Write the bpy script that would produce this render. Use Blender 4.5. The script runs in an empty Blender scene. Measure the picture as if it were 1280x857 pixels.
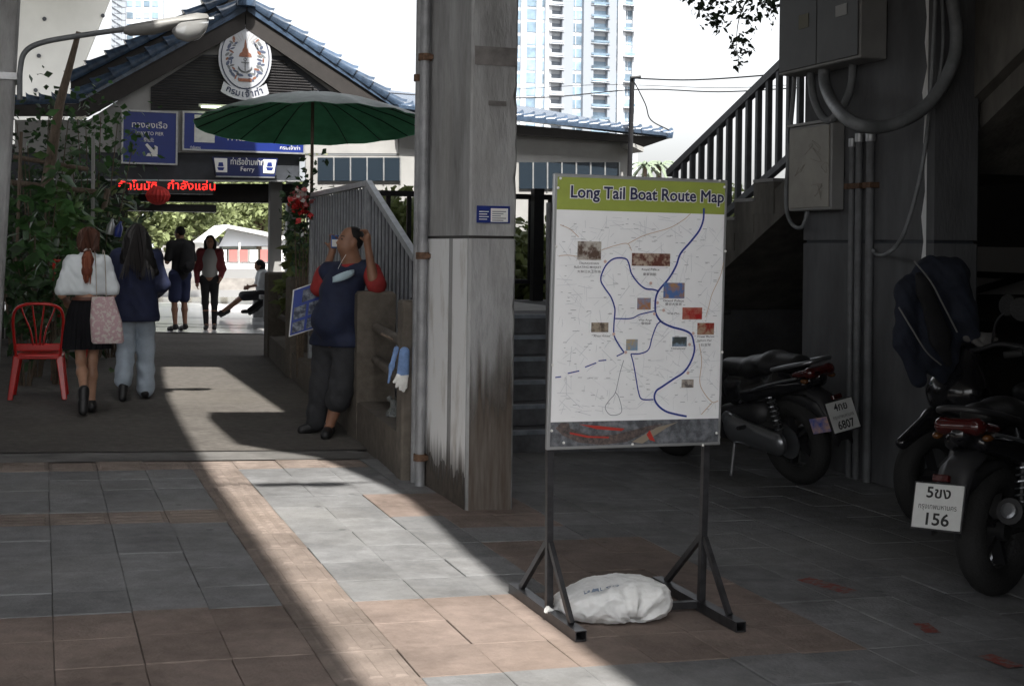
import bpy, bmesh, math, random
import numpy as np
from mathutils import Vector, Matrix

# ------------------------------------------------------------------ camera, sky, sun, exposure
scene = bpy.context.scene
R = math.radians
W0, H0 = 1280.0, 857.0
FPX, HORIZON, ROLL, YAW, EYE, FALL = 1700.0, 310.0, R(.72), R(19.1), 1.5, -.0274

cam_data = bpy.data.cameras.new('camera')
cam = bpy.data.objects.new('camera', cam_data)
scene.collection.objects.link(cam)
cam_data.sensor_width = 36.0
cam_data.lens = 36.0 * FPX / W0
cam_data.shift_y = (HORIZON - H0 / 2) / W0
cam_data.clip_start = .05
cam_data.clip_end = 3000
cam.matrix_world = (Matrix.Translation((0, 0, EYE)) @ Matrix.Rotation(-YAW, 4, 'Z') @ Matrix.Rotation(math.pi / 2, 4, 'X')
                    @ Matrix.Rotation(ROLL, 4, 'Z'))
scene.camera = cam

TO_SUN = Vector((-.10, -.70, 1)).normalized()
world = bpy.data.worlds.new('World')
scene.world = world
world.use_nodes = True
wn = world.node_tree
wn.nodes.clear()
sky = wn.nodes.new('ShaderNodeTexSky')
sky.sky_type = 'NISHITA'
sky.sun_disc = False
sky.sun_elevation = math.asin(TO_SUN.z)
sky.sun_rotation = math.atan2(TO_SUN.x, TO_SUN.y)
sky.air_density = 1.0
sky.dust_density = 4.0
sky.ozone_density = 1.0
hs = wn.nodes.new('ShaderNodeHueSaturation')
hs.inputs['Saturation'].default_value = .16
bg = wn.nodes.new('ShaderNodeBackground')
bg.inputs['Strength'].default_value = .15
wo = wn.nodes.new('ShaderNodeOutputWorld')
wn.links.new(sky.outputs[0], hs.inputs['Color'])
wn.links.new(hs.outputs[0], bg.inputs['Color'])
wn.links.new(bg.outputs[0], wo.inputs['Surface'])

sun_data = bpy.data.lights.new('sun', 'SUN')
sun_data.energy = 4.0
sun_data.angle = R(.53)
sun_data.color = (1, .955, .88)
sun = bpy.data.objects.new('sun', sun_data)
scene.collection.objects.link(sun)
sun.rotation_euler = TO_SUN.to_track_quat('Z', 'Y').to_euler()
sun.location = (0, 0, 40)

scene.render.engine = 'CYCLES'
scene.cycles.use_denoising = True
scene.cycles.max_bounces = 8
scene.cycles.diffuse_bounces = 4
scene.cycles.sample_clamp_indirect = 6.0
scene.cycles.caustics_reflective = False
scene.cycles.caustics_refractive = False
scene.view_settings.view_transform = 'Standard'
scene.view_settings.look = 'None'
scene.view_settings.exposure = 1.2
scene.view_settings.gamma = 1.0
scene.render.resolution_x, scene.render.resolution_y = 1024, 685

random.seed(7)
rng = np.random.default_rng(11)
C = scene.collection

# ------------------------------------------------------------------ photograph pixel -> place helpers (used to measure positions)
def ray(px, py):
    x0, y0 = px - 640, py - 428.5
    c, s = math.cos(ROLL), math.sin(ROLL)
    x, y = x0 * c + y0 * s, -x0 * s + y0 * c
    y -= HORIZON - 428.5
    xc, zc = x / FPX, -y / FPX
    c, s = math.cos(YAW), math.sin(YAW)
    return Vector((xc * c + s, -xc * s + c, zc))
def G(px, py, dz=0.0):
    d = ray(px, py)
    t = (dz - EYE) / (d.z - FALL * d.x)
    return Vector((0, 0, EYE)) + d * t
def aty(px, py, Y):
    d = ray(px, py)
    return Vector((0, 0, EYE)) + d * (Y / d.y)
def atx(px, py, X):
    d = ray(px, py)
    return Vector((0, 0, EYE)) + d * (X / d.x)
def gz(x, y=0):
    return FALL * x

# ------------------------------------------------------------------ materials
MATS = {}
def mat(name, col, rough=.6, metal=0.0, var=.0, scale=8.0, bump=.0, bscale=None, spec=.5, col2=None, alpha=None,
        emit=None, estr=0.0, rand=0.0, detail=4.0, coat=0.0, trans=0.0, thresh=None, stretch=None, wpos=False, dirt=0.0, dscale=1.3, gum=0.0, leaf=0.0):
    if name in MATS:
        return MATS[name]
    m = bpy.data.materials.new(name)
    m.use_nodes = True
    nt = m.node_tree
    b = nt.nodes['Principled BSDF']
    col = tuple(col) + (1,)
    b.inputs['Base Color'].default_value = col
    b.inputs['Roughness'].default_value = rough
    b.inputs['Metallic'].default_value = metal
    b.inputs['Specular IOR Level'].default_value = spec
    if coat: b.inputs['Coat Weight'].default_value = coat
    if trans: b.inputs['Transmission Weight'].default_value = trans
    if alpha is not None: b.inputs['Alpha'].default_value = alpha
    if emit:
        b.inputs['Emission Color'].default_value = tuple(emit) + (1,)
        b.inputs['Emission Strength'].default_value = estr
    tc = None
    def coord():
        nonlocal tc
        if tc is None:
            if wpos: tc = nt.nodes.new('ShaderNodeNewGeometry').outputs['Position']
            else: tc = nt.nodes.new('ShaderNodeTexCoord').outputs['Object']
            if stretch:
                mp = nt.nodes.new('ShaderNodeMapping')
                mp.inputs['Scale'].default_value = stretch
                nt.links.new(tc, mp.inputs['Vector'])
                tc = mp.outputs[0]
        return tc
    src = None
    if var or col2:
        n = nt.nodes.new('ShaderNodeTexNoise')
        n.inputs['Scale'].default_value = scale
        n.inputs['Detail'].default_value = detail
        n.inputs['Roughness'].default_value = .65
        nt.links.new(coord(), n.inputs['Vector'])
        r = nt.nodes.new('ShaderNodeValToRGB')
        lo, hi = thresh or (.35, .68)
        r.color_ramp.elements[0].position = lo
        r.color_ramp.elements[1].position = hi
        if col2:
            r.color_ramp.elements[0].color = col
            r.color_ramp.elements[1].color = tuple(col2) + (1,)
        else:
            r.color_ramp.elements[0].color = tuple(max(0, c * (1 - var)) for c in col[:3]) + (1,)
            r.color_ramp.elements[1].color = tuple(min(1, c * (1 + var)) for c in col[:3]) + (1,)
        nt.links.new(n.outputs['Fac'], r.inputs['Fac'])
        src = r.outputs[0]
    if rand:
        oi = nt.nodes.new('ShaderNodeObjectInfo')
        mr = nt.nodes.new('ShaderNodeMapRange')
        mr.inputs['To Min'].default_value = 1 - rand
        mr.inputs['To Max'].default_value = 1 + rand
        nt.links.new(oi.outputs['Random'], mr.inputs['Value'])
        mx = nt.nodes.new('ShaderNodeVectorMath')
        mx.operation = 'SCALE'
        if src is not None: nt.links.new(src, mx.inputs[0])
        else: mx.inputs[0].default_value = col[:3]
        nt.links.new(mr.outputs[0], mx.inputs['Scale'])
        src = mx.outputs[0]
    def layer(fac, colr):
        nonlocal src
        mx = nt.nodes.new('ShaderNodeMix'); mx.data_type = 'RGBA'
        if src is not None: nt.links.new(src, mx.inputs[6])
        else: mx.inputs[6].default_value = col
        mx.inputs[7].default_value = colr
        nt.links.new(fac, mx.inputs[0]); src = mx.outputs[2]
    if dirt:
        n = nt.nodes.new('ShaderNodeTexNoise'); n.inputs['Scale'].default_value = dscale; n.inputs['Detail'].default_value = 9; n.inputs['Roughness'].default_value = .72
        nt.links.new(coord(), n.inputs['Vector'])
        r = nt.nodes.new('ShaderNodeMapRange'); r.inputs['From Min'].default_value = .46; r.inputs['From Max'].default_value = .74; r.inputs['To Max'].default_value = dirt
        nt.links.new(n.outputs['Fac'], r.inputs['Value']); layer(r.outputs[0], (col[0] * .36, col[1] * .35, col[2] * .34, 1))
        n = nt.nodes.new('ShaderNodeTexNoise'); n.inputs['Scale'].default_value = dscale * .45; n.inputs['Detail'].default_value = 6
        nt.links.new(coord(), n.inputs['Vector'])
        r = nt.nodes.new('ShaderNodeMapRange'); r.inputs['From Min'].default_value = .5; r.inputs['From Max'].default_value = .72; r.inputs['To Max'].default_value = dirt * .7
        nt.links.new(n.outputs['Fac'], r.inputs['Value']); layer(r.outputs[0], (col[0] * 1.25, col[1] * 1.22, col[2] * 1.15, 1))
    if gum:
        vo = nt.nodes.new('ShaderNodeTexVoronoi'); vo.inputs['Scale'].default_value = 3.2
        nt.links.new(coord(), vo.inputs['Vector'])
        r = nt.nodes.new('ShaderNodeMapRange'); r.inputs['From Min'].default_value = .085; r.inputs['From Max'].default_value = .05; r.inputs['To Max'].default_value = gum
        nt.links.new(vo.outputs['Distance'], r.inputs['Value']); layer(r.outputs[0], (col[0] * .4, col[1] * .4, col[2] * .4, 1))
    if src is not None:
        nt.links.new(src, b.inputs['Base Color'])
    if leaf:
        tr = nt.nodes.new('ShaderNodeBsdfTranslucent'); ms = nt.nodes.new('ShaderNodeMixShader'); ms.inputs[0].default_value = leaf
        if src is not None: nt.links.new(src, tr.inputs['Color'])
        else: tr.inputs['Color'].default_value = col
        out = nt.nodes['Material Output']
        nt.links.new(b.outputs[0], ms.inputs[1]); nt.links.new(tr.outputs[0], ms.inputs[2]); nt.links.new(ms.outputs[0], out.inputs['Surface'])
    if bump:
        n2 = nt.nodes.new('ShaderNodeTexNoise')
        n2.inputs['Scale'].default_value = bscale or scale * 6
        n2.inputs['Detail'].default_value = 5
        nt.links.new(coord(), n2.inputs['Vector'])
        bp = nt.nodes.new('ShaderNodeBump')
        bp.inputs['Strength'].default_value = bump
        bp.inputs['Distance'].default_value = .02
        nt.links.new(n2.outputs['Fac'], bp.inputs['Height'])
        nt.links.new(bp.outputs[0], b.inputs['Normal'])
    MATS[name] = m
    return m

# ------------------------------------------------------------------ mesh builder
class MB:
    def __init__(s):
        s.v, s.f, s.m = [], [], []
    def add(s, vs, fs, m=0):
        o = len(s.v)
        s.v.extend([tuple(p) for p in vs])
        s.f.extend([tuple(i + o for i in q) for q in fs])
        s.m.extend([m] * len(fs))
        return s
    def box(s, x0, x1, y0, y1, z0, z1, m=0):
        return s.add([(x0, y0, z0), (x1, y0, z0), (x1, y1, z0), (x0, y1, z0), (x0, y0, z1), (x1, y0, z1), (x1, y1, z1), (x0, y1, z1)],
                     [(0, 3, 2, 1), (4, 5, 6, 7), (0, 1, 5, 4), (1, 2, 6, 5), (2, 3, 7, 6), (3, 0, 4, 7)], m)
    def obox(s, c, a, b, d, m=0):
        c, a, b, d = Vector(c), Vector(a), Vector(b), Vector(d)
        vs = [c + a * i + b * j + d * k for k in (-1, 1) for (i, j) in ((-1, -1), (1, -1), (1, 1), (-1, 1))]
        return s.add(vs, [(0, 3, 2, 1), (4, 5, 6, 7), (0, 1, 5, 4), (1, 2, 6, 5), (2, 3, 7, 6), (3, 0, 4, 7)], m)
    def bar(s, p, q, w, h=None, up=(0, 0, 1), m=0):
        p, q = Vector(p), Vector(q)
        h = w if h is None else h
        d = q - p
        up = Vector(up)
        sd = d.cross(up)
        if sd.length < 1e-6: sd = d.cross(Vector((0, 1, 0)))
        sd.normalize()
        u = sd.cross(d).normalized()
        return s.obox((p + q) / 2, sd * w / 2, d / 2, u * h / 2, m)
    def ring(s, n, c, a, b):
        return [c + a * math.cos(2 * math.pi * i / n) + b * math.sin(2 * math.pi * i / n) for i in range(n)]
    def loft(s, rings, caps=True, closed=True, m=0):
        n = len(rings[0])
        vs = [p for r in rings for p in r]
        fs = []
        for k in range(len(rings) - 1):
            for i in range(n if closed else n - 1):
                j = (i + 1) % n
                fs.append((k * n + i, k * n + j, (k + 1) * n + j, (k + 1) * n + i))
        if caps and closed:
            fs.append(tuple(reversed(range(n))))
            fs.append(tuple((len(rings) - 1) * n + i for i in range(n)))
        return s.add(vs, fs, m)
    def tube(s, pts, r, n=8, caps=True, m=0, flat=1.0):
        pts = [Vector(p) for p in pts]
        rs = r if isinstance(r, (list, tuple)) else [r] * len(pts)
        ts = []
        for i in range(len(pts)):
            a = pts[max(0, i - 1)]
            b = pts[min(len(pts) - 1, i + 1)]
            ts.append((b - a).normalized())
        ref = Vector((0, 0, 1)) if abs(ts[0].z) < .9 else Vector((1, 0, 0))
        u = ts[0].cross(ref).normalized()
        rings = []
        for p, t, rr in zip(pts, ts, rs):
            u = (u - t * u.dot(t)).normalized()
            w = t.cross(u)
            rings.append([p + u * rr * math.cos(2 * math.pi * i / n) + w * rr * flat * math.sin(2 * math.pi * i / n) for i in range(n)])
        return s.loft(rings, caps, True, m)
    def lathe(s, prof, n=16, c=(0, 0, 0), ax=(0, 0, 1), ref=(1, 0, 0), m=0, caps=True, lobes=None):
        c, ax = Vector(c), Vector(ax).normalized()
        u = Vector(ref)
        u = (u - ax * u.dot(ax)).normalized()
        w = ax.cross(u)
        rings = []
        for r, z in prof:
            rings.append([c + ax * z + (u * math.cos(2 * math.pi * i / n) + w * math.sin(2 * math.pi * i / n)) *
                          (r * (1 + (lobes[1] * math.cos(lobes[0] * 2 * math.pi * i / n) if lobes else 0))) for i in range(n)])
        return s.loft(rings, caps, True, m)
    def prism(s, poly, ext, m=0):
        ext = Vector(ext)
        poly = [Vector(p) for p in poly]
        n = len(poly)
        vs = poly + [p + ext for p in poly]
        fs = [tuple(reversed(range(n))), tuple(range(n, 2 * n))] + [(i, (i + 1) % n, n + (i + 1) % n, n + i) for i in range(n)]
        return s.add(vs, fs, m)
    def torus(s, c, ax, R_, r, n=24, k=8, m=0, ref=(0, 0, 1), sq=1.0):
        c, ax = Vector(c), Vector(ax).normalized()
        u = Vector(ref)
        u = (u - ax * u.dot(ax)).normalized()
        w = ax.cross(u)
        vs, fs = [], []
        for i in range(n):
            a = 2 * math.pi * i / n
            d = u * math.cos(a) + w * math.sin(a)
            for j in range(k):
                b = 2 * math.pi * j / k
                vs.append(c + d * (R_ + r * math.cos(b)) + ax * r * sq * math.sin(b))
        for i in range(n):
            for j in range(k):
                fs.append((i * k + j, ((i + 1) % n) * k + j, ((i + 1) % n) * k + (j + 1) % k, i * k + (j + 1) % k))
        return s.add(vs, fs, m)
    def sheet(s, P, m=0):            # P[i][j] grid of points
        a, b = len(P), len(P[0])
        vs = [p for r in P for p in r]
        fs = [(i * b + j, i * b + j + 1, (i + 1) * b + j + 1, (i + 1) * b + j) for i in range(a - 1) for j in range(b - 1)]
        return s.add(vs, fs, m)
    def build(s, name, ms, parent=None, smooth=None, bevel=0, world=False, fix=True, sub=0, solid=0):
        me = bpy.data.meshes.new(name)
        me.from_pydata([tuple(v) for v in s.v], [], s.f)
        if not isinstance(ms, (list, tuple)): ms = [ms]
        for m in ms: me.materials.append(m)
        if len(ms) > 1: me.polygons.foreach_set('material_index', s.m)
        if fix:
            bm = bmesh.new(); bm.from_mesh(me)
            bmesh.ops.recalc_face_normals(bm, faces=bm.faces)
            bm.to_mesh(me); bm.free()
        if smooth:
            me.polygons.foreach_set('use_smooth', [True] * len(me.polygons))
            me.set_sharp_from_angle(angle=R(smooth))
        o = bpy.data.objects.new(name, me)
        C.objects.link(o)
        if parent is not None: setpar(o, parent, world)
        if solid:
            md = o.modifiers.new('solidify', 'SOLIDIFY'); md.thickness = solid; md.offset = 0
        if bevel:
            md = o.modifiers.new('bevel', 'BEVEL'); md.width = bevel; md.segments = 1; md.limit_method = 'ANGLE'
        if sub:
            md = o.modifiers.new('subsurf', 'SUBSURF'); md.levels = sub; md.render_levels = sub
        return o

def setpar(o, parent, world=False):
    o.parent = parent
    if world:
        M = Matrix.Identity(4)
        p = parent
        while p is not None:
            M = p.matrix_parent_inverse @ p.matrix_basis @ M if p.parent else p.matrix_basis @ M
            p = p.parent
        o.matrix_parent_inverse = M.inverted()
def tag(o, label=None, cat=None, group=None, kind=None):
    if label: o['label'] = label
    if cat: o['category'] = cat
    if group: o['group'] = group
    if kind: o['kind'] = kind
    return o
def thing(name, label, cat, loc=(0, 0, 0), rz=0.0, group=None):
    o = bpy.data.objects.new(name, None)
    o.empty_display_size = .1
    C.objects.link(o)
    o.location = loc
    o.rotation_euler = (0, 0, rz)
    return tag(o, label, cat, group)
def copy_tree(o, parent=None):
    c = o.copy()
    C.objects.link(c)
    if parent is not None: c.parent = parent
    for ch in list(o.children): copy_tree(ch, c)
    return c

_font_cache = {}
def text_poly(body, size=1.0, align='CENTER', bold=0.0):
    key = (body, align, bold)
    if key not in _font_cache:
        cu = bpy.data.curves.new('lettering', 'FONT')
        cu.body = body
        cu.align_x = align
        cu.resolution_u = 3
        cu.offset = bold
        ob = bpy.data.objects.new('lettering', cu)
        C.objects.link(ob)
        dg = bpy.context.evaluated_depsgraph_get()
        me = bpy.data.meshes.new_from_object(ob.evaluated_get(dg))
        vs = [tuple(v.co) for v in me.vertices]
        fs = [tuple(p.vertices) for p in me.polygons]
        bpy.data.objects.remove(ob)
        bpy.data.curves.remove(cu)
        bpy.data.meshes.remove(me)
        _font_cache[key] = (vs, fs)
    vs, fs = _font_cache[key]
    return [(x * size, y * size) for x, y, z in vs], fs
def text_stroke(body, size, stroke):
    cu = bpy.data.curves.new('lettering', 'FONT')
    cu.body = body; cu.align_x = 'CENTER'; cu.resolution_u = 3; cu.fill_mode = 'NONE'; cu.bevel_depth = stroke; cu.bevel_resolution = 0
    ob = bpy.data.objects.new('lettering', cu); C.objects.link(ob)
    me = bpy.data.meshes.new_from_object(ob.evaluated_get(bpy.context.evaluated_depsgraph_get()))
    vs = [(v.co.x * size, v.co.y * size, v.co.z * size * .04) for v in me.vertices]; fs = [tuple(p.vertices) for p in me.polygons]
    bpy.data.objects.remove(ob); bpy.data.curves.remove(cu); bpy.data.meshes.remove(me)
    return vs, fs
def put_text(mb, body, O, X, Y, size, align='CENTER', width=None, m=0, bold=0.0, squash=1.0):
    vs, fs = text_poly(body, size, align, bold)
    if not vs: return mb
    O, X, Y = Vector(O), Vector(X), Vector(Y)
    k = squash
    if width:
        xs = [p[0] for p in vs]
        k = width / max(1e-6, max(xs) - min(xs))
    mb.add([O + X * (p[0] * k) + Y * p[1] for p in vs], fs, m)
    return mb

# ------------------------------------------------------------------ smooth solids from rounded cones (figures, bags, bodywork)
def sdf_mesh(prims, res, k=.03, cuts=(), pad=.06, noise=0.0, nscale=14.0, keep=None):
    lo = np.full(3, 1e9); hi = np.full(3, -1e9)
    for p in prims:
        if p[0] == 'e':
            c = np.array(p[1]); r = max(p[2])
            lo = np.minimum(lo, c - r); hi = np.maximum(hi, c + r)
        else:
            for c, r in ((p[1], p[3]), (p[2], p[4])):
                c = np.array(c); lo = np.minimum(lo, c - r); hi = np.maximum(hi, c + r)
    lo -= pad; hi += pad
    n = np.ceil((hi - lo) / res).astype(int) + 1
    ax = [lo[i] + res * np.arange(n[i]) for i in range(3)]
    F = np.full(n, .2, dtype=np.float32)
    def smin(a, b, k):
        h = np.clip(.5 + .5 * (b - a) / k, 0, 1)
        return b * (1 - h) + a * h - k * h * (1 - h)
    for p in prims:
        kk = p[-1] if isinstance(p[-1], dict) else {}
        kp = kk.get('k', k)
        sub = kk.get('sub', False)
        if p[0] == 'e':
            c = np.array(p[1], float); rr = np.array(p[2], float); mr = max(rr)
            b0, b1 = c - mr, c + mr
        else:
            a_, b_ = np.array(p[1], float), np.array(p[2], float)
            b0 = np.minimum(a_ - p[3], b_ - p[4]); b1 = np.maximum(a_ + p[3], b_ + p[4])
        mg = kp + 3 * res + .01
        i0 = np.maximum(0, np.floor((b0 - mg - lo) / res).astype(int)); i1 = np.minimum(n, np.ceil((b1 + mg - lo) / res).astype(int) + 1)
        X = ax[0][i0[0]:i1[0]][:, None, None]; Y = ax[1][i0[1]:i1[1]][None, :, None]; Z = ax[2][i0[2]:i1[2]][None, None, :]
        if p[0] == 'e':
            dx, dy, dz = X - c[0], Y - c[1], Z - c[2]
            Rm = kk.get('rot')
            if Rm is not None:
                Rm = np.array(Rm.to_3x3().transposed())
                dx, dy, dz = (Rm[0, 0] * dx + Rm[0, 1] * dy + Rm[0, 2] * dz, Rm[1, 0] * dx + Rm[1, 1] * dy + Rm[1, 2] * dz, Rm[2, 0] * dx + Rm[2, 1] * dy + Rm[2, 2] * dz)
            q = np.sqrt((dx / rr[0]) ** 2 + (dy / rr[1]) ** 2 + (dz / rr[2]) ** 2)
            q2 = np.sqrt((dx / rr[0] ** 2) ** 2 + (dy / rr[1] ** 2) ** 2 + (dz / rr[2] ** 2) ** 2) + 1e-9
            D = q * (q - 1) / q2
        else:
            d = b_ - a_; L2 = d @ d + 1e-12
            sy = kk.get('sy', 1.0)      # flatten front-to-back
            t = np.clip(((X - a_[0]) * d[0] + (Y - a_[1]) * d[1] + (Z - a_[2]) * d[2]) / L2, 0, 1)
            D = np.sqrt((X - a_[0] - t * d[0]) ** 2 + ((Y - a_[1] - t * d[1]) / sy) ** 2 + (Z - a_[2] - t * d[2]) ** 2) - (p[3] + t * (p[4] - p[3]))
        sl = (slice(i0[0], i1[0]), slice(i0[1], i1[1]), slice(i0[2], i1[2]))
        if sub: F[sl] = np.maximum(F[sl], -D)
        else: F[sl] = smin(F[sl], D, kp)
    if noise:
        X = ax[0][:, None, None]; Y = ax[1][None, :, None]; Z = ax[2][None, None, :]
        F = F + noise * (np.sin(nscale * (X * 1.1 + .7 * Z) + 2 * np.sin(nscale * .6 * Y)) * np.sin(nscale * (.9 * Y - .55 * Z) + 1.7 * np.sin(nscale * .5 * X + 1)) +
                         .5 * np.sin(nscale * 2.3 * (Z * .8 + X * .5) + 2 * np.sin(nscale * X)))
    for P0, N0 in cuts:
        N0 = np.array(N0, float); N0 /= np.linalg.norm(N0)
        D = (ax[0][:, None, None] - P0[0]) * N0[0] + (ax[1][None, :, None] - P0[1]) * N0[1] + (ax[2][None, None, :] - P0[2]) * N0[2]
        F = np.maximum(F, D)
    return surface_nets(F, lo, res)

def surface_nets(F, lo, res):
    S = F < 0
    c8 = [(i, j, k) for i in (0, 1) for j in (0, 1) for k in (0, 1)]
    sh = tuple(d - 1 for d in F.shape)
    cnt = np.zeros(sh, np.int8)
    for i, j, k in c8: cnt += S[i:i + sh[0], j:j + sh[1], k:k + sh[2]]
    act = (cnt > 0) & (cnt < 8)
    idx = np.argwhere(act)
    vid = np.full(sh, -1, np.int64); vid[act] = np.arange(len(idx))
    acc = np.zeros((len(idx), 3)); num = np.zeros(len(idx))
    for a in c8:
        for axis in range(3):
            if a[axis]: continue
            b = list(a); b[axis] = 1
            fa = F[idx[:, 0] + a[0], idx[:, 1] + a[1], idx[:, 2] + a[2]]
            fb = F[idx[:, 0] + b[0], idx[:, 1] + b[1], idx[:, 2] + b[2]]
            cr = (fa < 0) != (fb < 0)
            t = np.where(cr, fa / np.where(fa == fb, 1, fa - fb), 0)
            p = np.tile(np.array(a, float), (len(idx), 1)); p[:, axis] += t
            acc[cr] += p[cr]; num[cr] += 1
    V = (idx + acc / num[:, None]) * res + lo
    faces = []
    for axis in range(3):
        s0 = [slice(1, d - 1) for d in F.shape]
        s0[axis] = slice(0, F.shape[axis] - 1)
        s1 = list(s0); s1[axis] = slice(1, F.shape[axis])
        A, B = S[tuple(s0)], S[tuple(s1)]
        e = np.argwhere(A != B)
        if not len(e): continue
        flip = A[tuple(e.T)]
        off = np.array([s.start for s in s0]); e = e + off
        o1, o2 = (axis + 1) % 3, (axis + 2) % 3
        d1 = np.zeros(3, int); d1[o1] = 1
        d2 = np.zeros(3, int); d2[o2] = 1
        q = [vid[tuple((e - x).T)] for x in (d1 * 0, d1, d1 + d2, d2)]
        Q = np.stack(q, 1)
        Q = np.where(flip[:, None], Q, Q[:, ::-1])
        faces.append(Q)
    return V, np.concatenate(faces)
def np_obj(name, V, Fc, ms, parent=None, smooth=True, world=False):
    me = bpy.data.meshes.new(name)
    V = np.asarray(V, np.float32); Fc = np.asarray(Fc, np.int32)
    k = Fc.shape[1]
    me.vertices.add(len(V)); me.vertices.foreach_set('co', V.ravel())
    me.loops.add(Fc.size); me.loops.foreach_set('vertex_index', Fc.ravel())
    me.polygons.add(len(Fc)); me.polygons.foreach_set('loop_start', np.arange(0, Fc.size, k, dtype=np.int32))
    me.polygons.foreach_set('loop_total', np.full(len(Fc), k, np.int32))
    me.update(calc_edges=True)
    me.validate()
    if not isinstance(ms, (list, tuple)): ms = [ms]
    for m in ms: me.materials.append(m)
    if smooth: me.polygons.foreach_set('use_smooth', [True] * len(me.polygons))
    o = bpy.data.objects.new(name, me)
    C.objects.link(o)
    if parent is not None: setpar(o, parent, world)
    return o
def blob(name, prims, res, m, parent=None, k=.03, cuts=(), noise=0.0, nscale=14.0, world=False):
    V, Fc = sdf_mesh(prims, res, k, cuts, noise=noise, nscale=nscale)
    return np_obj(name, V, Fc, m, parent, True, world)
def leaf_cloud(name, pts, size, m, parent=None, jitter=.6, droop=.3, aspect=.5, world=False, up=.3, dirs=None, seed=1):
    r = np.random.default_rng(seed)
    pts = np.asarray(pts, float); n = len(pts)
    L = size * (1 + jitter * (r.random(n) * 2 - 1)); Wd = L * aspect
    d = r.normal(size=(n, 3)) if dirs is None else np.asarray(dirs, float) + r.normal(size=(n, 3)) * .35
    d[:, 2] = d[:, 2] * .6 - droop
    d /= np.linalg.norm(d, axis=1)[:, None]
    nn = r.normal(size=(n, 3)); nn[:, 2] += up * 3
    s = np.cross(d, nn); s /= np.linalg.norm(s, axis=1)[:, None] + 1e-9
    u = np.cross(s, d)
    tip = pts + d * L[:, None] - u * (L * .12)[:, None]
    mid = pts + d * (L * .45)[:, None] + u * (L * .06)[:, None]
    a = mid + s * (Wd / 2)[:, None] - u * (L * .05)[:, None]; b = mid - s * (Wd / 2)[:, None] - u * (L * .05)[:, None]
    V = np.stack([pts, a, tip, b, mid], 1).reshape(-1, 3)
    base = np.arange(n)[:, None] * 5
    F3 = np.concatenate([base + [0, 1, 4], base + [1, 2, 4], base + [2, 3, 4], base + [3, 0, 4]])
    return np_obj(name, V, F3, m, parent, False, world)

def spline(pts, n=8):
    pts = [Vector(p) for p in pts]
    out = []
    P = [pts[0] * 2 - pts[1]] + pts + [pts[-1] * 2 - pts[-2]]
    for i in range(1, len(P) - 2):
        for j in range(n):
            t_ = j / n
            a, b, c, d = P[i - 1], P[i], P[i + 1], P[i + 2]
            out.append(.5 * ((2 * b) + (c - a) * t_ + (2 * a - 5 * b + 4 * c - d) * t_ ** 2 + (3 * b - a - 3 * c + d) * t_ ** 3))
    out.append(pts[-1])
    return out
# ------------------------------------------------------------------ palette
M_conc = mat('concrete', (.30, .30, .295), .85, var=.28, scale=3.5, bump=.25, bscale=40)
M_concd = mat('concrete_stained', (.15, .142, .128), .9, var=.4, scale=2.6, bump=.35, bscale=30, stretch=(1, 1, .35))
M_wash = mat('aggregate_brown', (.125, .108, .09), .9, var=.2, scale=14, bump=.2, bscale=160, dirt=.6, dscale=2.5)
M_white = mat('white_wall', (.34, .34, .335), .7, var=.08, scale=2)
M_blue = mat('sign_blue', (.012, .03, .20), .35, var=.08, scale=3)
M_print = mat('print_white', (.78, .78, .76), .5)
M_black = mat('black_paint', (.012, .012, .014), .35, var=.3, scale=20, bump=.08)
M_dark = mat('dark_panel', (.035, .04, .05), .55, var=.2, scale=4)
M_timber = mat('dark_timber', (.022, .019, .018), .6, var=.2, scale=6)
M_tileb = mat('blue_glaze', (.05, .078, .125), .25, var=.3, scale=9, bump=.05, rand=.25)
M_steel = mat('grey_metal', (.42, .43, .44), .4, metal=.6, var=.15, scale=10)
M_galv = mat('galvanised', (.36, .37, .38), .42, metal=.75, var=.2, scale=14)
M_glass = mat('dark_glass', (.02, .03, .042), .25, spec=.35)
M_red = mat('red_plastic', (.55, .012, .01), .32, var=.1, scale=6, coat=.2)
M_wood = mat('weathered_wood', (.17, .13, .10), .85, var=.3, scale=12, bump=.3, stretch=(6, 6, .6))

# ------------------------------------------------------------------ ground, river, far bank
def sheet_obj(name, xs, ys, zf, m, kind='structure'):
    mb = MB()
    mb.sheet([[(x, y, zf(x, y)) for x in xs] for y in ys])
    return tag(mb.build(name, m, smooth=60), kind=kind)
M_ground = mat('bare_ground', (.16, .15, .14), .95, var=.3, scale=1.2, bump=.3)
def ground_z(x, y):
    base = FALL * max(-14, min(14, x)) - .05
    if 37.4 < y < 72: return -2.2
    return base
sheet_obj('ground', [-1500, -300, -60, -14, -6, -2, 0, 2, 6, 14, 60, 300, 1500], [-200, -20, 0, 10, 20, 30, 37.3, 37.5, 71, 73, 150, 400, 1500], ground_z, M_ground)
M_water = mat('river_water', (.10, .10, .075), .12, bump=.35, bscale=1.6)
sheet_obj('river', [-300, -60, 0, 60, 300], [37.45, 45, 60, 71.8], lambda x, y: -.9, M_water)

# path beyond the tiles: worn dark aggregate slab
M_path = mat('worn_path', (.118, .110, .102), .85, spec=.2, var=.2, scale=14, bump=.35, bscale=120, wpos=True, dirt=.6, dscale=.9)
sheet_obj('path', [-6, -3, 0, 1.5, 3.2, 5.2], [10.25, 14, 19, 24.36], lambda x, y: FALL * x + .004, M_path)
M_strip = mat('path_concrete', (.125, .122, .118), .9, var=.3, scale=2.5, bump=.2, bscale=60)
sheet_obj('path_edge_strip', [-6, -3, 0, 2.3], [9.81, 10.22], lambda x, y: FALL * x + .002, M_strip)

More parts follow.
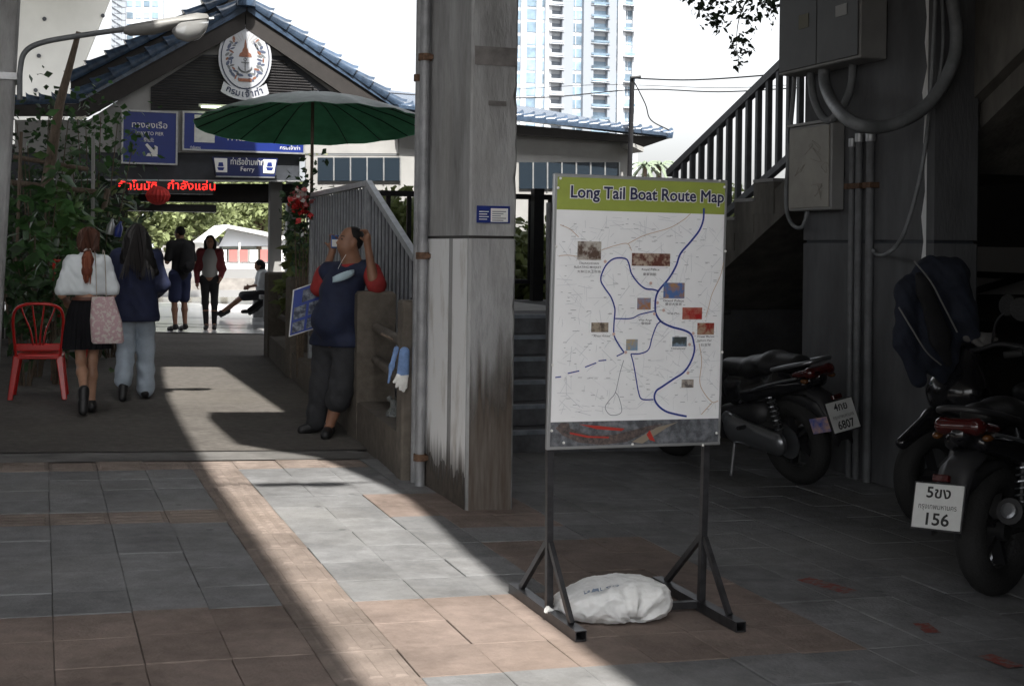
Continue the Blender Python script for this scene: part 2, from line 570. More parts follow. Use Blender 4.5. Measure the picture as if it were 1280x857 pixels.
# ------------------------------------------------------------------ pavement of tiles
SU, SV, U0, V0 = .309, .365, .0632, 5.781
M_mortar = mat('joint_mortar', (.12, .115, .11), .95, var=.3, scale=20)
pav = sheet_obj('pavement', [-6, -3, 0, 3, 6, 9.5], [-3, 0, 3, 6, 9.8, 12.2], lambda x, y: FALL * x - .012, M_mortar)
M_tg = mat('tile_slate', (.190, .193, .199), .85, spec=.15, var=.14, scale=9, bump=.3, bscale=60, rand=.14, wpos=True, dirt=.75, dscale=1.6, gum=.6)
M_tr = mat('tile_clay', (.212, .17, .15), .85, spec=.15, var=.14, scale=9, bump=.3, bscale=60, rand=.12, wpos=True, dirt=.75, dscale=1.6, gum=.6)
M_tt = mat('tile_tactile', (.20, .166, .147), .85, spec=.15, var=.16, scale=9, bump=.25, bscale=60, rand=.10, wpos=True, dirt=.75, dscale=1.6)
def tile_kind(u, v):
    if u == 3 and v > -11: return 'dots' if -8 <= v <= -5 else 'bars'
    if u < 3:
        if v in (-6, -11): return 'rows'
        return 'red' if 0 <= v < 4 else 'grey'
    if v >= 3: return 'grey'
    if v >= 0 and u < 10: return 'red'
    if v == -11 and u < 7: return 'rows'
    if 7 <= u < 10 and -3 <= v < 0: return 'red'
    if (7 <= u < 9 and v in (-5, -6, -7)) or (u == 6 and v in (-6, -7)): return 'red'
    return 'grey'
def tile_mesh(kind, k):
    mb = MB()
    hx, hy = SU / 2 - .0012, SV / 2 - .0012
    b = .0022
    z1 = 0.0
    mb.loft([[Vector(p) for p in ((-hx, -hy, -.03), (hx, -hy, -.03), (hx, hy, -.03), (-hx, hy, -.03))],
             [Vector(p) for p in ((-hx, -hy, z1 - b), (hx, -hy, z1 - b), (hx, hy, z1 - b), (-hx, hy, z1 - b))],
             [Vector(p) for p in ((-hx + b, -hy + b, z1), (hx - b, -hy + b, z1), (hx - b, hy - b, z1), (-hx + b, hy - b, z1))]])
    def rib(x0, x1, y0, y1):
        mb.loft([[Vector((x0, y0, z1)), Vector((x1, y0, z1)), Vector((x1, y1, z1)), Vector((x0, y1, z1))],
                 [Vector((x0 + .008, y0 + .012, z1 + .005)), Vector((x1 - .008, y0 + .012, z1 + .005)), Vector((x1 - .008, y1 - .012, z1 + .005)), Vector((x0 + .008, y1 - .012, z1 + .005))]])
    if kind == 'bars':
        for c in (-.095, 0, .095): rib(c - .028, c + .028, -hy + .03, hy - .03)
    if kind == 'rows':
        for c in (-.125, -.042, .042, .125): rib(-hx + .02, hx - .02, c - .024, c + .024)
    if kind == 'dots':
        for i in range(5):
            for j in range(5): rib(-.124 + i * .062 - .02, -.124 + i * .062 + .02, -.15 + j * .075 - .022, -.15 + j * .075 + .022)
    o = mb.build('paving_tile', {'grey': M_tg, 'red': M_tr}.get(kind, M_tt))
    return o
protos = {}
cells = []
for u in range(-14, 23):
    for v in range(-13, 8):
        if v < -11 and (u < 8 or u > 22): continue
        x, y = U0 + (u + .5) * SU, V0 - (v + .5) * SV
        d = x * math.sin(YAW) + y * math.cos(YAW)
        pxx = 640 + FPX * (x * math.cos(YAW) - y * math.sin(YAW)) / max(d, .1)
        pyy = HORIZON + FPX * 1.5 / max(d, .1)
        vis = -60 < pxx < 1340 and pyy < 930 and not (u > 8 and v < -9) and not (pxx > 1120 and d > 7.5)
        cells.append((d if vis else 99 + d, u, v, x, y))
cells.sort()
rest = {}
for n, (d, u, v, x, y) in enumerate(cells):
    kind = tile_kind(u, v)
    h1 = math.sin(u * 12.9898 + v * 78.233) * 43758.5453
    h1 -= math.floor(h1)
    dz = (h1 - .5) * .006
    if n < 300:
        if kind not in protos:
            protos[kind] = o = tile_mesh(kind, 0)
        else:
            o = protos[kind].copy()
            C.objects.link(o)
        o.parent = pav
        o.location = (x + (h1 - .5) * .002, y, FALL * x + dz)
        o.rotation_euler = ((h1 - .5) * .010, math.atan(-FALL) + ((h1 * 7) % 1 - .5) * .010, (((h1 * 13) % 1) - .5) * .014)
    else:
        m = 0 if kind == 'grey' else 1 if kind == 'red' else 2
        mb = rest.setdefault('r', MB())
        hx, hy = SU / 2 - .0025, SV / 2 - .0025
        z = FALL * x + dz
        mb.add([(x + a * hx, y + b * hy, z + FALL * a * hx) for a, b in ((-1, -1), (1, -1), (1, 1), (-1, 1))] +
               [(x + a * (hx + .002), y + b * (hy + .002), z + FALL * a * hx - .012) for a, b in ((-1, -1), (1, -1), (1, 1), (-1, 1))],
               [(0, 1, 2, 3), (4, 5, 1, 0), (5, 6, 2, 1), (6, 7, 3, 2), (7, 4, 0, 3)], m)
tag(rest['r'].build('outer_tiles', [M_tg, M_tr, M_tt], pav), kind='stuff')
# red paint marks on the right-hand tiles
M_paint = mat('red_paint', (.20, .035, .022), .8, col2=(.14, .12, .115), scale=30, thresh=(.42, .6))
for i, (a, b, wd) in enumerate((((1005, 724), (1065, 741), .10), ((1152, 780), (1168, 792), .07), ((1232, 820), (1272, 835), .08))):
    p, q = G(*a), G(*b)
    mb = MB()
    s = (q - p).cross(Vector((0, 0, 1))).normalized() * wd / 2
    mb.add([w + Vector((0, 0, .0065)) for w in (p - s, q - s, q + s, p + s)], [(0, 1, 2, 3)])
    tag(mb.build('paint_mark', M_paint, pav, world=True))

# ------------------------------------------------------------------ twin bridge decks high overhead (above the frame) that shade the place
HD = 8.0
def deck(name, poly, label, z0=HD, z1=HD + 1.1):
    mb = MB()
    mb.prism([(x, y, z0) for x, y in poly], (0, 0, z1 - z0))
    o = mb.build(name, M_conc)
    return tag(o, label, 'bridge')
sx, sy = -TO_SUN.x / TO_SUN.z * HD, -TO_SUN.y / TO_SUN.z * HD
def sh(poly): return [(x - sx, y - sy) for x, y in poly]
kz = (HD + 1.1) / HD            # the left deck's upper edge draws the left side of the sunlit strip
LE = [(x - sx * kz, y - sy * kz) for x, y in ((1.09, 2.2), (1.09, 9), (1.14, 11.3), (1.21, 13.6), (1.33, 15.7), (1.5, 18.0))]
XLD = LE[0][0]
deck('bridge_deck', [(-26, -7), (XLD, -7)] + LE + [(LE[-1][0], 30), (-26, 30)], 'concrete bridge deck overhead left of the sunlit strip')
RE = [(x - sx, y - sy) for x, y in ((2.15, 30), (2.15, 8), (2.05, 6.5), (2.0, 5.3), (2.0, 2.2))]
deck('bridge_deck', RE + [(2.0 - sx, -7), (20, -7), (20, 18.5), (3.0, 18.5), (3.0, 30), (2.15 - sx, 30)], 'concrete bridge deck overhead right of the sunlit strip')
deck('gap_shade_slab', [(LE[-1][0] + .004, 17.4 - sy), (2.15 - sx - .004, 17.4 - sy), (2.15 - sx - .004, 30), (LE[-1][0] + .004, 30)], 'unseen slab added to shade the far end of the deck gap', HD + .1, HD + .9)  # unseen slab added to end the sunlit strip
deck('shadow_slab', sh([(1.39, 12.1), (1.42, 10.5), (1.92, 9.76), (2.10, 8.6), (2.146, 8.0), (2.146, 12.1)]), 'unseen angled slab added in the deck gap to cast a shadow', HD + .1, HD + .8)  # unseen slab outlined after the shadow it throws on the path
# unseen bar with two lumps, added in the gap to shadow the bright tiles
t = thing('shadow_bar', 'thin unseen bar with two lumps added in the deck gap to cast a shadow', 'shadow_lump', (G(375, 605).x - sx, G(375, 605).y - sy, HD))
mb = MB(); mb.tube([(-.9, 0, 0), (.9, 0, 0)], .016, 8); mb.build('pipe', M_galv, t)
c = G(352, 605)
mb = MB(); mb.box(c.x - sx - t.location.x - .17, c.x - sx - t.location.x + .15, -.05, .06, -.10, -.017); mb.build('shadow_lump', M_galv, t, bevel=.02)
c = G(406, 604)
mb = MB(); mb.loft([[Vector((c.x - sx - t.location.x + r_ * math.cos(a), r_ * .55 * math.sin(a), z)) for a in [i * math.pi / 8 for i in range(16)]] for r_, z in ((.05, -.018), (.15, -.05), (.17, -.10), (.12, -.13))]); mb.build('shadow_lump', M_galv, t, smooth=40)

# unseen blocks added out of frame at left and right to hold back light
tag(MB().box(-9.5, -5.2, 6, 21, -.3, 2.6).build('left_light_block', M_conc), 'plain block added outside the frame on the left to cut sky light', 'building')
tag(MB().box(2.5, 13, 1.7, 1.9, -.6, 4.55).build('right_light_block', M_concd), 'unseen wall added outside the frame to keep the motorbikes dark', 'wall')
# the elevated pier seen far behind the roofs at upper left
mb = MB()
YP = 62.0
q = [aty(px_, py_, YP) for px_, py_ in ((-60, -60), (162, -60), (88, 125), (84, 200), (-60, 200))]
mb.prism([(p.x, p.y, p.z) for p in q], (0, 3.2, 0))
bp_ = thing('bridge_pier', 'pale flared concrete bridge pier rising behind the roof at upper left', 'bridge pier', (q[4].x, YP, 0))
mb.build('shaft', mat('pale_concrete', (.60, .60, .59), .85, var=.06, scale=.6), bp_, world=True)
mb = MB()
q2 = [aty(px_, py_, YP) for px_, py_ in ((-60, -62), (164, -62), (160, -52), (-60, -52))]
mb.prism([(p.x, p.y - 16, p.z + .5) for p in q2], (0, 24, 0)); mb.build('cap', MATS['pale_concrete'], bp_, world=True)  # cap drawn out toward the camera, unseen, to shade the pier
for a in ((57, 24), (50, 70), (46, 113), (130, 20)):
    p = aty(a[0], a[1], YP)
    mb = MB(); mb.lathe([(.09, 0), (.09, .06)], 10, (p.x, p.y - .05, p.z), (0, 1, 0)); mb.build('drain_hole', M_dark, bp_, world=True)

# ------------------------------------------------------------------ big concrete pillar in the middle
t = thing('concrete_pillar', 'tall streaked concrete pillar standing in the middle of the pavement', 'pillar', (2.56, 8.35, gz(2.56)))
PX0, PX1, PY0, PY1 = 2.41, 2.705, 7.74, 8.93
mb = MB()
b_ = .02
def ring(x0, x1, y0, y1, z, b=b_):
    return [Vector(p) for p in ((x0 + b, y0, z), (x1 - b, y0, z), (x1, y0 + b, z), (x1, y1 - b, z), (x1 - b, y1, z), (x0 + b, y1, z), (x0, y1 - b, z), (x0, y0 + b, z))]
M_pil = mat('pillar_concrete', (.25, .25, .25), .85, col2=(.40, .405, .41), scale=2.4, bump=.4, bscale=30, stretch=(1.6, 1.6, .45), thresh=(.36, .66), dirt=.7, dscale=3.5)
def chipped(x0, x1, y0, y1, z0, z1, step=.05):
    rr_ = random.Random(int(z0 * 100) + 5); out = []; z = z0
    while True:
        b = [max(.006, .012 + rr_.gauss(0, .0022) + (rr_.uniform(.008, .02) if rr_.random() < .04 else 0)) for _ in range(4)]
        out.append([Vector(p) for p in ((x0 + b[0], y0, z), (x1 - b[1], y0, z), (x1, y0 + b[1], z), (x1, y1 - b[2], z), (x1 - b[2], y1, z), (x0 + b[3], y1, z), (x0, y1 - b[3], z), (x0, y0 + b[0], z))])
        if z >= z1: break
        z = min(z1, z + step)
    return out
mb.loft(chipped(PX0, PX1, PY0, PY1, -.3, 1.555))
mb.build('lower_shaft', M_pil, t, world=True)
mb = MB(); mb.loft([ring(PX0 + .006, PX1 - .006, PY0 + .006, PY1 - .006, 1.555), ring(PX0 + .006, PX1 - .006, PY0 + .006, PY1 - .006, 1.572)]); mb.build('joint', M_timber, t, world=True)
mb = MB(); mb.loft(chipped(PX0, PX1, PY0, PY1, 1.572, HD, .07)); mb.build('upper_shaft', M_pil, t, world=True)
M_pw = mat('old_white_paint', (.78, .79, .80), .75, col2=(.52, .50, .47), scale=4, bump=.15, bscale=40, stretch=(1, 1.6, .5), thresh=(.52, .72))
for (y0, y1) in ((PY0 + .03, PY0 + .33), (PY0 + .42, PY1 - .03)):
    mb = MB()
    n = 44
    zz = [.13 + .035 * math.sin(i * .35) + random.uniform(-.014, .014) for i in range(n + 1)]
    poly = [(PX0 - .003, y0 + (y1 - y0) * i / n, zz[i]) for i in range(n + 1)] + [(PX0 - .003, y1, 1.553), (PX0 - .003, y0, 1.553)]
    mb.prism(poly, (.002, 0, 0)); mb.build('white_paint_coat', M_pw, t, world=True)
mb = MB(); mb.sheet([[(PX0 + .014, PY0 - .002, -.1), (PX1 - .014, PY0 - .002, -.1)], [(PX0 + .014, PY0 - .002, 1.3), (PX1 - .014, PY0 - .002, 1.3)]])
def fade_mat(m, z_full, z_zero):
    nt = m.node_tree; b = nt.nodes['Principled BSDF']
    tc = nt.nodes.new('ShaderNodeTexCoord'); sp_ = nt.nodes.new('ShaderNodeSeparateXYZ'); nt.links.new(tc.outputs['Object'], sp_.inputs[0])
    mr = nt.nodes.new('ShaderNodeMapRange'); mr.inputs['From Min'].default_value = z_zero; mr.inputs['From Max'].default_value = z_full
    nt.links.new(sp_.outputs['Z'], mr.inputs['Value'])
    mp = nt.nodes.new('ShaderNodeMapping'); mp.inputs['Scale'].default_value = (26, 26, 1.3); nt.links.new(tc.outputs['Object'], mp.inputs['Vector'])
    n = nt.nodes.new('ShaderNodeTexNoise'); n.inputs['Scale'].default_value = 1; n.inputs['Detail'].default_value = 6; nt.links.new(mp.outputs[0], n.inputs['Vector'])
    ad = nt.nodes.new('ShaderNodeMath'); ad.operation = 'ADD'; nt.links.new(mr.outputs[0], ad.inputs[0]); nt.links.new(n.outputs['Fac'], ad.inputs[1])
    m2 = nt.nodes.new('ShaderNodeMapRange'); m2.inputs['From Min'].default_value = .75; m2.inputs['From Max'].default_value = 1.35; nt.links.new(ad.outputs[0], m2.inputs['Value'])
    nt.links.new(m2.outputs[0], b.inputs['Alpha'])
M_rust = mat('rust_streaks', (.10, .078, .062), .9, col2=(.17, .15, .135), scale=5, stretch=(6, 6, .5))
fade_mat(M_rust, .25, 1.15)
mb.build('rust_stain', M_rust, t, world=True)
mb = MB(); mb.sheet([[(PX0 - .0045, PY0 + .014, -.1), (PX0 - .0045, PY1 - .014, -.1)], [(PX0 - .0045, PY0 + .014, .6), (PX0 - .0045, PY1 - .014, .6)]])
M_damp = mat('damp_stain', (.085, .072, .06), .9, var=.3, scale=9); fade_mat(M_damp, -.05, .42)
mb.build('damp_stain', M_damp, t, world=True)
M_stain = mat('grey_repair', (.16, .15, .145), .9, var=.3, scale=9)
a, b2 = aty(590, 57, PY0), aty(650, 84, PY0)
mb = MB(); mb.box(PX0 + .02, PX1 - .01, PY0 - .004, PY0 - .001, b2.z, a.z); mb.build('repair_band', M_stain, t, world=True)
a, b2 = aty(612, 126, PY0), aty(634, 133, PY0)
mb = MB(); mb.box(a.x, b2.x, PY0 - .007, PY0 - .001, b2.z, a.z); mb.build('repair_patch', M_stain, t, world=True)
# enamel notice on the pillar
a, b2 = aty(597, 257, PY0), aty(638, 279, PY0)
st = thing('pillar_notice', 'small blue and white notice plate fixed on the concrete pillar', 'notice', (a.x, PY0, b2.z))
mb = MB(); mb.box(a.x, b2.x, PY0 - .010, PY0 - .003, b2.z, a.z); mb.build('plate', M_blue, st, world=True)
wdt, hgt = b2.x - a.x, a.z - b2.z
mb = MB(); mb.box(a.x + wdt * .42, b2.x - wdt * .06, PY0 - .0125, PY0 - .0105, b2.z + hgt * .06, a.z - hgt * .14); mb.build('white_panel', M_print, st, world=True)
mb = MB()
for i in range(5):
    z = a.z - hgt * (.3 + .13 * i)
    mb.box(a.x + wdt * .46, b2.x - wdt * (.12 + .08 * (i % 3)), PY0 - .0135, PY0 - .0128, z - .006, z)
mb.build('print_lines', mat('print_grey', (.25, .25, .27), .6), st, world=True)
mb = MB()
for i in range(4):
    z = a.z - hgt * (.32 + .15 * i)
    mb.box(a.x + wdt * .07, a.x + wdt * (.36 - .05 * (i % 2)), PY0 - .0115, PY0 - .0106, z - .005, z)
mb.build('small_print', M_print, st, world=True)

# conduits at the left of the pillar
M_pipe = mat('pipe_grey', (.26, .265, .275), .5, metal=.3, var=.2, scale=8)
for i, (yy, rr, lab) in enumerate(((8.62, .034, 'thick steel conduit running up the left face of the pillar, nearer one'), (8.76, .026, 'thin steel conduit running up the left face of the pillar, farther one'))):
    t2 = thing('conduit', lab, 'pipe', (PX0 - .045, yy, gz(2.36)))
    mb = MB(); mb.tube([(PX0 - .045, yy, -.08), (PX0 - .045, yy, 1.9), (PX0 - .045, yy, 7.5)], rr, 12); mb.build('pipe', M_pipe, t2, smooth=50, world=True)
    for zc in (.10, 1.42, 2.72) if i == 0 else (2.6,):
        mb = MB(); mb.tube([(PX0 - .045, yy, zc), (PX0 - .045, yy, zc + .045)], rr + .012, 12)
        mb.box(PX0 - .045, PX0 - .001, yy - .05, yy + .02, zc + .008, zc + .036)
        mb.build('clamp', mat('rusty_steel', (.14, .08, .05), .8, metal=.3, var=.4, scale=30), t2, world=True)
# ------------------------------------------------------------------ pier building with blue tiled gable
YF = 24.4
def F(px_, py_, dy=0.0):
    p = aty(px_, py_, YF + dy)
    return p
pb = thing('pier_building', 'white pier building with dark gable louvre and blue tiled roof', 'building', (3.2, YF, gz(3.2)))
def poly_part(name, pts, dy, th, m, parent=pb, **k):
    mb = MB()
    mb.prism([F(a, b, dy) for a, b in pts], (0, th, 0))
    return mb.build(name, m, parent, world=True, **k)
# white facade with the gable
poly_part('gable_wall', [(20, 150), (112, 150), (305, 24), (498, 148), (500, 192), (20, 190)], 0, .2, M_white)
poly_part('side_wall', [(500.5, 165), (790, 168), (792, 420), (500.5, 420)], .02, .2, M_white)
poly_part('low_wall', [(383, 193.5), (500, 193.5), (500, 400), (392, 400)], .03, .2, M_white)
poly_part('left_panel', [(-80, 191), (150, 191), (150, 290), (-80, 290)], .03, .2, M_dark)
poly_part('front_beam', [(150.3, 191), (395, 193.6), (395, 226), (150.3, 226)], .05, .5, M_dark)
poly_part('beam_lip', [(22, 223.2), (385, 225.6), (385, 227.2), (22, 225)], -.01, .06, M_steel)
poly_part('inner_beam', [(20, 228), (395, 230), (395, 254), (20, 250)], 1.6, .3, M_timber)
poly_part('roller_box', [(150, 254), (272, 256), (272, 265.5), (150, 263)], 1.2, .3, M_black)
# ceiling and rear beam
zc = F(300, 224).z
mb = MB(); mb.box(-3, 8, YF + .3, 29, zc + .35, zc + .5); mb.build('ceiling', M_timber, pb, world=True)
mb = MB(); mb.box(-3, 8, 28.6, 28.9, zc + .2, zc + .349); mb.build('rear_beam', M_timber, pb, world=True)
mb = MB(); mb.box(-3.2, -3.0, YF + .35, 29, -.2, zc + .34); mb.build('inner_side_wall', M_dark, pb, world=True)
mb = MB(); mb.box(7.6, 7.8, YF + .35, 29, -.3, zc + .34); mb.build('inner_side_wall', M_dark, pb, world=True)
for (a, w_, dy) in ((347, 15, 1.0), (40, 14, .4), (368, 14, 3.9)):
    p, q = F(a - w_ / 2, 230, dy), F(a + w_ / 2, 230, dy)
    mb = MB(); mb.box(p.x, q.x, YF + dy, YF + dy + (q.x - p.x), -.3, zc + .345); mb.build('column', M_white, pb, world=True, bevel=.01)
# louvre: every slat
lp = poly_part('louvre_panel', [(190, 138), (190, 109), (255, 68.5), (357, 70), (419, 118), (419, 138)], -.012, .01, M_dark)
def lou_x(py_):
    l = 190 if py_ > 109 else 190 + (109 - py_) * 65 / 40.5
    r = 419 if py_ > 118 else 419 - (118 - py_) * 62 / 48
    return l + 1, r - 1
mb = MB()
y_ = 71.0
while y_ < 137:
    l, r = lou_x(y_)
    p, q = F(l, y_, -.03), F(r, y_, -.03)
    mb.bar((p.x, p.y, p.z), (q.x, p.y, p.z), .03, .018, up=(0, -.5, 1))
    y_ += 3.15
tag(mb.build('louvre_slats', mat('slat_dark', (.05, .048, .05), .55, var=.2, scale=5), pb, world=True), kind='stuff')
# dark barge boards
poly_part('barge_board', [(309, 6), (500, 134), (500, 150), (478, 150), (309, 36)], -.16, .1, M_timber)
poly_part('barge_board', [(308, 6), (97, 122), (97, 137), (112, 146), (308, 36)], -.16, .1, M_timber)
poly_part('barge_board', [(300, -8), (90, 101), (90, 117), (300, 10)], .30, .1, M_timber)
poly_part('eave_fascia', [(18, 130), (112, 130), (128, 138), (105, 145), (18, 145)], -.33, .1, M_timber)
# roof planes behind the verges
def roof_plane(a, b, th=.12, y0=-.2, y1=4.5):
    mb = MB(); A, B = F(*a), F(*b)
    mb.prism([(A.x, YF + y0, A.z), (B.x, YF + y0, B.z), (B.x, YF + y0, B.z - th), (A.x, YF + y0, A.z - th)], (0, y1 - y0, 0))
    mb.build('roof_slope', M_tileb, pb, world=True)
roof_plane((309, 8), (496, 131)); roof_plane((307, 8), (100, 121))
roof_plane((299, -6), (92, 101), y0=.41)
# verge tiles, each a rounded cap
def cap_row(a, b, n, dy, r=.12, name='verge_tile', over=1.12, lift=0.0):
    A, B = F(a[0], a[1], dy), F(b[0], b[1], dy)
    d = (B - A) / n
    for i in range(n):
        p = A + d * i; q = A + d * (i + over)
        mb = MB()
        up = d.cross(Vector((0, 1, 0))).normalized()
        if up.z < 0: up = -up
        rings = []
        for k_, (c, s_) in enumerate(((p, .82), (p + (q - p) * .8, 1.0), (q, 1.10))):
            ring_ = []
            for j in range(9):
                an = math.pi * (j / 8.0)
                ring_.append(c + Vector((0, -1, 0)) * math.cos(an) * r * 1.15 * s_ + up * (math.sin(an) * r * s_ + lift) + up * (.028 * k_))
            ring_ += [c + Vector((0, 1, 0)) * r * s_ * .9 - up * .05, c - Vector((0, 1, 0)) * r * s_ * .9 - up * .05]
            rings.append(ring_)
        mb.loft(rings); o = mb.build(name, M_tileb, pb, smooth=40, world=True)
cap_row((314, 5), (501, 133), 9, -.12)
cap_row((302, 6), (99, 121), 9, -.12)
cap_row((285, -2), (91, 99), 8, .32)
cap_row((100, 126), (20, 128), 5, -.26, .10)
mb = MB(); p = F(309, 0, -.28); mb.lathe([(.05, .2), (.13, .16), (.17, 0), (.17, -.12)], 12, p); mb.build('ridge_end', M_tileb, pb, smooth=50, world=True)
# right wing: fascia, eave tiles, roof, window band
poly_part('wing_fascia', [(640, 155), (838, 173), (806, 184), (790, 178), (640, 168)], -.3, .12, M_timber)
poly_part('wing_soffit_end', [(790, 178), (806, 184), (806, 190), (790, 182)], -.45, .5, M_white)
cap_row((502, 136), (652, 148), 12, -.3, .10, 'eave_tile')
cap_row((652, 148), (838, 170), 14, -.3, .10, 'eave_tile')
poly_part('wing_fascia', [(500, 140), (640, 151), (640, 168), (500, 160)], -.32, .12, M_timber)
mb = MB()
A, B = F(500, 134, -.5), F(838, 169, -.5)
mb.prism([(A.x, A.y, A.z - .02), (B.x, B.y, B.z - .02), (B.x - 1, B.y + 5, B.z + .9), (A.x, A.y + 5, A.z + .9)], (0, 0, .06)); mb.build('roof_slope', M_tileb, pb, world=True)
def window_band(l, r, t_, b, n, dy=-.02):
    for i in range(n):
        x0 = l + (r - l) * i / n; x1 = l + (r - l) * (i + 1) / n
        w_ = poly_part('window', [(x0 + .8, t_), (x1 - .8, t_), (x1 - .8, b), (x0 + .8, b)], dy, .04, M_glass)
        poly_part('mullion', [(x1 - .8, t_), (x1 + .8, t_), (x1 + .8, b), (x1 - .8, b)], dy - .02, .05, M_steel, w_)
window_band(398, 502, 197, 226, 5)
window_band(650, 776, 203, 236, 7)
poly_part('door_pane', [(376, 197), (383, 197), (383, 226), (376, 226)], -.02, .04, mat('pane_grey', (.35, .38, .42), .2))
# pavilion floor
M_floor = mat('glazed_floor', (.70, .71, .72), .16, var=.06, scale=1.5, spec=.6)
M_groove = mat('floor_groove', (.08, .08, .08), .7)
fl = sheet_obj('pavilion_floor', [-3.4, 0, 3, 6.5], [24.37, 28, 32, 37.3], lambda x, y: FALL * x + .02, M_floor)
for py_ in (397, 405.5, 409):
    p = G(250, py_, .02)
    mb = MB(); mb.add([(-3.4, p.y - .05, FALL * -3.4 + .0245), (6.5, p.y - .05, FALL * 6.5 + .0245), (6.5, p.y + .05, FALL * 6.5 + .0245), (-3.4, p.y + .05, FALL * -3.4 + .0245)], [(0, 1, 2, 3)])
    mb.build('floor_groove', M_groove, fl, world=True)

# ------------------------------------------------------------------ signs on the facade
def sign_board(name, label, px0, py0, px1, py1, dy=-.08, m=M_blue, frame=M_steel, fr=.03, cat='sign', skew=(0, 0, 0, 0)):
    A, B = F(px0, py0, dy), F(px1, py1, dy)
    t = thing(name, label, cat, ((A.x + B.x) / 2, A.y, B.z))
    mb = MB(); mb.box(A.x, B.x, A.y, A.y + .04, B.z, A.z); mb.build('face', m, t, world=True)
    for (x0, x1, z0, z1) in ((A.x - fr, B.x + fr, A.z, A.z + fr), (A.x - fr, B.x + fr, B.z - fr, B.z), (A.x - fr, A.x, B.z, A.z), (B.x, B.x + fr, B.z, A.z)):
        mb = MB(); mb.box(x0, x1, A.y - .012, A.y + .05, z0, z1); mb.build('frame_rail', frame, t, world=True)
    return t, A, B
EX, EZ = Vector((1, 0, 0)), Vector((0, 0, 1))
def letters(t, items, y, m=M_print, name='lettering'):
    for body, px_, py_, hpx, wpx in items:
        mb = MB()
        p = F(px_, py_); k = (F(px_ + 1, py_) - p).length
        put_text(mb, body, (p.x, y, p.z), EX, EZ, hpx * k * 1.38, width=wpx * k, bold=.004)
        mb.build(name, m, t, world=True)
t, A, B = sign_board('way_to_pier_sign', 'square blue sign with white arrow reading way to pier', 156, 139, 221, 204.5)
letters(t, [('ทางลงเรือ', 188, 160.5, 8, 44), ('WAY TO PIER', 188, 169.5, 4.6, 35), ('登船处', 187, 177.5, 4.4, 13)], A.y - .004)
mb = MB()
p = F(190.5, 188); k = (F(191.5, 188) - p).length
ar = [(-8, 6.2), (-5.6, 8.4), (3.2, -.4), (3.2, 7), (7.4, 4.6), (7.4, -8), (-7.4, -8), (-5, -3.9), (.6, -3.9)]
mb.prism([(p.x + x * k, A.y - .006, p.z + z * k) for x, z in reversed([(-8, 6.4), (-5.6, 8.6), (3.6, -.8), (3.6, 6.4), (7.6, 4.4), (7.6, -8), (-7, -8), (-4.6, -4.2), (.2, -4.2)])], (0, .004, 0))
mb.build('arrow', M_print, t, world=True)
t, A, B = sign_board('long_facade_sign', 'wide blue sign with pale panel half hidden behind the green umbrella', 232, 141, 380.5, 191)
p, q = F(244, 144), F(269, 179)
mb = MB(); mb.box(p.x, q.x, A.y - .006, A.y - .001, q.z, p.z); mb.build('pale_panel', mat('pale_print', (.62, .63, .62), .5, var=.1, scale=9), t, world=True)
letters(t, [('ท่าเรือสาทร', 245, 186.5, 3.4, 13), ('กรมเจ้าท่า', 363, 187.5, 4.4, 25), ('ท่าเรือสาทร', 315, 177, 9, 60)], A.y - .004)
# ferry sign: shallow trapezium box under the beam
t = thing('ferry_sign', 'dark blue trapezium ferry sign with two white boat icons', 'sign', F(308, 219, -.25))
def pp(name, pts, dy, th, m, par): 
    mb = MB(); mb.prism([F(a, b, dy) for a, b in pts], (0, th, 0)); return mb.build(name, m, par, world=True)
pp('box', [(267, 196), (349, 198), (345, 221), (272, 219.5)], -.25, .1, mat('sign_navy', (.012, .02, .09), .4), t)
pp('icon_panel', [(269, 197.5), (285.5, 198), (285.5, 215.5), (271.5, 215.2)], -.262, .008, M_print, t)
pp('icon_panel', [(330.5, 199.3), (347, 199.8), (344, 217), (330.5, 216.4)], -.262, .008, M_print, t)
for cx in (277.5, 338.5):
    pp('ferry_icon', [(cx - 4.5, 209), (cx + 4.5, 209.4), (cx + 3, 213), (cx - 3, 212.7)], -.268, .004, M_blue, t)
    pp('ferry_icon', [(cx - 2.5, 203), (cx + 2.5, 203), (cx + 3.4, 208), (cx - 3.4, 208)], -.268, .004, M_blue, t)
letters(t, [('ท่าเรือข้ามฟาก', 308, 207.2, 7.6, 41), ('Ferry', 308, 215, 5.6, 17)], F(0, 0, -.262).y)
pp('lip', [(272, 219.8), (345, 221.2), (345, 222.4), (272, 221)], -.27, .12, M_steel, t)
# fluorescent tube under the louvre
t = thing('fluorescent_tube', 'lit fluorescent tube above the wide blue sign', 'lamp', F(275, 135, -.3))
p, q = F(253, 133.5, -.3), F(300, 135.2, -.3)
mb = MB(); mb.tube([p, q], .019, 10); mb.build('tube', mat('tube_glow', (.9, .95, .8), .4, emit=(.85, 1, .6), estr=2.2), t, world=True)
mb = MB(); mb.bar(p + Vector((-.04, .06, .03)), q + Vector((.04, .06, .03)), .05, .05); mb.build('fitting', M_white, t, world=True)
# LED ticker
t = thing('led_ticker', 'black display running red lit letters under the beam', 'display', F(206, 240, -.15))
pp('case', [(146, 225.8), (268, 227.4), (268, 243), (146, 241.6)], -.15, .12, M_black, t)
M_led = mat('led_red', (.5, .01, .01), .5, emit=(1, .02, .015), estr=1.6)
y_ = F(0, 0, -.156).y
for body, px_, w_ in (('อัตโนมัติ', 173, 42), ('กำลังแล่น', 240, 52)):
    mb = MB(); p = F(px_, 237.5); k = (F(px_ + 1, 237) - p).length
    put_text(mb, body, (p.x, y_, p.z), EX, EZ, 11 * k * 1.15, width=w_ * k, bold=0.0); mb.build('lettering', M_led, t, world=True)
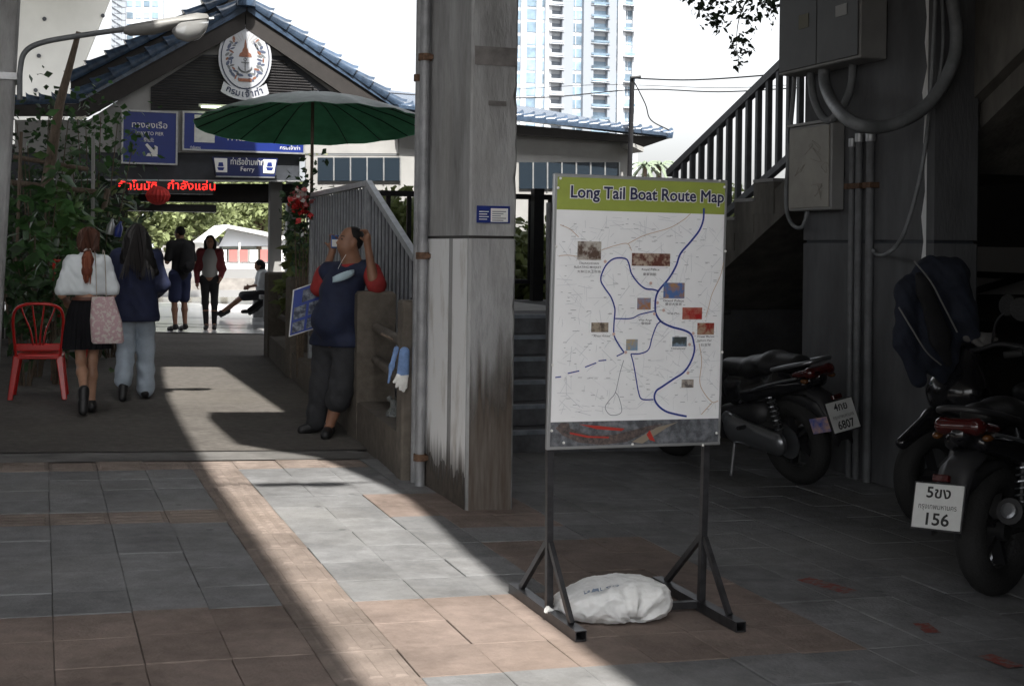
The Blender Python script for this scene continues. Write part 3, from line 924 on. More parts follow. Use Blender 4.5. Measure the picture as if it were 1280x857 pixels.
# red paper lantern
t = thing('paper_lantern', 'round red paper rosette hung under the ticker', 'lantern', F(199, 258, -.4))
c = F(199, 244.5, -.4)
mb = MB(); r_ = .19
mb.lathe([(.03, -.16), (.10, -.14), (.17, -.08), (.20, 0), (.17, .08), (.10, .14), (.03, .16)], 36, c, (0, 0, 1), lobes=(18, .05)); mb.build('paper_body', mat('red_paper', (.5, .03, .025), .8, var=.3, scale=12), t, smooth=30, world=True)
mb = MB(); mb.tube([c + Vector((0, 0, .16)), c + Vector((0, 0, .28))], .006, 6); mb.build('string', M_black, t, world=True)

# ------------------------------------------------------------------ emblem on the gable
t = thing('oval_emblem', 'white oval crest with crown and anchor above a curved banner', 'emblem', F(308, 130, -.2))
c = F(308, 72.5, -.14); k = (F(309, 72) - F(308, 72)).length
def oval(name, rx, rz, y, th, m):
    mb = MB(); mb.prism([(c.x + rx * k * math.sin(a), y, c.z + rz * k * math.cos(a)) for a in [i * 2 * math.pi / 48 for i in range(48)]], (0, th, 0))
    return mb.build(name, m, t, world=True)
yb = c.y
M_emw = mat('emblem_white', (.46, .48, .52), .5, var=.05, scale=8)  # white greyed so its colour carries the shading
M_nav = mat('emblem_navy', (.02, .03, .07), .5)
M_org = mat('emblem_orange', (.24, .10, .06), .5, var=.2, scale=30)
M_egr = mat('emblem_grey', (.15, .16, .17), .5, var=.2, scale=30)
oval('disc', 33, 42, yb, .06, M_emw); oval('ring', 30.3, 39.3, yb - .006, .01, M_nav); oval('field', 29, 38, yb - .012, .01, M_emw)
def flat(name, pts, m, y=yb - .018):
    mb = MB(); mb.prism([(c.x + x * k, y, c.z + z * k) for x, z in pts], (0, .005, 0)); return mb.build(name, m, t, world=True)
flat('crown', [(0, 24), (1.2, 18), (1.6, 13), (3.5, 10), (4, 7), (7, 5), (8, 1), (-8, 1), (-7, 5), (-4, 7), (-3.5, 10), (-1.6, 13), (-1.2, 18)], M_org)
for i in range(-4, 5):
    if i == 0: continue
    a = i * .24
    mb = MB(); mb.bar((c.x + 10 * math.sin(a) * k, yb - .016, c.z + (12 + 10 * math.cos(a)) * k), (c.x + 22 * math.sin(a) * k, yb - .016, c.z + (12 + 19 * math.cos(a)) * k), .006, .004, up=(0, 1, 0)); mb.build('ray', mat('emblem_ray', (.35, .33, .3), .5), t, world=True)
mb = MB()
mb.torus((c.x, yb - .016, c.z - 2 * k), (0, 1, 0), 1.6 * k, .5 * k, 14, 6); mb.bar((c.x, yb - .016, c.z - 4 * k), (c.x, yb - .016, c.z - 17 * k), 1.6 * k, .006, up=(0, 1, 0))
mb.bar((c.x - 5 * k, yb - .016, c.z - 6 * k), (c.x + 5 * k, yb - .016, c.z - 6 * k), 1.2 * k, .006, up=(0, 1, 0))
pts = [(c.x + 8.5 * k * math.sin(a), yb - .016, c.z + (-9.5 - 8 * math.cos(a)) * k) for a in [-1.4 + i * .2 for i in range(15)]]
mb.tube(pts, [.5 * k] + [1.1 * k] * 13 + [.5 * k], 6); mb.build('anchor', M_egr, t, world=True)
for s_ in (-1, 1):
    for i in range(24):
        a = s_ * (.7 + (i % 12) * .19)
        kr = 1.0 if i < 12 else .80
        x, z = 22.5 * kr * math.sin(a), 29 * kr * math.cos(a)
        an = random.uniform(0, 3); r1, r2 = random.uniform(2.4, 4.4), random.uniform(1.0, 2.0)
        flat('garland_leaf', [(x + r1 * math.cos(q_) * math.cos(an) - r2 * math.sin(q_) * math.sin(an), z + r1 * math.cos(q_) * math.sin(an) + r2 * math.sin(q_) * math.cos(an)) for q_ in [j * math.pi / 4 for j in range(8)]], M_org if i % 5 == 0 else (M_egr if i % 3 == 1 else mat('emblem_blue', (.08, .1, .16), .5)), yb - .017)
flat('motto_ribbon', [(-9, -26), (9, -26), (8, -30), (-8, -30)], M_org)
# curved banner with the department's name
ban = []
for i in range(17):
    a = -.62 + i * 1.24 / 16
    ban.append((47 * math.sin(a) * 1.1, 8 - 52 * math.cos(a) - 9))
top = [(x * .88, z + 12.5) for x, z in ban]
flat('banner', ban + top[::-1], M_emw, yb - .028)
for i, ch in enumerate(['ก', 'ร', 'ม', 'เ', 'จ้', 'า', 'ท่', 'า']):
    a = -.47 + i * .134
    x, z = 47 * math.sin(a), 8 - 50 * math.cos(a) - 7
    X_ = Vector((math.cos(a * .75), 0, math.sin(a * .75))); Y_ = Vector((-math.sin(a * .75), 0, math.cos(a * .75)))
    mb = MB(); put_text(mb, ch, (c.x + x * k, yb - .034, c.z + z * k), X_, Y_, 11 * k, bold=.02); mb.build('lettering', M_nav, t, world=True)

# ------------------------------------------------------------------ beyond the pavilion: quay rail, landing stage, trees
M_pale = mat('pale_metal', (.6, .6, .6), .5)
t = thing('quay_bench', 'long grey bench wall at the far edge of the pavilion floor', 'bench', (3, 36.2, 0))
for (z0, z1, y0, y1) in ((.62, .86, 36.2, 36.4), (.12, .3, 36.2, 36.35)):
    mb = MB(); mb.box(-3, 6, y0, y1, z0, z1); mb.build('rail', mat('grey_quay', (.22, .22, .22), .6), t, world=True)
for x in (-2, 0, 2, 4, 5.8):
    mb = MB(); mb.box(x, x + .1, 36.42, 36.5, -.15, .86); mb.build('post', MATS['grey_quay'], t, world=True)
# landing stage with pitched white roof across the water
YL = 52.0
t = thing('landing_stage', 'floating landing stage with white pitched roof and red barrier boards', 'landing stage', (7, YL, -.9))
def L(px_, py_, dy=0): return aty(px_, py_, YL + dy)
def lpoly(name, pts, dy, th, m):
    mb = MB(); mb.prism([L(a, b, dy) for a, b in pts], (0, th, 0)); return mb.build(name, m, t, world=True)
lpoly('roof', [(255, 303), (285, 280.5), (330, 289), (392, 303), (392, 309), (330, 294), (286, 285), (258, 309)], 0, 4, M_pale)
lpoly('gable_infill', [(275, 308), (286, 287), (330, 296), (376, 307)], .5, .1, mat('pale_blue_sheet', (.55, .58, .62), .6))
lpoly('shop_front', [(276, 297), (322, 298), (322, 312), (276, 312)], 1, .1, M_dark)
lpoly('awning', [(279, 309), (300, 299), (322, 309), (322, 311), (279, 311)], .8, .1, mat('awning_grey', (.2, .22, .2), .7))
lpoly('deck', [(240, 329), (400, 330), (400, 338), (240, 338)], -.5, 5, M_pale)
for i in range(10):
    lpoly('barrier_board', [(262 + i * 13, 312), (272 + i * 13, 312), (272 + i * 13, 327), (262 + i * 13, 327)], -.3, .06, mat('barrier_red_hazed', (.36, .13, .12), .6) if i % 3 != 1 else M_print)  # red lightened, painting in distance haze
for px_ in (258, 300, 345, 388):
    lpoly('post', [(px_, 303), (px_ + 2, 303), (px_ + 2, 330), (px_, 330)], -.2, .1, M_pale)
M_lf = [mat('leaf_a', (.14, .18, .055), .55, var=.4, scale=1.2, leaf=.35), mat('leaf_b', (.20, .24, .09), .55, var=.4, scale=1.2, leaf=.35), mat('leaf_c', (.05, .10, .025), .55, var=.35, scale=4)]
M_bark = mat('bark', (.12, .09, .065), .9, var=.3, scale=10, bump=.4)
def tree(name, label, x, y, z0, h, r, n, m, seed, group=None, leaf=.35, sq=.75, cat='tree'):
    t = thing(name, label, cat, (x, y, z0), 0, group)
    rr = random.Random(seed); g = np.random.default_rng(seed)
    mb = MB(); mb.tube([(0, 0, 0), (.05 * h * rr.uniform(-1, 1), 0, h * .3), (.08 * h * rr.uniform(-1, 1), .02 * h, h * .62)], [h * .03, h * .022, h * .012], 8)
    cl = []
    for i in range(9):
        a = i * 2.4; zz = h * rr.uniform(.4, .85); q = r * rr.uniform(.35, .8)
        e = (q * math.cos(a), q * math.sin(a), zz)
        mb.tube([(0, 0, h * rr.uniform(.28, .5)), (e[0] * .5, e[1] * .5, zz * .85), e], [h * .012, h * .008, h * .003], 5)
        cl.append((e, r * rr.uniform(.3, .5)))
    mb.build('trunk', M_bark, t)
    pts = []
    for e, q in cl + [((0, 0, h * .8), r * .55), ((0, 0, h * .62), r * .6)]:
        k_ = n // 11
        d = g.normal(size=(k_, 3)); d /= np.linalg.norm(d, axis=1)[:, None]
        pts.append(np.array(e) + d * q * (g.random((k_, 1)) ** .4) * [1, 1, sq])
    leaf_cloud('crown', np.concatenate(pts), leaf, m, t, seed=seed)
    return t
for i, (px_, Y_, h, r_) in enumerate(((165, 76, 6.5, 3.2), (205, 80, 7.5, 3.6), (240, 76, 6.2, 3.0), (282, 82, 8.0, 4.0), (325, 78, 6.5, 3.3), (365, 84, 8.2, 4.0), (110, 80, 7.5, 4))):
    p = aty(px_, 300, Y_)
    tree('riverside_tree', ['sunlit riverside tree seen above the white-shirted woman', 'sunlit riverside tree behind the head of the navy-jacketed woman', 'sunlit riverside tree behind the man in shorts', 'tall riverside tree above the landing stage roof', 'sunlit riverside tree right of the landing stage roof ridge',
         'tall riverside tree beside the white pavilion column', 'riverside tree hidden behind the climbing plants'][i], p.x, Y_, -.4, h, r_, 3300, mat('leaf_hazed_%d' % (i % 2), ((.24, .28, .13), (.31, .33, .19))[i % 2], .6, var=.35, scale=1.2, leaf=.35), 30 + i, 'trees across the river', .38)  # leaf colours lightened to stand in for haze
# ------------------------------------------------------------------ steps up to the landing, landing, its rails
M_step = mat('step_concrete', (.12, .125, .135), .85, var=.3, scale=5, bump=.25)
M_nose = mat('step_nosing', (.24, .27, .31), .6, var=.25, scale=9)
g0 = gz(3.6)
t = thing('stone_steps', 'flight of dark grey steps with pale nosings behind the map board', 'steps', (3.8, 10.04, g0))
RISE, RUN, Y0 = .167, .285, 10.04
for i in range(6):
    mb = MB(); mb.box(2.97, 5.0, Y0 + RUN * i, Y0 + RUN * 6 + .5, g0 + RISE * i - (.12 if i == 0 else .0), g0 + RISE * (i + 1) - .002)
    s = mb.build('step', M_step, t, world=True, bevel=.006)
    mb = MB(); mb.box(2.975, 4.995, Y0 + RUN * i - .012, Y0 + RUN * i + .05, g0 + RISE * (i + 1) - .03, g0 + RISE * (i + 1) + .004); mb.build('nosing', M_nose, s, world=True)
ZL = g0 + RISE * 6
mb = MB(); mb.box(2.97, 5.0, Y0 + RUN * 6 + .5, 14.9, ZL - .25, ZL); mb.build('landing_slab', mat('landing_concrete', (.36, .36, .35), .8, var=.2, scale=3), t, world=True)
mb = MB(); mb.box(2.99, 4.99, Y0 + RUN * 6 + .6, 14.8, -.3, ZL - .252); mb.build('landing_base', M_step, t, world=True)
mb = MB(); mb.box(5.004, 7.7, Y0 + RUN * 6 + .5, 14.9, -.3, ZL); mb.build('landing_extension', mat('landing_shade', (.05, .05, .052), .9, var=.3, scale=3), t, world=True)  # landing continued in near-black, painting in the shade under the stair

t = thing('black_landing_railing', 'black steel railing on the landing behind the pillar and map board', 'railing', (4.5, 14.7, ZL))
zt, zb = aty(660, 246, 14.7).z, aty(660, 352, 14.7).z
for z, th in ((zt, .06), (zb, .05)):
    mb = MB(); mb.bar((3.1, 14.7, z), (6.1, 14.7, z), .05, th); mb.build('rail', M_black, t, world=True)
x = 3.15; i = 0
while x < 6.1:
    mb = MB(); w_ = .05
    mb.bar((x, 14.7, zb - .001), (x, 14.7, zt), w_, .03, up=(0, 1, 0)); mb.build('baluster', M_black, t, world=True)
    x += .24
px_ = aty(672, 300, 14.6).x
mb = MB(); mb.box(px_ - .06, px_ + .06, 14.52, 14.64, ZL, zt + .09); mb.build('post', M_black, t, world=True)

# grey slatted stair guard
M_guard = mat('grey_guard', (.30, .315, .335), .5, metal=.2, var=.2, scale=8)
XG = 2.9
t = thing('slatted_stair_guard', 'grey slatted metal guard with sloping handrail behind the leaning man', 'railing', (XG, 11, gz(XG)))
def gp(px_, py_): return atx(px_, py_, XG)
k0, k1, k2 = gp(392, 244), gp(462, 229), gp(521, 322)
mb = MB(); mb.bar(k0, k1, .055, .05); mb.bar(k1, k2, .055, .06); mb.build('handrail', mat('handrail_pale', (.42, .45, .48), .35, metal=.5, var=.15, scale=9), t, world=True)
def rail_z(y):
    if y >= k1.y: return k1.z + (k0.z - k1.z) * (y - k1.y) / (k0.y - k1.y)
    return k1.z + (k2.z - k1.z) * (y - k1.y) / (k2.y - k1.y)
y = k2.y + .03
while y < k0.y - .03:
    mb = MB(); zt_ = rail_z(y) - .03
    mb.box(XG - .004, XG + .010, y - .020, y + .020, zt_ - 1.35, zt_); mb.build('slat', M_guard, t, world=True)
    y += .138
mb = MB(); mb.prism([(XG + .013, k2.y, .2), (XG + .013, k2.y, k2.z - .04), (XG + .013, k1.y, k1.z - .04), (XG + .013, k0.y, k0.z - .04), (XG + .013, k0.y, .2)], (.003, 0, 0)); mb.build('back_sheet', mat('guard_sheet', (.055, .06, .07), .6, var=.2, scale=5), t, world=True)
mb = MB(); mb.box(XG + .018, XG + .03, k2.y, k0.y, .15, .22); mb.build('bottom_rail', M_guard, t, world=True)
for yy in (k1.y, k0.y - .02):
    mb = MB(); mb.box(XG - .03, XG + .03, yy - .035, yy + .035, .0, rail_z(yy) - .028); mb.build('post', M_guard, t, world=True)
# clamp joining handrail and pillar
t = thing('rail_clamp', 'rusty clamp fixing the handrail end to the pillar', 'clamp', (XG - .2, k2.y, k2.z))
mb = MB(); mb.tube([k2 + Vector((0, 0, 0)), k2 + Vector((-.08, -.5, .02)), (PX0 + .05, PY1 + .02, k2.z + .02)], .018, 8); mb.build('bracket_arm', MATS['rusty_steel'], t, world=True)

# ------------------------------------------------------------------ brown aggregate balustrade beside the path
def bx(y): return 2.30 + (y - 8.95) * .072
t = thing('aggregate_balustrade', 'low brown aggregate wall of square posts and rails along the path', 'wall', (2.6, 13, gz(2.6)))
ys = [10.98, 13.4, 16.3, 19.4]
for i, y in enumerate(ys):
    x = bx(y)
    mb = MB()
    z1 = 1.2 + gz(x)
    mb.loft([[Vector((x - .02 + a, y + b, z)) for a, b in ((0, -.17), (.32, -.17), (.32, .17), (0, .17))] for z in (-.25, z1 - .025)] +
            [[Vector((x - .02 + a, y + b, z1)) for a, b in ((.025, -.145), (.295, -.145), (.295, .145), (.025, .145))]])
    mb.build('post', M_wash, t, world=True)
    if i < len(ys) - 1:
        y2 = ys[i + 1]; xb = bx(y2)
        for z, r_ in ((.84, .04), (.58, .04)):
            mb = MB(); mb.tube([(x + .15, y + .16, z + gz(x)), (xb + .15, y2 - .16, z + gz(xb))], r_, 10); mb.build('rail', M_wash, t, smooth=50, world=True)
        mb = MB(); mb.prism([(x + .0, y + .17, -.25), (x + .30, y + .17, -.25), (xb + .30, y2 - .17, -.25), (xb + .0, y2 - .17, -.25)], (0, 0, .25 + .30 + gz(x))); mb.build('plinth', M_wash, t, world=True)
mb = MB(); mb.prism([(bx(9.0), 9.0, -.25), (bx(9.0) + .3, 9.0, -.25), (bx(10.81) + .3, 10.81, -.25), (bx(10.81), 10.81, -.25)], (0, 0, .49)); mb.build('plinth', M_wash, t, world=True)
mb = MB(); mb.box(2.295, 2.404, 8.84, 8.995, -.25, 1.14); mb.build('post', M_wash, t, world=True, bevel=.012)
for z in (.84, .58):
    mb = MB(); mb.tube([(2.36, 8.99, z), (bx(10.85) + .15, 10.83, z)], .038, 10); mb.build('rail', M_wash, t, smooth=50, world=True)

# ------------------------------------------------------------------ right-hand column and its cabinets, pipes, cables
CX0, CX1, CY0, CY1 = 5.7, 6.12, 7.8, 9.45
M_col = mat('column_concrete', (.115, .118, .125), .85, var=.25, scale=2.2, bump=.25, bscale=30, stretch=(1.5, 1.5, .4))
t = thing('concrete_column', 'grey concrete column carrying electric cabinets beside the motorbikes', 'column', (5.9, 8.6, gz(5.9)))
zj = atx(1060, 302, CX0).z
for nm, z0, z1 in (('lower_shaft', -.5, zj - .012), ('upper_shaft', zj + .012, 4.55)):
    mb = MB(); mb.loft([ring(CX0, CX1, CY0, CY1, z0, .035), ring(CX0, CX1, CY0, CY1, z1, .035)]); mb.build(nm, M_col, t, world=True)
mb = MB(); mb.loft([ring(CX0 + .02, CX1 - .02, CY0 + .02, CY1 - .02, zj - .012, .03), ring(CX0 + .02, CX1 - .02, CY0 + .02, CY1 - .02, zj + .012, .03)]); mb.build('joint', M_dark, t, world=True)
mb = MB(); n = 20
poly = [(CX0 - .004 + .0, CY0 + .04 + .02 * math.sin(i * 2.7) + .012 * math.sin(i * 5), .9 + i * .17) for i in range(n)]
mb.prism([(CX0 - .003, CY0 + .036, .9)] + [(CX0 - .003, CY0 + .07 + .02 * math.sin(i * 2.7) + .012 * math.sin(i * 5.1), .9 + i * .17) for i in range(n)] + [(CX0 - .003, CY0 + .036, .9 + (n - 1) * .17)], (.002, 0, 0)); mb.build('paint_edge', M_pw, t, world=True)

def cabinet(name, label, xf, pxn, pxf, pyt, pyb, mface, mside, split=None):
    a, b = atx(pxn, pyb, xf), atx(pxf, pyb, xf)
    zt = atx(pxn, pyt, xf).z
    t = thing(name, label, 'cabinet', ((xf + CX0) / 2, (a.y + b.y) / 2, a.z))
    mb = MB(); mb.box(xf, CX0 - .01, a.y, b.y, a.z, zt); mb.build('case', mside, t, world=True, bevel=.008)
    ds = [(a.y + .02, b.y - .02)] if not split else [(a.y + .02, (a.y + b.y) / 2 - .004), ((a.y + b.y) / 2 + .004, b.y - .02)]
    for i, (y0, y1) in enumerate(ds):
        mb = MB(); mb.box(xf - .012, xf - .001, y0, y1, a.z + .02, zt - .02); d = mb.build('door', mface, t, world=True, bevel=.004)
        mb = MB(); yy = y1 - .05 if i == 0 else y0 + .06
        zz = (a.z + min(zt, a.z + 1.0)) / 2
        mb.lathe([(.018, 0), (.018, .03), (.008, .032)], 10, (xf - .012, yy, zz), (-1, 0, 0)); mb.build('handle', M_black, d, world=True)
    mb = MB(); mb.box(xf - .02, CX0 - .012, a.y - .012, b.y + .012, zt, zt + .02); mb.build('top_lip', mside, t, world=True)
    return t, a, b
M_cabd = mat('cabinet_dark', (.06, .062, .065), .5, var=.15, scale=4)
M_cabl = mat('cabinet_pale', (.30, .30, .295), .5, var=.08, scale=4)
M_cabs = mat('cabinet_cream', (.32, .305, .27), .5, var=.1, scale=5)
cabinet('electric_cabinet', 'big dark double-door electric cabinet high on the right column', 5.47, 1077, 975, -80, 72, M_cabd, M_cabl, True)
cabinet('meter_cabinet', 'smaller cream metal cabinet below the big one on the column', 5.575, 1040, 987, 152, 262, M_cabs, M_cabl)
# scribbles and stickers on the cabinets
rr_ = random.Random(3); mb = MB()
for k_ in range(9):
    y0, z0 = rr_.uniform(0, 1), rr_.uniform(0, 1)
    P0 = [atx(996 + 36 * y0 + rr_.uniform(-9, 9), 180 + 62 * z0 + rr_.uniform(-9, 9), 5.5605) for _ in range(4)]
    mb.tube(spline(P0, 4), .0012, 4)
tag(mb.build('marker_scribble', mat('scribble', (.27, .235, .205), .8), bpy.data.objects['meter_cabinet'], world=True), kind='stuff')
for px0, py0, px1, py1, col_ in ((1000, 20, 1012, 34, (.16, .15, .10)), (1046, 8, 1060, 18, (.4, .4, .4))):
    a, b = atx(px0, py0, 5.456), atx(px1, py1, 5.456)
    mb = MB(); mb.box(5.4545, 5.4565, min(a.y, b.y), max(a.y, b.y), b.z, a.z); mb.build('warning_sticker', mat('sticker_%d' % px0, col_, .6), bpy.data.objects['electric_cabinet'], world=True)
for i, (px_, py_, r_, lab) in enumerate(((1067, 175, .022, 'leftmost of three vertical conduits on the right column'), (1076, 169, .026, 'middle of three vertical conduits on the right column'), (1090, 168, .03, 'thickest of three vertical conduits on the right column'))):
    p = atx(px_, py_, 5.655)
    t2 = thing('conduit', lab, 'pipe', (p.x, p.y, gz(p.x)))
    mb = MB(); mb.tube([(p.x, p.y, -.2), (p.x, p.y, p.z)], r_, 12); mb.build('pipe', mat('pipe_dull', (.15, .155, .165), .6, var=.2, scale=8), t2, smooth=50, world=True)
    mb = MB(); mb.tube([(p.x, p.y, p.z - .05), (p.x, p.y, p.z + .01)], r_ + .008, 12); mb.build('coupling', M_steel, t2, smooth=50, world=True)
    mb = MB(); zz = atx(1080, 232, 5.655).z; mb.box(p.x - .035, CX0 - .001, p.y - .05, p.y + .05, zz - .02, zz + .02); mb.build('clamp', MATS['rusty_steel'], t2, world=True)
M_flex = mat('flexible_conduit', (.20, .21, .22), .55, var=.2, scale=8)
def cable(label, pts, r_, m=M_flex, name='cable'):
    mb = MB(); mb.tube(spline(pts, 7), r_, 8)
    return tag(mb.build(name, m, smooth=50), label, 'cable')
cable('thick grey flexible conduit sweeping from the cabinet round the column corner', [atx(1032, 62, 5.56), atx(1034, 110, 5.54), aty(1062, 150, 7.74), aty(1110, 158, 7.70), aty(1160, 132, 7.70), aty(1190, 85, 7.72), aty(1197, 40, 7.74), aty(1186, -30, 7.76)], .045)
cable('dark conduit loop hanging below the big cabinet', [atx(1014, 70, 5.6), atx(1018, 120, 5.58), atx(1034, 150, 5.57), atx(1052, 138, 5.6), atx(1066, 105, 5.62), atx(1068, 60, 5.64)], .03, M_flex)
cable('thin cable running down the front of the column from the thick conduit', [aty(1172, -20, 7.77), aty(1166, 100, 7.77), aty(1162, 150, 7.775), aty(1152, 220, 7.775), aty(1132, 290, 7.775), aty(1112, 316, 7.77), atx(1098, 318, 5.66), atx(1092, 312, 5.66)], .014)
cable('small cable loop under the cream cabinet', [atx(988, 180, 5.6), atx(984, 250, 5.6), atx(990, 278, 5.6), atx(1004, 284, 5.6), atx(1012, 262, 5.62)], .016)
cable('straight thin cable between the two cabinets', [atx(995, 70, 5.62), atx(994, 110, 5.62), atx(990, 156, 5.62)], .018)
cable('vertical cable on the front face of the right column', [aty(1178, -30, 7.78), aty(1180, 60, 7.78), aty(1170, 130, 7.775)], .012)

# ------------------------------------------------------------------ stair flights to the footbridge on the right
XS0, XS1 = 6.15, 7.7
t = thing('footbridge_stair', 'dark concrete stair climbing behind the column to the footbridge', 'stair', (6.9, 11, ZL))
def sp(px_, py_): return atx(px_, py_, XS0)
b0, b1 = sp(905, 338), sp(988, 262)
sl = (b1.z - b0.z) / (b1.y - b0.y)          # rises toward the camera
ybot = b0.y + (b0.z - ZL + .3) / abs(sl)
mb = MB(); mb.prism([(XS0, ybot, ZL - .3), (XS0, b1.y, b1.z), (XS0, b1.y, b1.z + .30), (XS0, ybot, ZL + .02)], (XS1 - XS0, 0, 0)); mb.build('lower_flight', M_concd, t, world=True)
rn, rs = .36, .36 * abs(sl)
yy, zz = ybot + .02, ZL + .06
while yy - rn > b1.y:
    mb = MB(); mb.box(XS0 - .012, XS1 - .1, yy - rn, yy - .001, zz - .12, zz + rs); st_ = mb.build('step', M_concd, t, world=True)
    mb = MB(); mb.box(XS0 - .03, XS1 - .1, yy - rn - .02, yy - .02, zz + rs, zz + rs + .03); mb.build('tread', mat('tread_pale', (.3, .3, .3), .8, var=.2, scale=6), st_, world=True)
    yy -= rn; zz += rs
f0, f1 = sp(1172, 212), sp(1280, 105)
mb = MB(); mb.box(XS0, XS1, f0.y, b1.y - .003, f0.z - .02, f0.z + .26); mb.build('mid_landing', M_concd, t, world=True)
s2 = (f1.z - f0.z) / (f1.y - f0.y)
ye = 2.4
ze = f0.z + (ye - f0.y) * s2
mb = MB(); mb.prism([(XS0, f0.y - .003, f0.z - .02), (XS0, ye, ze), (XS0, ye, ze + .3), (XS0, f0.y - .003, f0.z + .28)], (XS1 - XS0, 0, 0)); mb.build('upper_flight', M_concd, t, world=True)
mb = MB(); mb.prism([(XS0 - .1, f0.y + .2, f0.z + .05), (XS0 - .1, ye, ze + .05), (XS0 - .1, ye, ze + 1.35), (XS0 - .1, f0.y + .2, f0.z + 1.3)], (.097, 0, 0)); mb.build('parapet', M_concd, t, world=True)
# railing on the lower flight
r0, r1 = atx(838, 217, 6.2), atx(990, 70, 6.2)
t = thing('stair_railing', 'grey steel stair railing rising against the white sky', 'railing', (6.2, r0.y, ZL))
M_rail = mat('railing_steel', (.14, .15, .165), .45, metal=.3, var=.2, scale=9)
mb = MB(); mb.bar(r0, r1 + (r1 - r0) * .3, .07, .07); mb.build('handrail', M_rail, t, world=True)
q0, q1 = atx(838, 330, 6.2), atx(990, 196, 6.2)
mb = MB(); mb.bar(q0, q1, .06, .06); mb.build('bottom_rail', M_rail, t, world=True)
for i in range(14):
    px_ = 846 + i * 10.5 + i * i * .12
    pt = atx(px_, 217 - (px_ - 838) * .967, 6.2); pb_ = atx(px_, 330 - (px_ - 838) * .88, 6.2)
    mb = MB(); mb.bar((6.2, pt.y, pb_.z), (6.2, pt.y, pt.z), .05, .045, up=(0, 1, 0)); mb.build('baluster', M_rail, t, world=True)

# unseen slabs added above the parked bikes to darken the bay
tag(MB().box(4.4, 13, 1.6, 8.1, 4.6, 5.0).build('bay_shade_slab', M_concd), 'unseen slab added overhead to darken the parked motorbikes', 'footbridge')
tag(MB().box(2.95, 4.38, 1.6, 7.6, 3.35, 4.2).build('bay_blocker', M_concd), 'unseen added girder of the footbridge above the frame', 'blocker')  # unseen beam added to darken the pavement on the right
# dark wall added behind the bikes to close off the shaded bay
t = thing('closing_wall', 'dark wall added under the stair to close off light behind the motorbikes', 'wall', (10, 12.6, 0))
M_closing = mat('closing_dark', (.03, .028, .028), .8, var=.3, scale=3)
mb = MB(); mb.box(7.75, 16, 12.6, 12.8, -.5, 4.5); mb.build('panel', M_closing, t, world=True)
mb = MB(); mb.box(13, 13.2, 1.9, 12.59, -.5, 4.5); mb.build('end_panel', M_closing, t, world=True)  # unseen panel added to close the far side of the bay
w0, w1 = aty(1200, 308, 12.57), aty(1300, 368, 12.57)
mb = MB(); mb.box(w0.x, w1.x, 12.57, 12.59, w1.z, w0.z); mb.build('grey_sheet', mat('grey_sheet', (.34, .34, .34), .6), t, world=True)  # pale grey stands in for the lit background beyond
for a_, b_2 in (((1150, 340), (1300, 346)), ((1150, 372), (1300, 376)), ((1215, 365), (1300, 340)), ((1150, 402), (1300, 408)), ((1120, 430), (1300, 440))):
    p, q = aty(a_[0], a_[1], 12.5), aty(b_2[0], b_2[1], 12.5)
    mb = MB(); mb.bar(p, q, .05, .07); mb.build('rack_bar', M_black, t, world=True)
# low dark railing seen under the lower flight
t = thing('low_railing', 'low dark railing under the stair left of the column', 'railing', (7.5, 13.2, 0))
for py_ in (402, 470):
    p, q = aty(900, py_, 13.2), aty(1010, py_ + 3, 13.2)
    mb = MB(); mb.bar(p, q, .07, .08); mb.build('rail', M_rail, t, world=True)
for i in range(9):
    p, q = aty(905 + i * 12, 400, 13.2), aty(905 + i * 12, 472, 13.2)
    mb = MB(); mb.bar((p.x, 13.2, q.z), (p.x, 13.2, p.z), .05, .04, up=(0, 1, 0)); mb.build('baluster', M_rail, t, world=True)
for a_, b_2 in (((900, 386), (1004, 350)), ((900, 372), (1004, 362))):
    p, q = aty(a_[0], a_[1], 13.4), aty(b_2[0], b_2[1], 13.4)
    mb = MB(); mb.bar(p, q, .05, .05); mb.build('brace', M_rail, t, world=True)
# dark panel added under the stair so no light leaks in
tag(MB().box(5.02, 7.74, 12.9, 13.0, ZL + .001, ZL + .8).build('stair_light_block', M_closing), 'dark panel added under the lower stair flight to block light', 'wall')

# ------------------------------------------------------------------ towers
M_tw = mat('tower_white', (.46, .485, .52), .6)  # tower colours paled so that they carry the haze
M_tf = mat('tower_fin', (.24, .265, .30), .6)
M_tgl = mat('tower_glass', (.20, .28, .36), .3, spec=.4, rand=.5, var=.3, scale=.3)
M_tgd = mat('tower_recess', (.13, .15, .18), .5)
YT = 320.0
t = thing('apartment_tower', 'tall pale apartment tower with stacked balconies right of the pillar', 'tower', (aty(724, 0, YT).x, YT, 0))
def T(px_, py_, dy=0): return aty(px_, py_, YT + dy)
def tbox(name, x0, x1, y0, y1, dy0, dy1, m, par=t, YY=None):
    a, b = T(x0, y0), T(x1, y1)
    mb = MB(); mb.box(a.x, b.x, YT + dy0, YT + dy1, b.z, a.z); return mb.build(name, m, par, world=True)
tbox('body', 640, 794, -60, 312, 0, 20, M_tw)
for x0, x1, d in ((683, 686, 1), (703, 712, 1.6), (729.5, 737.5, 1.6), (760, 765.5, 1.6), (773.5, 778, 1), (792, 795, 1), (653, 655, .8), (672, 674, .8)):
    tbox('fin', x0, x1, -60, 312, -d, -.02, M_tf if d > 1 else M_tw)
FL = 15.9
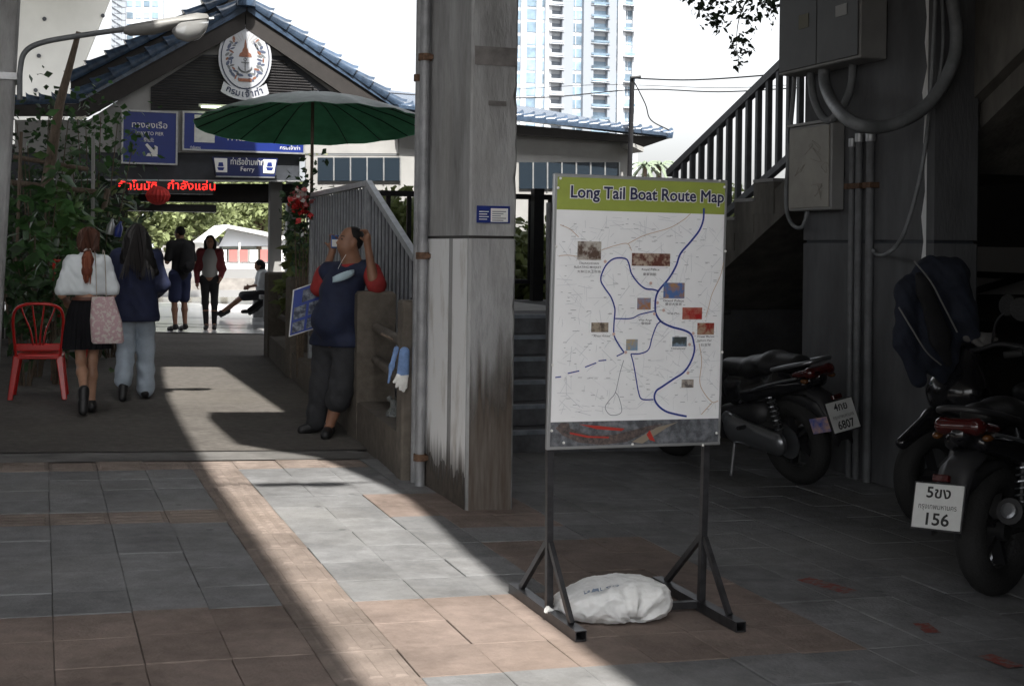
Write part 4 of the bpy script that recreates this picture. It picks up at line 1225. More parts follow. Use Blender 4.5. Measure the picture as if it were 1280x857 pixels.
for i in range(13):
    y0 = -24 + i * FL + 2
    for j, (x0, x1, kind) in enumerate(((640, 653, 'w'), (655.5, 671.5, 'g'), (674.5, 682.5, 'w'), (686.5, 702.5, 'b'), (712.5, 729, 'w'), (738, 759.5, 'b2'), (766, 773, 'w'), (778.5, 791.5, 'b3' if i % 2 else 'w'))):
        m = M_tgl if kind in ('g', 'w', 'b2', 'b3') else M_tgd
        top = 1.2 if kind == 'g' else 3.2
        w_ = tbox('window', x0 + .4, x1 - .4, y0 + top, y0 + FL - 1.0, -.12, -.03, m)
        if kind[0] == 'b':
            tbox('balcony', x0 - .8, x1 + .8, y0 + FL - 2.6, y0 + FL - .6, -1.9, -.13, M_tw)
            tbox('balustrade', x0 - .4, x1 + .4, y0 + FL - 6.5, y0 + FL - 2.7, -1.85, -1.75, M_tgl if kind != 'b' else M_tw, w_)
        elif kind == 'w':
            xm = (x0 + x1) / 2
            tbox('mullion', xm - .35, xm + .35, y0 + top, y0 + FL - 1, -.2, -.121, M_tw, w_)
t = thing('unfinished_tower', 'white tower with open scaffold frames behind the gable at upper left', 'tower', (aty(175, 0, YT).x, YT, 0))
tbox('body', 157, 204, -40, 312, 0, 12, M_tw, t)
for i in range(6):
    for j in range(4):
        tbox('window', 160 + j * 10.5, 167.5 + j * 10.5, -28 + i * 14.5, -20 + i * 14.5, -.12, -.03, M_tgl, t)
for x in (141, 147, 153):
    tbox('scaffold_post', x, x + 1.2, -40, 312, -2, -1.8, M_tf, t)
for i in range(12):
    tbox('scaffold_rail', 139, 158, -30 + i * 8, -29 + i * 8, -2.1, -2.01, M_tf, t)
    p, q = T(141, -30 + i * 8), T(153, -22 + i * 8)
    mb = MB(); mb.bar((p.x, YT - 2.2, p.z), (q.x, YT - 2.2, q.z), .2); mb.build('scaffold_brace', M_tf, t, world=True)
p, q = T(206, -60), T(206, 20)
mb = MB(); mb.bar((p.x, YT - 1, q.z), (p.x, YT - 1, p.z), .25); mb.build('mast', M_tf, t, world=True)

# utility pole and overhead wires
YU = 23.6
t = thing('utility_pole', 'slim dark pole on the wing roof edge holding overhead wires', 'pole', aty(790, 235, YU))
a, b = aty(792, 96, YU), aty(788, 240, YU)
mb = MB(); mb.tube([b, a], .05, 8); mb.build('shaft', M_black, t, world=True)
mb = MB(); mb.tube([a + Vector((-.06, -.06, -.03)), a + Vector((.14, -.06, .0))], .03, 6); mb.build('insulator', M_black, t, world=True)
def wire(label, pts, r_=.012): 
    mb = MB(); mb.tube(spline(pts, 6), r_, 5); return tag(mb.build('overhead_wire', M_black), label, 'wire')
wire('upper black wire from the slim pole to the stair railing', [aty(790, 98, YU), aty(870, 100, 22), aty(985, 92, 20), aty(1100, 80, 18)], .014)
wire('lower black wire crossing behind the pillar to the stair', [aty(430, 112, 26), aty(560, 121, 26), aty(680, 122, 25), aty(800, 112, 24), aty(900, 115, 22.5), aty(1000, 110, 21)], .012)
wire('thin wire crossing the apartment tower', [aty(640, 112, 28), aty(760, 106, 26), aty(900, 110, 24), aty(1000, 106, 22)], .006)
wire('black cable drooping from the slim pole to the eave', [aty(793, 100, YU), aty(808, 130, YU), aty(815, 150, YU), aty(838, 163, YU)], .012)

# ------------------------------------------------------------------ leaning concrete post at far left with the street lamp
YC = 12.4
t = thing('leaning_post', 'grey concrete post at the left edge of the frame leaning slightly', 'post', (aty(-20, 420, YC).x, YC, 0))
a, b = aty(31, -20, YC), aty(-4, 470, YC)
mb = MB()
mb.loft([[Vector((b.x - .42, YC, b.z - .5)), Vector((b.x, YC, b.z - .5)), Vector((b.x, YC + .4, b.z - .5)), Vector((b.x - .42, YC + .4, b.z - .5))],
         [Vector((a.x - .42, YC, a.z + .6)), Vector((a.x, YC, a.z + .6)), Vector((a.x, YC + .4, a.z + .6)), Vector((a.x - .42, YC + .4, a.z + .6))]])
mb.build('shaft', M_pil, t, world=True, bevel=.02)
mb = MB(); p = aty(10, 95, YC); mb.box(p.x - .4, p.x + .11, YC - .02, YC + .42, p.z - .03, p.z + .03); mb.build('band', M_steel, t, world=True)
YLp = 12.3
t = thing('street_lamp', 'grey street lamp with glass bowl reaching in from the left', 'street lamp', aty(28, 110, YLp))
mb = MB(); mb.tube(spline([aty(26, 125, YLp), aty(27, 85, YLp), aty(34, 64, YLp), aty(56, 53, YLp), aty(100, 45, YLp), aty(162, 36, YLp)]), .024, 10); mb.build('arm', mat('lamp_arm', (.13, .14, .15), .5, var=.2, scale=9), t, smooth=50, world=True)
hc0, hc1 = aty(156, 38, YLp), aty(263, 24, YLp)
d = hc1 - hc0
u_ = Vector((0, 0, 1)); v_ = Vector((0, 1, 0))
rings = []
for s_, w_, h_up, h_dn in ((0, .035, .03, .03), (.08, .06, .045, .06), (.35, .085, .055, .075), (.62, .10, .06, .05), (.85, .10, .07, .0), (.97, .06, .05, -.01), (1.0, .02, .02, -.0)):
    c_ = hc0 + d * s_
    rings.append([c_ + v_ * w_ * math.cos(a_) + u_ * ((h_up if math.sin(a_) > 0 else h_dn) * math.sin(a_)) for a_ in [i * math.pi / 6 for i in range(12)]])
mb = MB(); mb.loft(rings); mb.build('housing', mat('lamp_housing', (.22, .22, .215), .5, var=.1, scale=8), t, smooth=60, world=True)
rings = []
for s_, w_, dn in ((.56, .05, .06), (.62, .09, .13), (.75, .10, .17), (.88, .09, .16), (.96, .06, .10), (.99, .02, .04)):
    c_ = hc0 + d * s_ + u_ * .0
    rings.append([c_ + v_ * w_ * math.cos(a_) - u_ * (.01 + dn * max(0, math.sin(a_))) for a_ in [i * math.pi / 8 for i in range(9)]])
mb = MB(); mb.loft(rings, caps=False, closed=False); mb.build('glass_bowl', mat('lamp_glass', (.75, .76, .76), .08, trans=.5), t, smooth=60, world=True)
mb = MB(); mb.lathe([(.012, 0), (.012, .04)], 8, hc1, d.normalized()); mb.build('end_latch', M_steel, t, world=True)

# ------------------------------------------------------------------ green umbrella
c = aty(392, 156, 16.2)
t = thing('green_umbrella', 'big round green umbrella with silver top over the path wall', 'umbrella', (c.x, c.y, gz(c.x)))
cz = c.z - gz(c.x)
NR = 18
RIM, UT = 1.40, math.tan(R(5.5))
def canopy(off, rim=RIM, h=.36):
    rings = []
    for s_ in (0.02, .15, .3, .45, .6, .75, .88, 1.0):
        rg = []
        for i in range(NR * 4):
            a_ = 2 * math.pi * i / (NR * 4)
            ph = (i % 4) / 4.0
            sag = math.sin(math.pi * ph) ** 2
            r_ = rim * s_ * (1 - .022 * sag * s_)
            z = cz + h * (1 - s_ ** 1.7) - .018 * sag * s_ + off
            rg.append(Vector((r_ * math.cos(a_), r_ * math.sin(a_), z - UT * r_ * math.sin(a_))))
        rings.append(rg)
    return rings
mb = MB(); mb.loft(canopy(.006), caps=False); mb.build('silver_cover', mat('silver_cloth', (.28, .40, .35), .3, var=.25, scale=4, leaf=.5), t, smooth=40, fix=False)
mb = MB(); mb.loft(canopy(-.004), caps=False); mb.build('green_lining', mat('green_cloth', (.14, .40, .24), .7, var=.2, scale=3, bump=.1, leaf=.5), t, smooth=40, fix=False)
for i in range(NR):
    a_ = 2 * math.pi * i / NR
    mb = MB(); mb.tube([(RIM * s_ * math.cos(a_), RIM * s_ * math.sin(a_), cz + .36 * (1 - s_ ** 1.7) - .012 - UT * RIM * s_ * math.sin(a_)) for s_ in (.03, .35, .7, .99)], .006, 5); mb.build('rib', M_black, t)
mb = MB(); mb.tube([(0, 0, 0), (0, 0, cz + .40)], .02, 10); mb.build('pole', M_wood, t, smooth=50)
mb = MB(); mb.lathe([(.03, cz + .33), (.035, cz + .37), (.012, cz + .42), (.004, cz + .46)], 10); mb.build('finial', M_timber, t)
# ------------------------------------------------------------------ map board on its steel stand
YB = 5.33
bl, br, tl, tr = aty(687, 560, YB), aty(900, 560, YB), aty(697, 219, YB), aty(911, 224, YB)
tilt = R(1.0)
ex = Vector((math.cos(tilt), 0, -math.sin(tilt) * .45)).normalized()
ez = Vector((math.sin(tilt), 0, math.cos(tilt))).normalized()
BO = bl.copy()
BW, BH = (br - bl).dot(ex), (tl - bl).dot(ez)
t = thing('route_map_board', 'long tail boat route map board on a black steel stand', 'sign board', (2.4, YB, gz(2.4)))
def bq(px_, py_):
    p = aty(px_, py_, YB)
    z = (p - BO).dot(ez); x = (p - BO).dot(ex)
    return x, z
def bw(x, z, o=0.0): return BO + ex * x + ez * z + Vector((0, -o, 0))
def bpanel(name, x0, z0, x1, z1, o, m, par=t, th=.0008):
    mb = MB(); mb.prism([bw(x0, z0, o), bw(x1, z0, o), bw(x1, z1, o), bw(x0, z1, o)], (0, th, 0)); return mb.build(name, m, par, world=True)
M_paper = mat('map_paper', (.85, .86, .875), .38, var=.03, scale=6)
M_alu = mat('board_edge', (.45, .46, .47), .35, metal=.6)
mb = MB(); mb.prism([bw(-.008, -.008), bw(BW + .008, -.008), bw(BW + .008, BH + .008), bw(-.008, BH + .008)], (0, .022, 0)); panel = mb.build('panel', M_alu, t, world=True, bevel=.003)
zg = bq(800, 266)[1]; zs = bq(800, 526)[1]
bpanel('map_sheet', .006, zs, BW - .006, zg, .002, M_paper, panel)
bpanel('header', .006, zg, BW - .006, BH - .006, .002, mat('header_green', (.30, .36, .07), .4, var=.05, scale=10), panel)
M_navy = mat('ink_navy', (.015, .02, .07), .45)
hx, hz = bq(809, 251)
mb = MB()
vs_, fs_ = text_stroke('Long Tail Boat Route Map', .071, .075)
kx_ = (bq(901, 240)[0] - bq(710, 240)[0]) / (max(p[0] for p in text_poly('Long Tail Boat Route Map', .071)[0]) - min(p[0] for p in text_poly('Long Tail Boat Route Map', .071)[0]))
mb.add([bw(hx + p[0] * kx_, hz + p[1], .0034) + Vector((0, p[2], 0)) for p in vs_], fs_)
mb.build('lettering_outline', M_print, panel, world=True)
mb = MB(); vs_, fs_ = text_stroke('Long Tail Boat Route Map', .071, .022); mb.add([bw(hx + p[0] * kx_, hz + p[1], .0052) + Vector((0, p[2], 0)) for p in vs_], fs_); put_text(mb, 'Long Tail Boat Route Map', bw(hx, hz, .0054), ex, ez, .071, width=bq(901, 240)[0] - bq(710, 240)[0]); mb.build('lettering', M_navy, panel, world=True)
def c1(p): return (680 + p[0] / 4.5125, 210 + p[1] / 4.5125)
def c2(p): return (680 + p[0] / 4.5125, 380 + p[1] / 4.5125)
def line(mb, pts, w, o):
    P = [bw(*bq(*p), o) for p in spline2([Vector((a, b, 0)) for a, b in pts])]
    L_, R_ = [], []
    for i, p in enumerate(P):
        d = (P[min(i + 1, len(P) - 1)] - P[max(i - 1, 0)]).normalized()
        n = d.cross(Vector((0, 1, 0))) * w / 2
        L_.append(p + n); R_.append(p - n)
    k = len(P)
    mb.add(L_ + R_, [(i, i + 1, k + i + 1, k + i) for i in range(k - 1)])
def spline2(pts, n=5):
    if len(pts) < 3: return [(p.x, p.y) for p in pts]
    return [(p.x, p.y) for p in spline(pts, n)]
M_route = mat('route_blue', (.012, .035, .26), .45)
main = [c1(p) for p in [(895, 235), (892, 300), (870, 360), (820, 425), (765, 490), (740, 560), (700, 630), (645, 695), (628, 740), (625, 790)]] + [c2(p) for p in [(630, 60), (660, 105), (720, 135), (790, 155), (830, 180), (845, 230), (848, 270), (830, 330), (790, 390), (730, 430), (670, 470), (635, 495), (625, 535), (645, 575), (690, 610), (750, 628), (808, 640)]]
loop = [c1(p) for p in [(645, 700), (610, 690), (570, 685), (530, 655), (490, 600), (475, 545), (455, 515), (395, 513), (350, 545), (322, 600), (318, 640), (340, 680), (375, 730), (395, 785)]] + [c2(p) for p in [(398, 50), (393, 120), (395, 180), (420, 230), (452, 276)]]
for pts, w_ in ((main, .0085), (loop, .0065), ([c1(p) for p in [(400, 852), (490, 852), (540, 830), (620, 812)]], .005), ([c2(p) for p in [(490, 285), (545, 283), (590, 260), (610, 190), (635, 125), (660, 100)]], .0055),
                ([c2(p) for p in [(490, 285), (505, 340), (520, 420), (535, 500), (555, 540), (620, 543)]], .0055)):
    mb = MB(); line(mb, pts, w_, .0036); mb.build('route_line', M_route, panel, world=True, fix=False)
for a, b in (((65, 413), (98, 409)), ((135, 391), (200, 377)), ((232, 357), (295, 333)), ((308, 322), (352, 318)), ((410, 297), (450, 278))):
    mb = MB(); line(mb, [c2(a), c2(b)], .005, .0036); mb.build('route_dash', M_route, panel, world=True, fix=False)
mb = MB(); line(mb, [c2(p) for p in [(450, 320), (430, 390), (405, 500), (375, 540), (348, 585), (380, 628), (440, 612), (425, 530), (405, 500)]], .0024, .0034); mb.build('grey_canal', mat('ink_grey', (.16, .18, .21), .5), panel, world=True, fix=False)
# faint streets and roads
rr = random.Random(4)
mb = MB()
for i in range(430):
    x, y = rr.uniform(694, 905), rr.uniform(270, 522)
    a = rr.choice([.1, .7, 1.65, 2.3]) + rr.uniform(-.25, .25); l = rr.uniform(4, 26)
    q = [(x, y), (x + l * math.cos(a), y + l * math.sin(a))]
    if all(694 < p[0] < 903 and 268 < p[1] < 523 for p in q): line(mb, q, rr.choice([.0009, .0012, .0016, .002]), .003)
tag(mb.build('street_lines', mat('ink_pale', (.60, .62, .65), .5), panel, world=True, fix=False), kind='stuff')
mb = MB()
for pts in ([(85, 320), (140, 345), (190, 390)], [(470, 430), (560, 385), (700, 345), (780, 300), (820, 265)], [(320, 465), (400, 440), (465, 430), (490, 470)], [(80, 495), (130, 492), (185, 500)], [(1010, 540), (990, 620), (945, 720), (925, 800), (910, 850)]):
    line(mb, [c1(p) for p in pts], .0026, .0031)
line(mb, [c2(p) for p in [(875, 230), (890, 330), (880, 440), (900, 500), (950, 560), (985, 555)]], .003, .0031)
line(mb, [c2(p) for p in [(950, 565), (890, 630)]], .003, .0031)
tag(mb.build('road_lines', mat('ink_orange', (.52, .36, .24), .5), panel, world=True, fix=False), kind='stuff')
mb = MB()
for i in range(210):
    x, y = rr.uniform(700, 895), rr.uniform(275, 518)
    ww = rr.uniform(.006, .022); p = bq(x, y)
    mb.prism([bw(p[0], p[1], .0031), bw(p[0] + ww, p[1], .0031), bw(p[0] + ww, p[1] + .0024, .0031), bw(p[0], p[1] + .0024, .0031)], (0, .0004, 0))
tag(mb.build('place_names', mat('ink_mid', (.40, .41, .43), .5), panel, world=True), kind='stuff')
def photo(f, x0, y0, x1, y1, ca, cb, sc_):
    a, b = bq(*f((x0, y1))), bq(*f((x1, y0)))
    nm = 'photo_%d_%d' % (x0, y0)
    o = bpanel('photo', a[0], a[1], b[0], b[1], .0045, mat(nm, ca, .4, col2=cb, scale=sc_, thresh=(.42, .58)), panel)
    return o
photo(c1, 183, 418, 318, 518, (.09, .055, .04), (.45, .42, .38), 30)
photo(c1, 490, 490, 707, 555, (.12, .04, .03), (.42, .34, .27), 38)
photo(c1, 670, 655, 790, 740, (.08, .16, .38), (.35, .20, .10), 24)
photo(c1, 523, 738, 600, 802, (.36, .17, .08), (.22, .24, .34), 27)
photo(c1, 778, 795, 890, 860, (.33, .015, .015), (.40, .16, .12), 27)
photo(c2, 863, 115, 958, 180, (.24, .02, .015), (.36, .26, .18), 30)
photo(c2, 722, 192, 805, 245, (.22, .30, .40), (.06, .07, .07), 30)
photo(c2, 462, 203, 528, 265, (.18, .30, .45), (.42, .33, .2), 24)
photo(c2, 265, 107, 362, 160, (.09, .07, .055), (.34, .28, .22), 33)
photo(c2, 777, 432, 845, 478, (.12, .10, .10), (.42, .38, .34), 33)
for f, body, x, y, w_ in ((c1, 'TALING CHAN', 250, 545, 110), (c1, 'FLOATING MARKET', 242, 566, 150), (c1, '大林江水上市场', 250, 592, 130), (c1, 'Royal Palace', 597, 583, 100), (c1, '皇家驳船', 592, 610, 75), (c1, 'Grand Palace', 728, 760, 120), (c1, '曼谷大皇宫', 728, 780, 95), (c1, 'Wat Pho', 728, 832, 70),
                         (c2, 'Wat Arun', 570, 100, 75), (c2, '黎明寺', 575, 120, 55), (c2, 'Artist House', 325, 187, 90), (c2, 'Flower Market', 912, 196, 100), (c2, 'Sathorn Pier', 905, 218, 85), (c2, '石龙军', 912, 244, 60), (c2, 'Chinatown', 757, 262, 80)):
    a = bq(*f((x, y)))
    mb = MB(); put_text(mb, body, bw(a[0], a[1], .0034), ex, ez, .0125, width=w_ / 4.5125 * (BW / 214), bold=.01); mb.build('lettering', mat('ink_dark', (.16, .16, .17), .5), panel, world=True)
for f, x, y in ((c1, 340, 530), (c1, 598, 655), (c1, 637, 765), (c1, 672, 808), (c2, 620, 60), (c2, 392, 172), (c2, 460, 275), (c2, 840, 172), (c2, 820, 235), (c2, 812, 395)):
    a = bq(*f((x, y)))
    mb = MB(); mb.prism([bw(a[0] + .007 * math.sin(q), a[1] + .007 * math.cos(q), .0052) for q in [j * math.pi / 5 for j in range(10)]], (0, .0004, 0)); mb.build('pier_marker', mat('marker_pink', (.62, .45, .40), .5), panel, world=True)
# photo strip along the bottom
bpanel('photo_strip', .006, .006, BW - .006, zs, .0022, mat('strip_water', (.07, .075, .085), .4, col2=(.19, .20, .22), scale=30, thresh=(.4, .66)), panel)
def strip_shape(name, pts, m, o): 
    mb = MB(); mb.prism([bw(*bq(*c2(p)), o) for p in pts], (0, .0004, 0)); mb.build(name, m, panel, world=True)
strip_shape('printed_boat', [(70, 700), (100, 668), (145, 672), (150, 700), (260, 740), (390, 740), (480, 720), (600, 690), (680, 680), (640, 700), (470, 780), (330, 795), (200, 780), (110, 740)], mat('print_hull', (.05, .045, .045), .4, col2=(.16, .12, .11), scale=60), .0032)
strip_shape('printed_awning', [(200, 678), (330, 690), (460, 705), (440, 718), (300, 706)], mat('print_red', (.42, .04, .03), .4), .0038)
strip_shape('printed_stripe', [(150, 722), (260, 745), (370, 750), (370, 758), (250, 754), (150, 732)], MATS['print_red'], .0038)
strip_shape('printed_boatman', [(582, 740), (600, 715), (612, 740), (632, 780), (600, 770)], MATS['print_red'], .0042)
strip_shape('printed_bank', [(500, 780), (640, 700), (760, 670), (700, 700), (560, 790)], mat('print_bank', (.26, .22, .17), .4), .0034)
for px_, py_ in ((702, 223), (901, 226), (697, 308), (908, 314), (907, 234), (699, 235), (691, 538), (897, 541), (706, 553), (792, 555), (880, 556), (692, 456), (904, 440)):
    p = aty(px_, py_, YB - .004)
    mb = MB(); mb.lathe([(.006, 0), (.006, .003), (.002, .005)], 8, p, (0, -1, 0)); mb.build('screw', M_print, panel, world=True)
# the stand
M_stand = mat('stand_steel', (.055, .055, .06), .38, metal=.5, var=.3, scale=15)
for sx_, (pt, pbm), foot in ((-1, (bw(.0, .0), G(685, 771)), (G(650, 737), G(722, 806))), (1, (bw(BW - .01, 0), G(889, 769)), (G(840, 737), G(942, 806)))):
    x = pbm.x
    base = Vector((x, YB + .02, gz(x)))
    top = Vector((pt.x + (.012 if sx_ < 0 else -.012), YB + .045, pt.z + BH * .9))
    mb = MB(); mb.bar(base + Vector((0, 0, .04)), top, .028, .028, up=(0, 1, 0)); mb.build('post', M_stand, t, world=True)
    f0, f1 = Vector((x, 5.80, gz(x))), Vector((x, 4.99, gz(x)))
    # hollow rectangular foot
    mb = MB()
    w_, h_, th = .024, .042, .004
    o_ = [(-w_, 0), (w_, 0), (w_, h_), (-w_, h_)]; i_ = [(-w_ + th, th), (w_ - th, th), (w_ - th, h_ - th), (-w_ + th, h_ - th)]
    vs = [(x + a, y, gz(x) + b + .004) for y in (f1.y, f0.y) for a, b in o_] + [(x + a, y, gz(x) + b + .004) for y in (f1.y, f1.y + .12) for a, b in i_]
    fs = [(0, 1, 5, 4), (1, 2, 6, 5), (2, 3, 7, 6), (3, 0, 4, 7), (4, 5, 6, 7), (0, 1, 9, 8), (1, 2, 10, 9), (2, 3, 11, 10), (3, 0, 8, 11), (8, 9, 13, 12), (9, 10, 14, 13), (10, 11, 15, 14), (11, 8, 12, 15), (12, 13, 14, 15)]
    mb.add(vs, fs); mb.build('foot', M_stand, t, world=True)
    ap = base + (top - base) * ((.32) / (top - base).length)
    for fy in (f0.y - .10, f1.y + .10):
        mb = MB(); mb.bar(Vector((x, fy, gz(x) + .046)), ap + Vector((0, .016 if fy > YB else -.016, 0)), .026, .02, up=(1, 0, 0)); mb.build('strut', M_stand, t, world=True)
xl, xr = G(685, 771).x, G(889, 769).x
mb = MB(); mb.bar((xl + .026, YB + .02, gz(xl) + .03), (xr - .026, YB + .02, gz(xr) + .03), .03, .03); mb.build('cross_bar', M_stand, t, world=True)

# ------------------------------------------------------------------ sandbag
sb = G(783, 782)
n1, n2 = 150, 80
V = []
for i in range(n1):
    a = 2 * math.pi * i / n1
    for j in range(n2 + 1):
        b = -math.pi / 2 + math.pi * j / n2
        cb, sbn = math.cos(b), math.sin(b)
        pw = lambda v, e: math.copysign(abs(v) ** e, v)
        x = .245 * pw(cb, .72) * pw(math.cos(a), .85); y = .16 * pw(cb, .72) * pw(math.sin(a), .85); z = .074 * pw(sbn, .7)
        z *= 1 + .10 * math.sin(5 * x + 1) + .05 * math.sin(13 * y + 9 * x)
        # folds gathering toward a notch at the front
        dx, dz = x - .055, z + .06
        an, rad = math.atan2(dz, dx), math.hypot(dx, dz)
        front = max(0.0, -y / .16)
        f = front * math.exp(-(rad / .15) ** 2)
        amp = .020 * f * (1 - 2 * abs(math.sin(an * 5 + 1.5 * rad / .1))) - .05 * math.exp(-((dx / .04) ** 2 + (dz / .045) ** 2)) * front
        y -= amp
        z += .009 * math.sin(18 * x + 22 * y) * (1 - abs(sbn)) + .012 * math.exp(-((x + .02) / .1) ** 2) * 0
        z += .02 * math.sin(7 * (x + .1)) * max(0, sbn)
        y += .012 * math.sin(9 * x + 2)
        V.append((x, y, z))
Fq = [(i * (n2 + 1) + j, ((i + 1) % n1) * (n2 + 1) + j, ((i + 1) % n1) * (n2 + 1) + j + 1, i * (n2 + 1) + j + 1) for i in range(n1) for j in range(n2)]
M_sack = mat('white_sack', (.78, .79, .79), .55, var=.08, scale=7, bump=.5, bscale=14, dirt=.25, dscale=9)
t = thing('sandbag', 'white woven sandbag lying across the bar of the map stand', 'sandbag', (sb.x, sb.y + .13, gz(sb.x) + .070), R(-6))
V = np.array(V); g_ = np.random.default_rng(8)
for k_ in range(22):
    d_ = g_.normal(size=3); d_ /= np.linalg.norm(d_); fr = g_.uniform(14, 60); w_ = np.sin(V @ d_ * fr + 1.5 * np.sin(V @ g_.normal(size=3) * 11) + g_.uniform(0, 6))
    V += (V / np.linalg.norm(V * [.5, .8, 1.6], axis=1)[:, None] * .12) * ((1 - np.abs(w_)) ** 2 * -.0055 * 34 / fr * g_.choice([-1, 1], p=[.6, .4]))[:, None] * 4
V[:, 2] = np.maximum(V[:, 2], -.066)
bag = np_obj('sack', V, Fq, M_sack, t)
mb = MB(); mb.tube([(-.235, .0, -.02), (-.265, -.02, -.025), (-.285, -.03, -.02), (-.30, -.035, -.01)], [.03, .010, .014, .017], 7); mb.build('tied_neck', M_sack, t, smooth=60)
mb = MB(); put_text(mb, 'LAMUS D', (-.085, -.09, .099), Vector((.97, 0, .05)), Vector((.25, .9, .3)), .042, bold=.01)
o = mb.build('faded_print', mat('faded_blue', (.22, .28, .38), .7), t)
md = o.modifiers.new('wrap', 'SHRINKWRAP'); md.target = bag; md.wrap_method = 'NEAREST_SURFACEPOINT'; md.offset = .002

# ------------------------------------------------------------------ red plastic chair
def plastic_chair(label, loc, rz, name='plastic_chair'):
    t = thing(name, label, 'chair', loc, rz)
    for sx_ in (-1, 1):
        for yy in (-1, 1):
            mb = MB()
            x0, y0, x1, y1 = sx_ * .19, yy * .17, sx_ * .245, yy * .235
            mb.loft([[Vector((x1 + a * .024, y1 + b * .024, 0)) for a, b in ((-1, -1), (1, -1), (1, 1), (-1, 1))], [Vector((x0 + a * .034, y0 + b * .034, .42)) for a, b in ((-1, -1), (1, -1), (1, 1), (-1, 1))]])
            mb.build('leg', M_red, t, bevel=.008)
    mb = MB()
    P = []
    for i in range(9):
        row = []
        for j in range(9):
            u, v = -1 + i / 4, -1 + j / 4
            row.append(Vector((.225 * u * (1 - .06 * v * v), .215 * v * (1 - .05 * u * u), .435 - .018 * (1 - u * u) * (1 - v * v) - (.025 if max(abs(u), abs(v)) > .99 else 0))))
        P.append(row)
    mb.sheet(P); mb.build('seat', M_red, t, smooth=50, solid=.012)
    mb = MB(); mb.bar((-.19, -.2, .41), (.19, -.2, .41), .02, .05); mb.bar((-.19, .2, .41), (.19, .2, .41), .02, .05); mb.build('apron', M_red, t, bevel=.006)
    hoop = spline([(-.20, -.19, .42), (-.215, -.215, .58), (-.225, -.25, .76), (-.20, -.272, .86), (-.12, -.285, .905), (0, -.29, .915), (.12, -.285, .905), (.20, -.272, .86), (.225, -.25, .76), (.215, -.215, .58), (.20, -.19, .42)], 5)
    mb = MB(); mb.tube(hoop, .024, 10, flat=.6); mb.build('back_hoop', M_red, t, smooth=60)
    mb = MB(); mb.bar((-.2, -.205, .50), (.2, -.205, .50), .022, .07); mb.build('lower_cross_rail', M_red, t, bevel=.008)
    for i in range(4):
        s_ = (i - 1.5) / 1.5
        mb = MB(); mb.tube(spline([(s_ * .045, -.212, .52), (s_ * .07, -.235, .66), (s_ * .125, -.272, .80), (s_ * .155, -.284, .895)], 4), .019, 8, flat=.45); mb.build('back_slat', M_red, t, smooth=60)
    return t
ch = (G(17, 502) + G(82, 499)) / 2
plastic_chair('glossy red plastic chair standing empty at the left edge', (ch.x, ch.y + .24, gz(ch.x) + .004), R(-3))
# red metal rack behind the woman in white
t = thing('red_rack', 'thin red metal rack among the plants behind the woman in white', 'rack', (aty(85, 400, 15.6).x, 15.6, 0))
for x in (-.14, .22):
    mb = MB(); mb.tube([(x, 0, 0), (x, 0, 1.32)], .016, 8); mb.build('upright', M_red, t)
for z in (1.3, .7):
    mb = MB(); mb.tube([(-.14, 0, z), (.22, 0, z)], .014, 8); mb.build('crossbar', M_red, t)

# ------------------------------------------------------------------ things left on the balustrade by the pillar
t = thing('work_gloves', 'pair of blue and white work gloves hanging beside the pillar', 'gloves', aty(500, 480, 9.45))
M_gw = mat('glove_white', (.75, .75, .72), .9, var=.15, scale=20); M_gb = mat('glove_blue', (.16, .26, .48), .8, var=.2, scale=20)
c0 = aty(505, 445, 9.42)
def gl(px_, py_, y=8.79): return tuple(aty(px_, py_, y))
blob('cuff', [('c', gl(507, 440), gl(505, 468), .036, .042, {'sy': .5})], .006, M_gb, t, world=True)
blob('hand', [('c', gl(505, 469), gl(504, 476), .042, .034, {'sy': .5}), ('c', gl(503, 476), gl(502, 486), .015, .011), ('c', gl(506, 477), gl(506, 488), .015, .011), ('c', gl(500, 476), gl(497, 483), .014, .010), ('c', gl(509, 475), gl(509, 484), .013, .010), ('c', gl(499, 470), gl(494, 477), .014, .010)], .005, M_gw, t, k=.012, world=True)
blob('second_cuff', [('c', gl(497, 436), gl(491, 458), .020, .015, {'sy': .4}), ('c', gl(491, 458), gl(487, 478), .014, .008)], .005, M_gb, t, world=True)
t = thing('folded_umbrella', 'folded black umbrella leaning in the gap beside the pillar', 'umbrella', aty(513, 450, 9.3))
mb = MB(); mb.tube([gl(512, 452, 9.3), gl(514, 420, 9.3), gl(518, 372, 9.3)], [.012, .04, .022], 10); mb.build('canopy', M_black, t, smooth=50, world=True)
mb = MB(); mb.tube([gl(518, 372, 9.3), gl(519, 355, 9.3)], .012, 8); mb.build('handle', M_timber, t, world=True)
mb = MB(); mb.tube([gl(478, 417, 9.5), gl(503, 429, 9.42)], .009, 8); tag(mb.build('wooden_stick', M_wood), 'short pale wooden stick poking out above the gloves', 'stick')
t = thing('plastic_bag', 'knotted clear plastic bag of bottles on the wall base by the pillar', 'plastic bag', aty(496, 541, 9.85))
cb = aty(496, 541, 9.85)
blob('bag', [('e', tuple(cb + Vector((0, 0, .10))), (.085, .07, .10)), ('c', tuple(cb + Vector((0, 0, .17))), tuple(cb + Vector((-.02, 0, .23))), .05, .018), ('c', tuple(cb + Vector((-.02, 0, .235))), tuple(cb + Vector((-.05, 0, .26))), .012, .02)], .006, mat('clear_plastic', (.28, .30, .30), .15, alpha=.55), t, k=.02, noise=.004, nscale=60, world=True)
for dx in (-.03, .035):
    mb = MB(); mb.lathe([(.028, 0), (.03, .01), (.03, .12), (.012, .16), (.012, .18)], 12, cb + Vector((dx, .01, .005))); mb.build('bottle', M_dark, t, smooth=50, world=True)

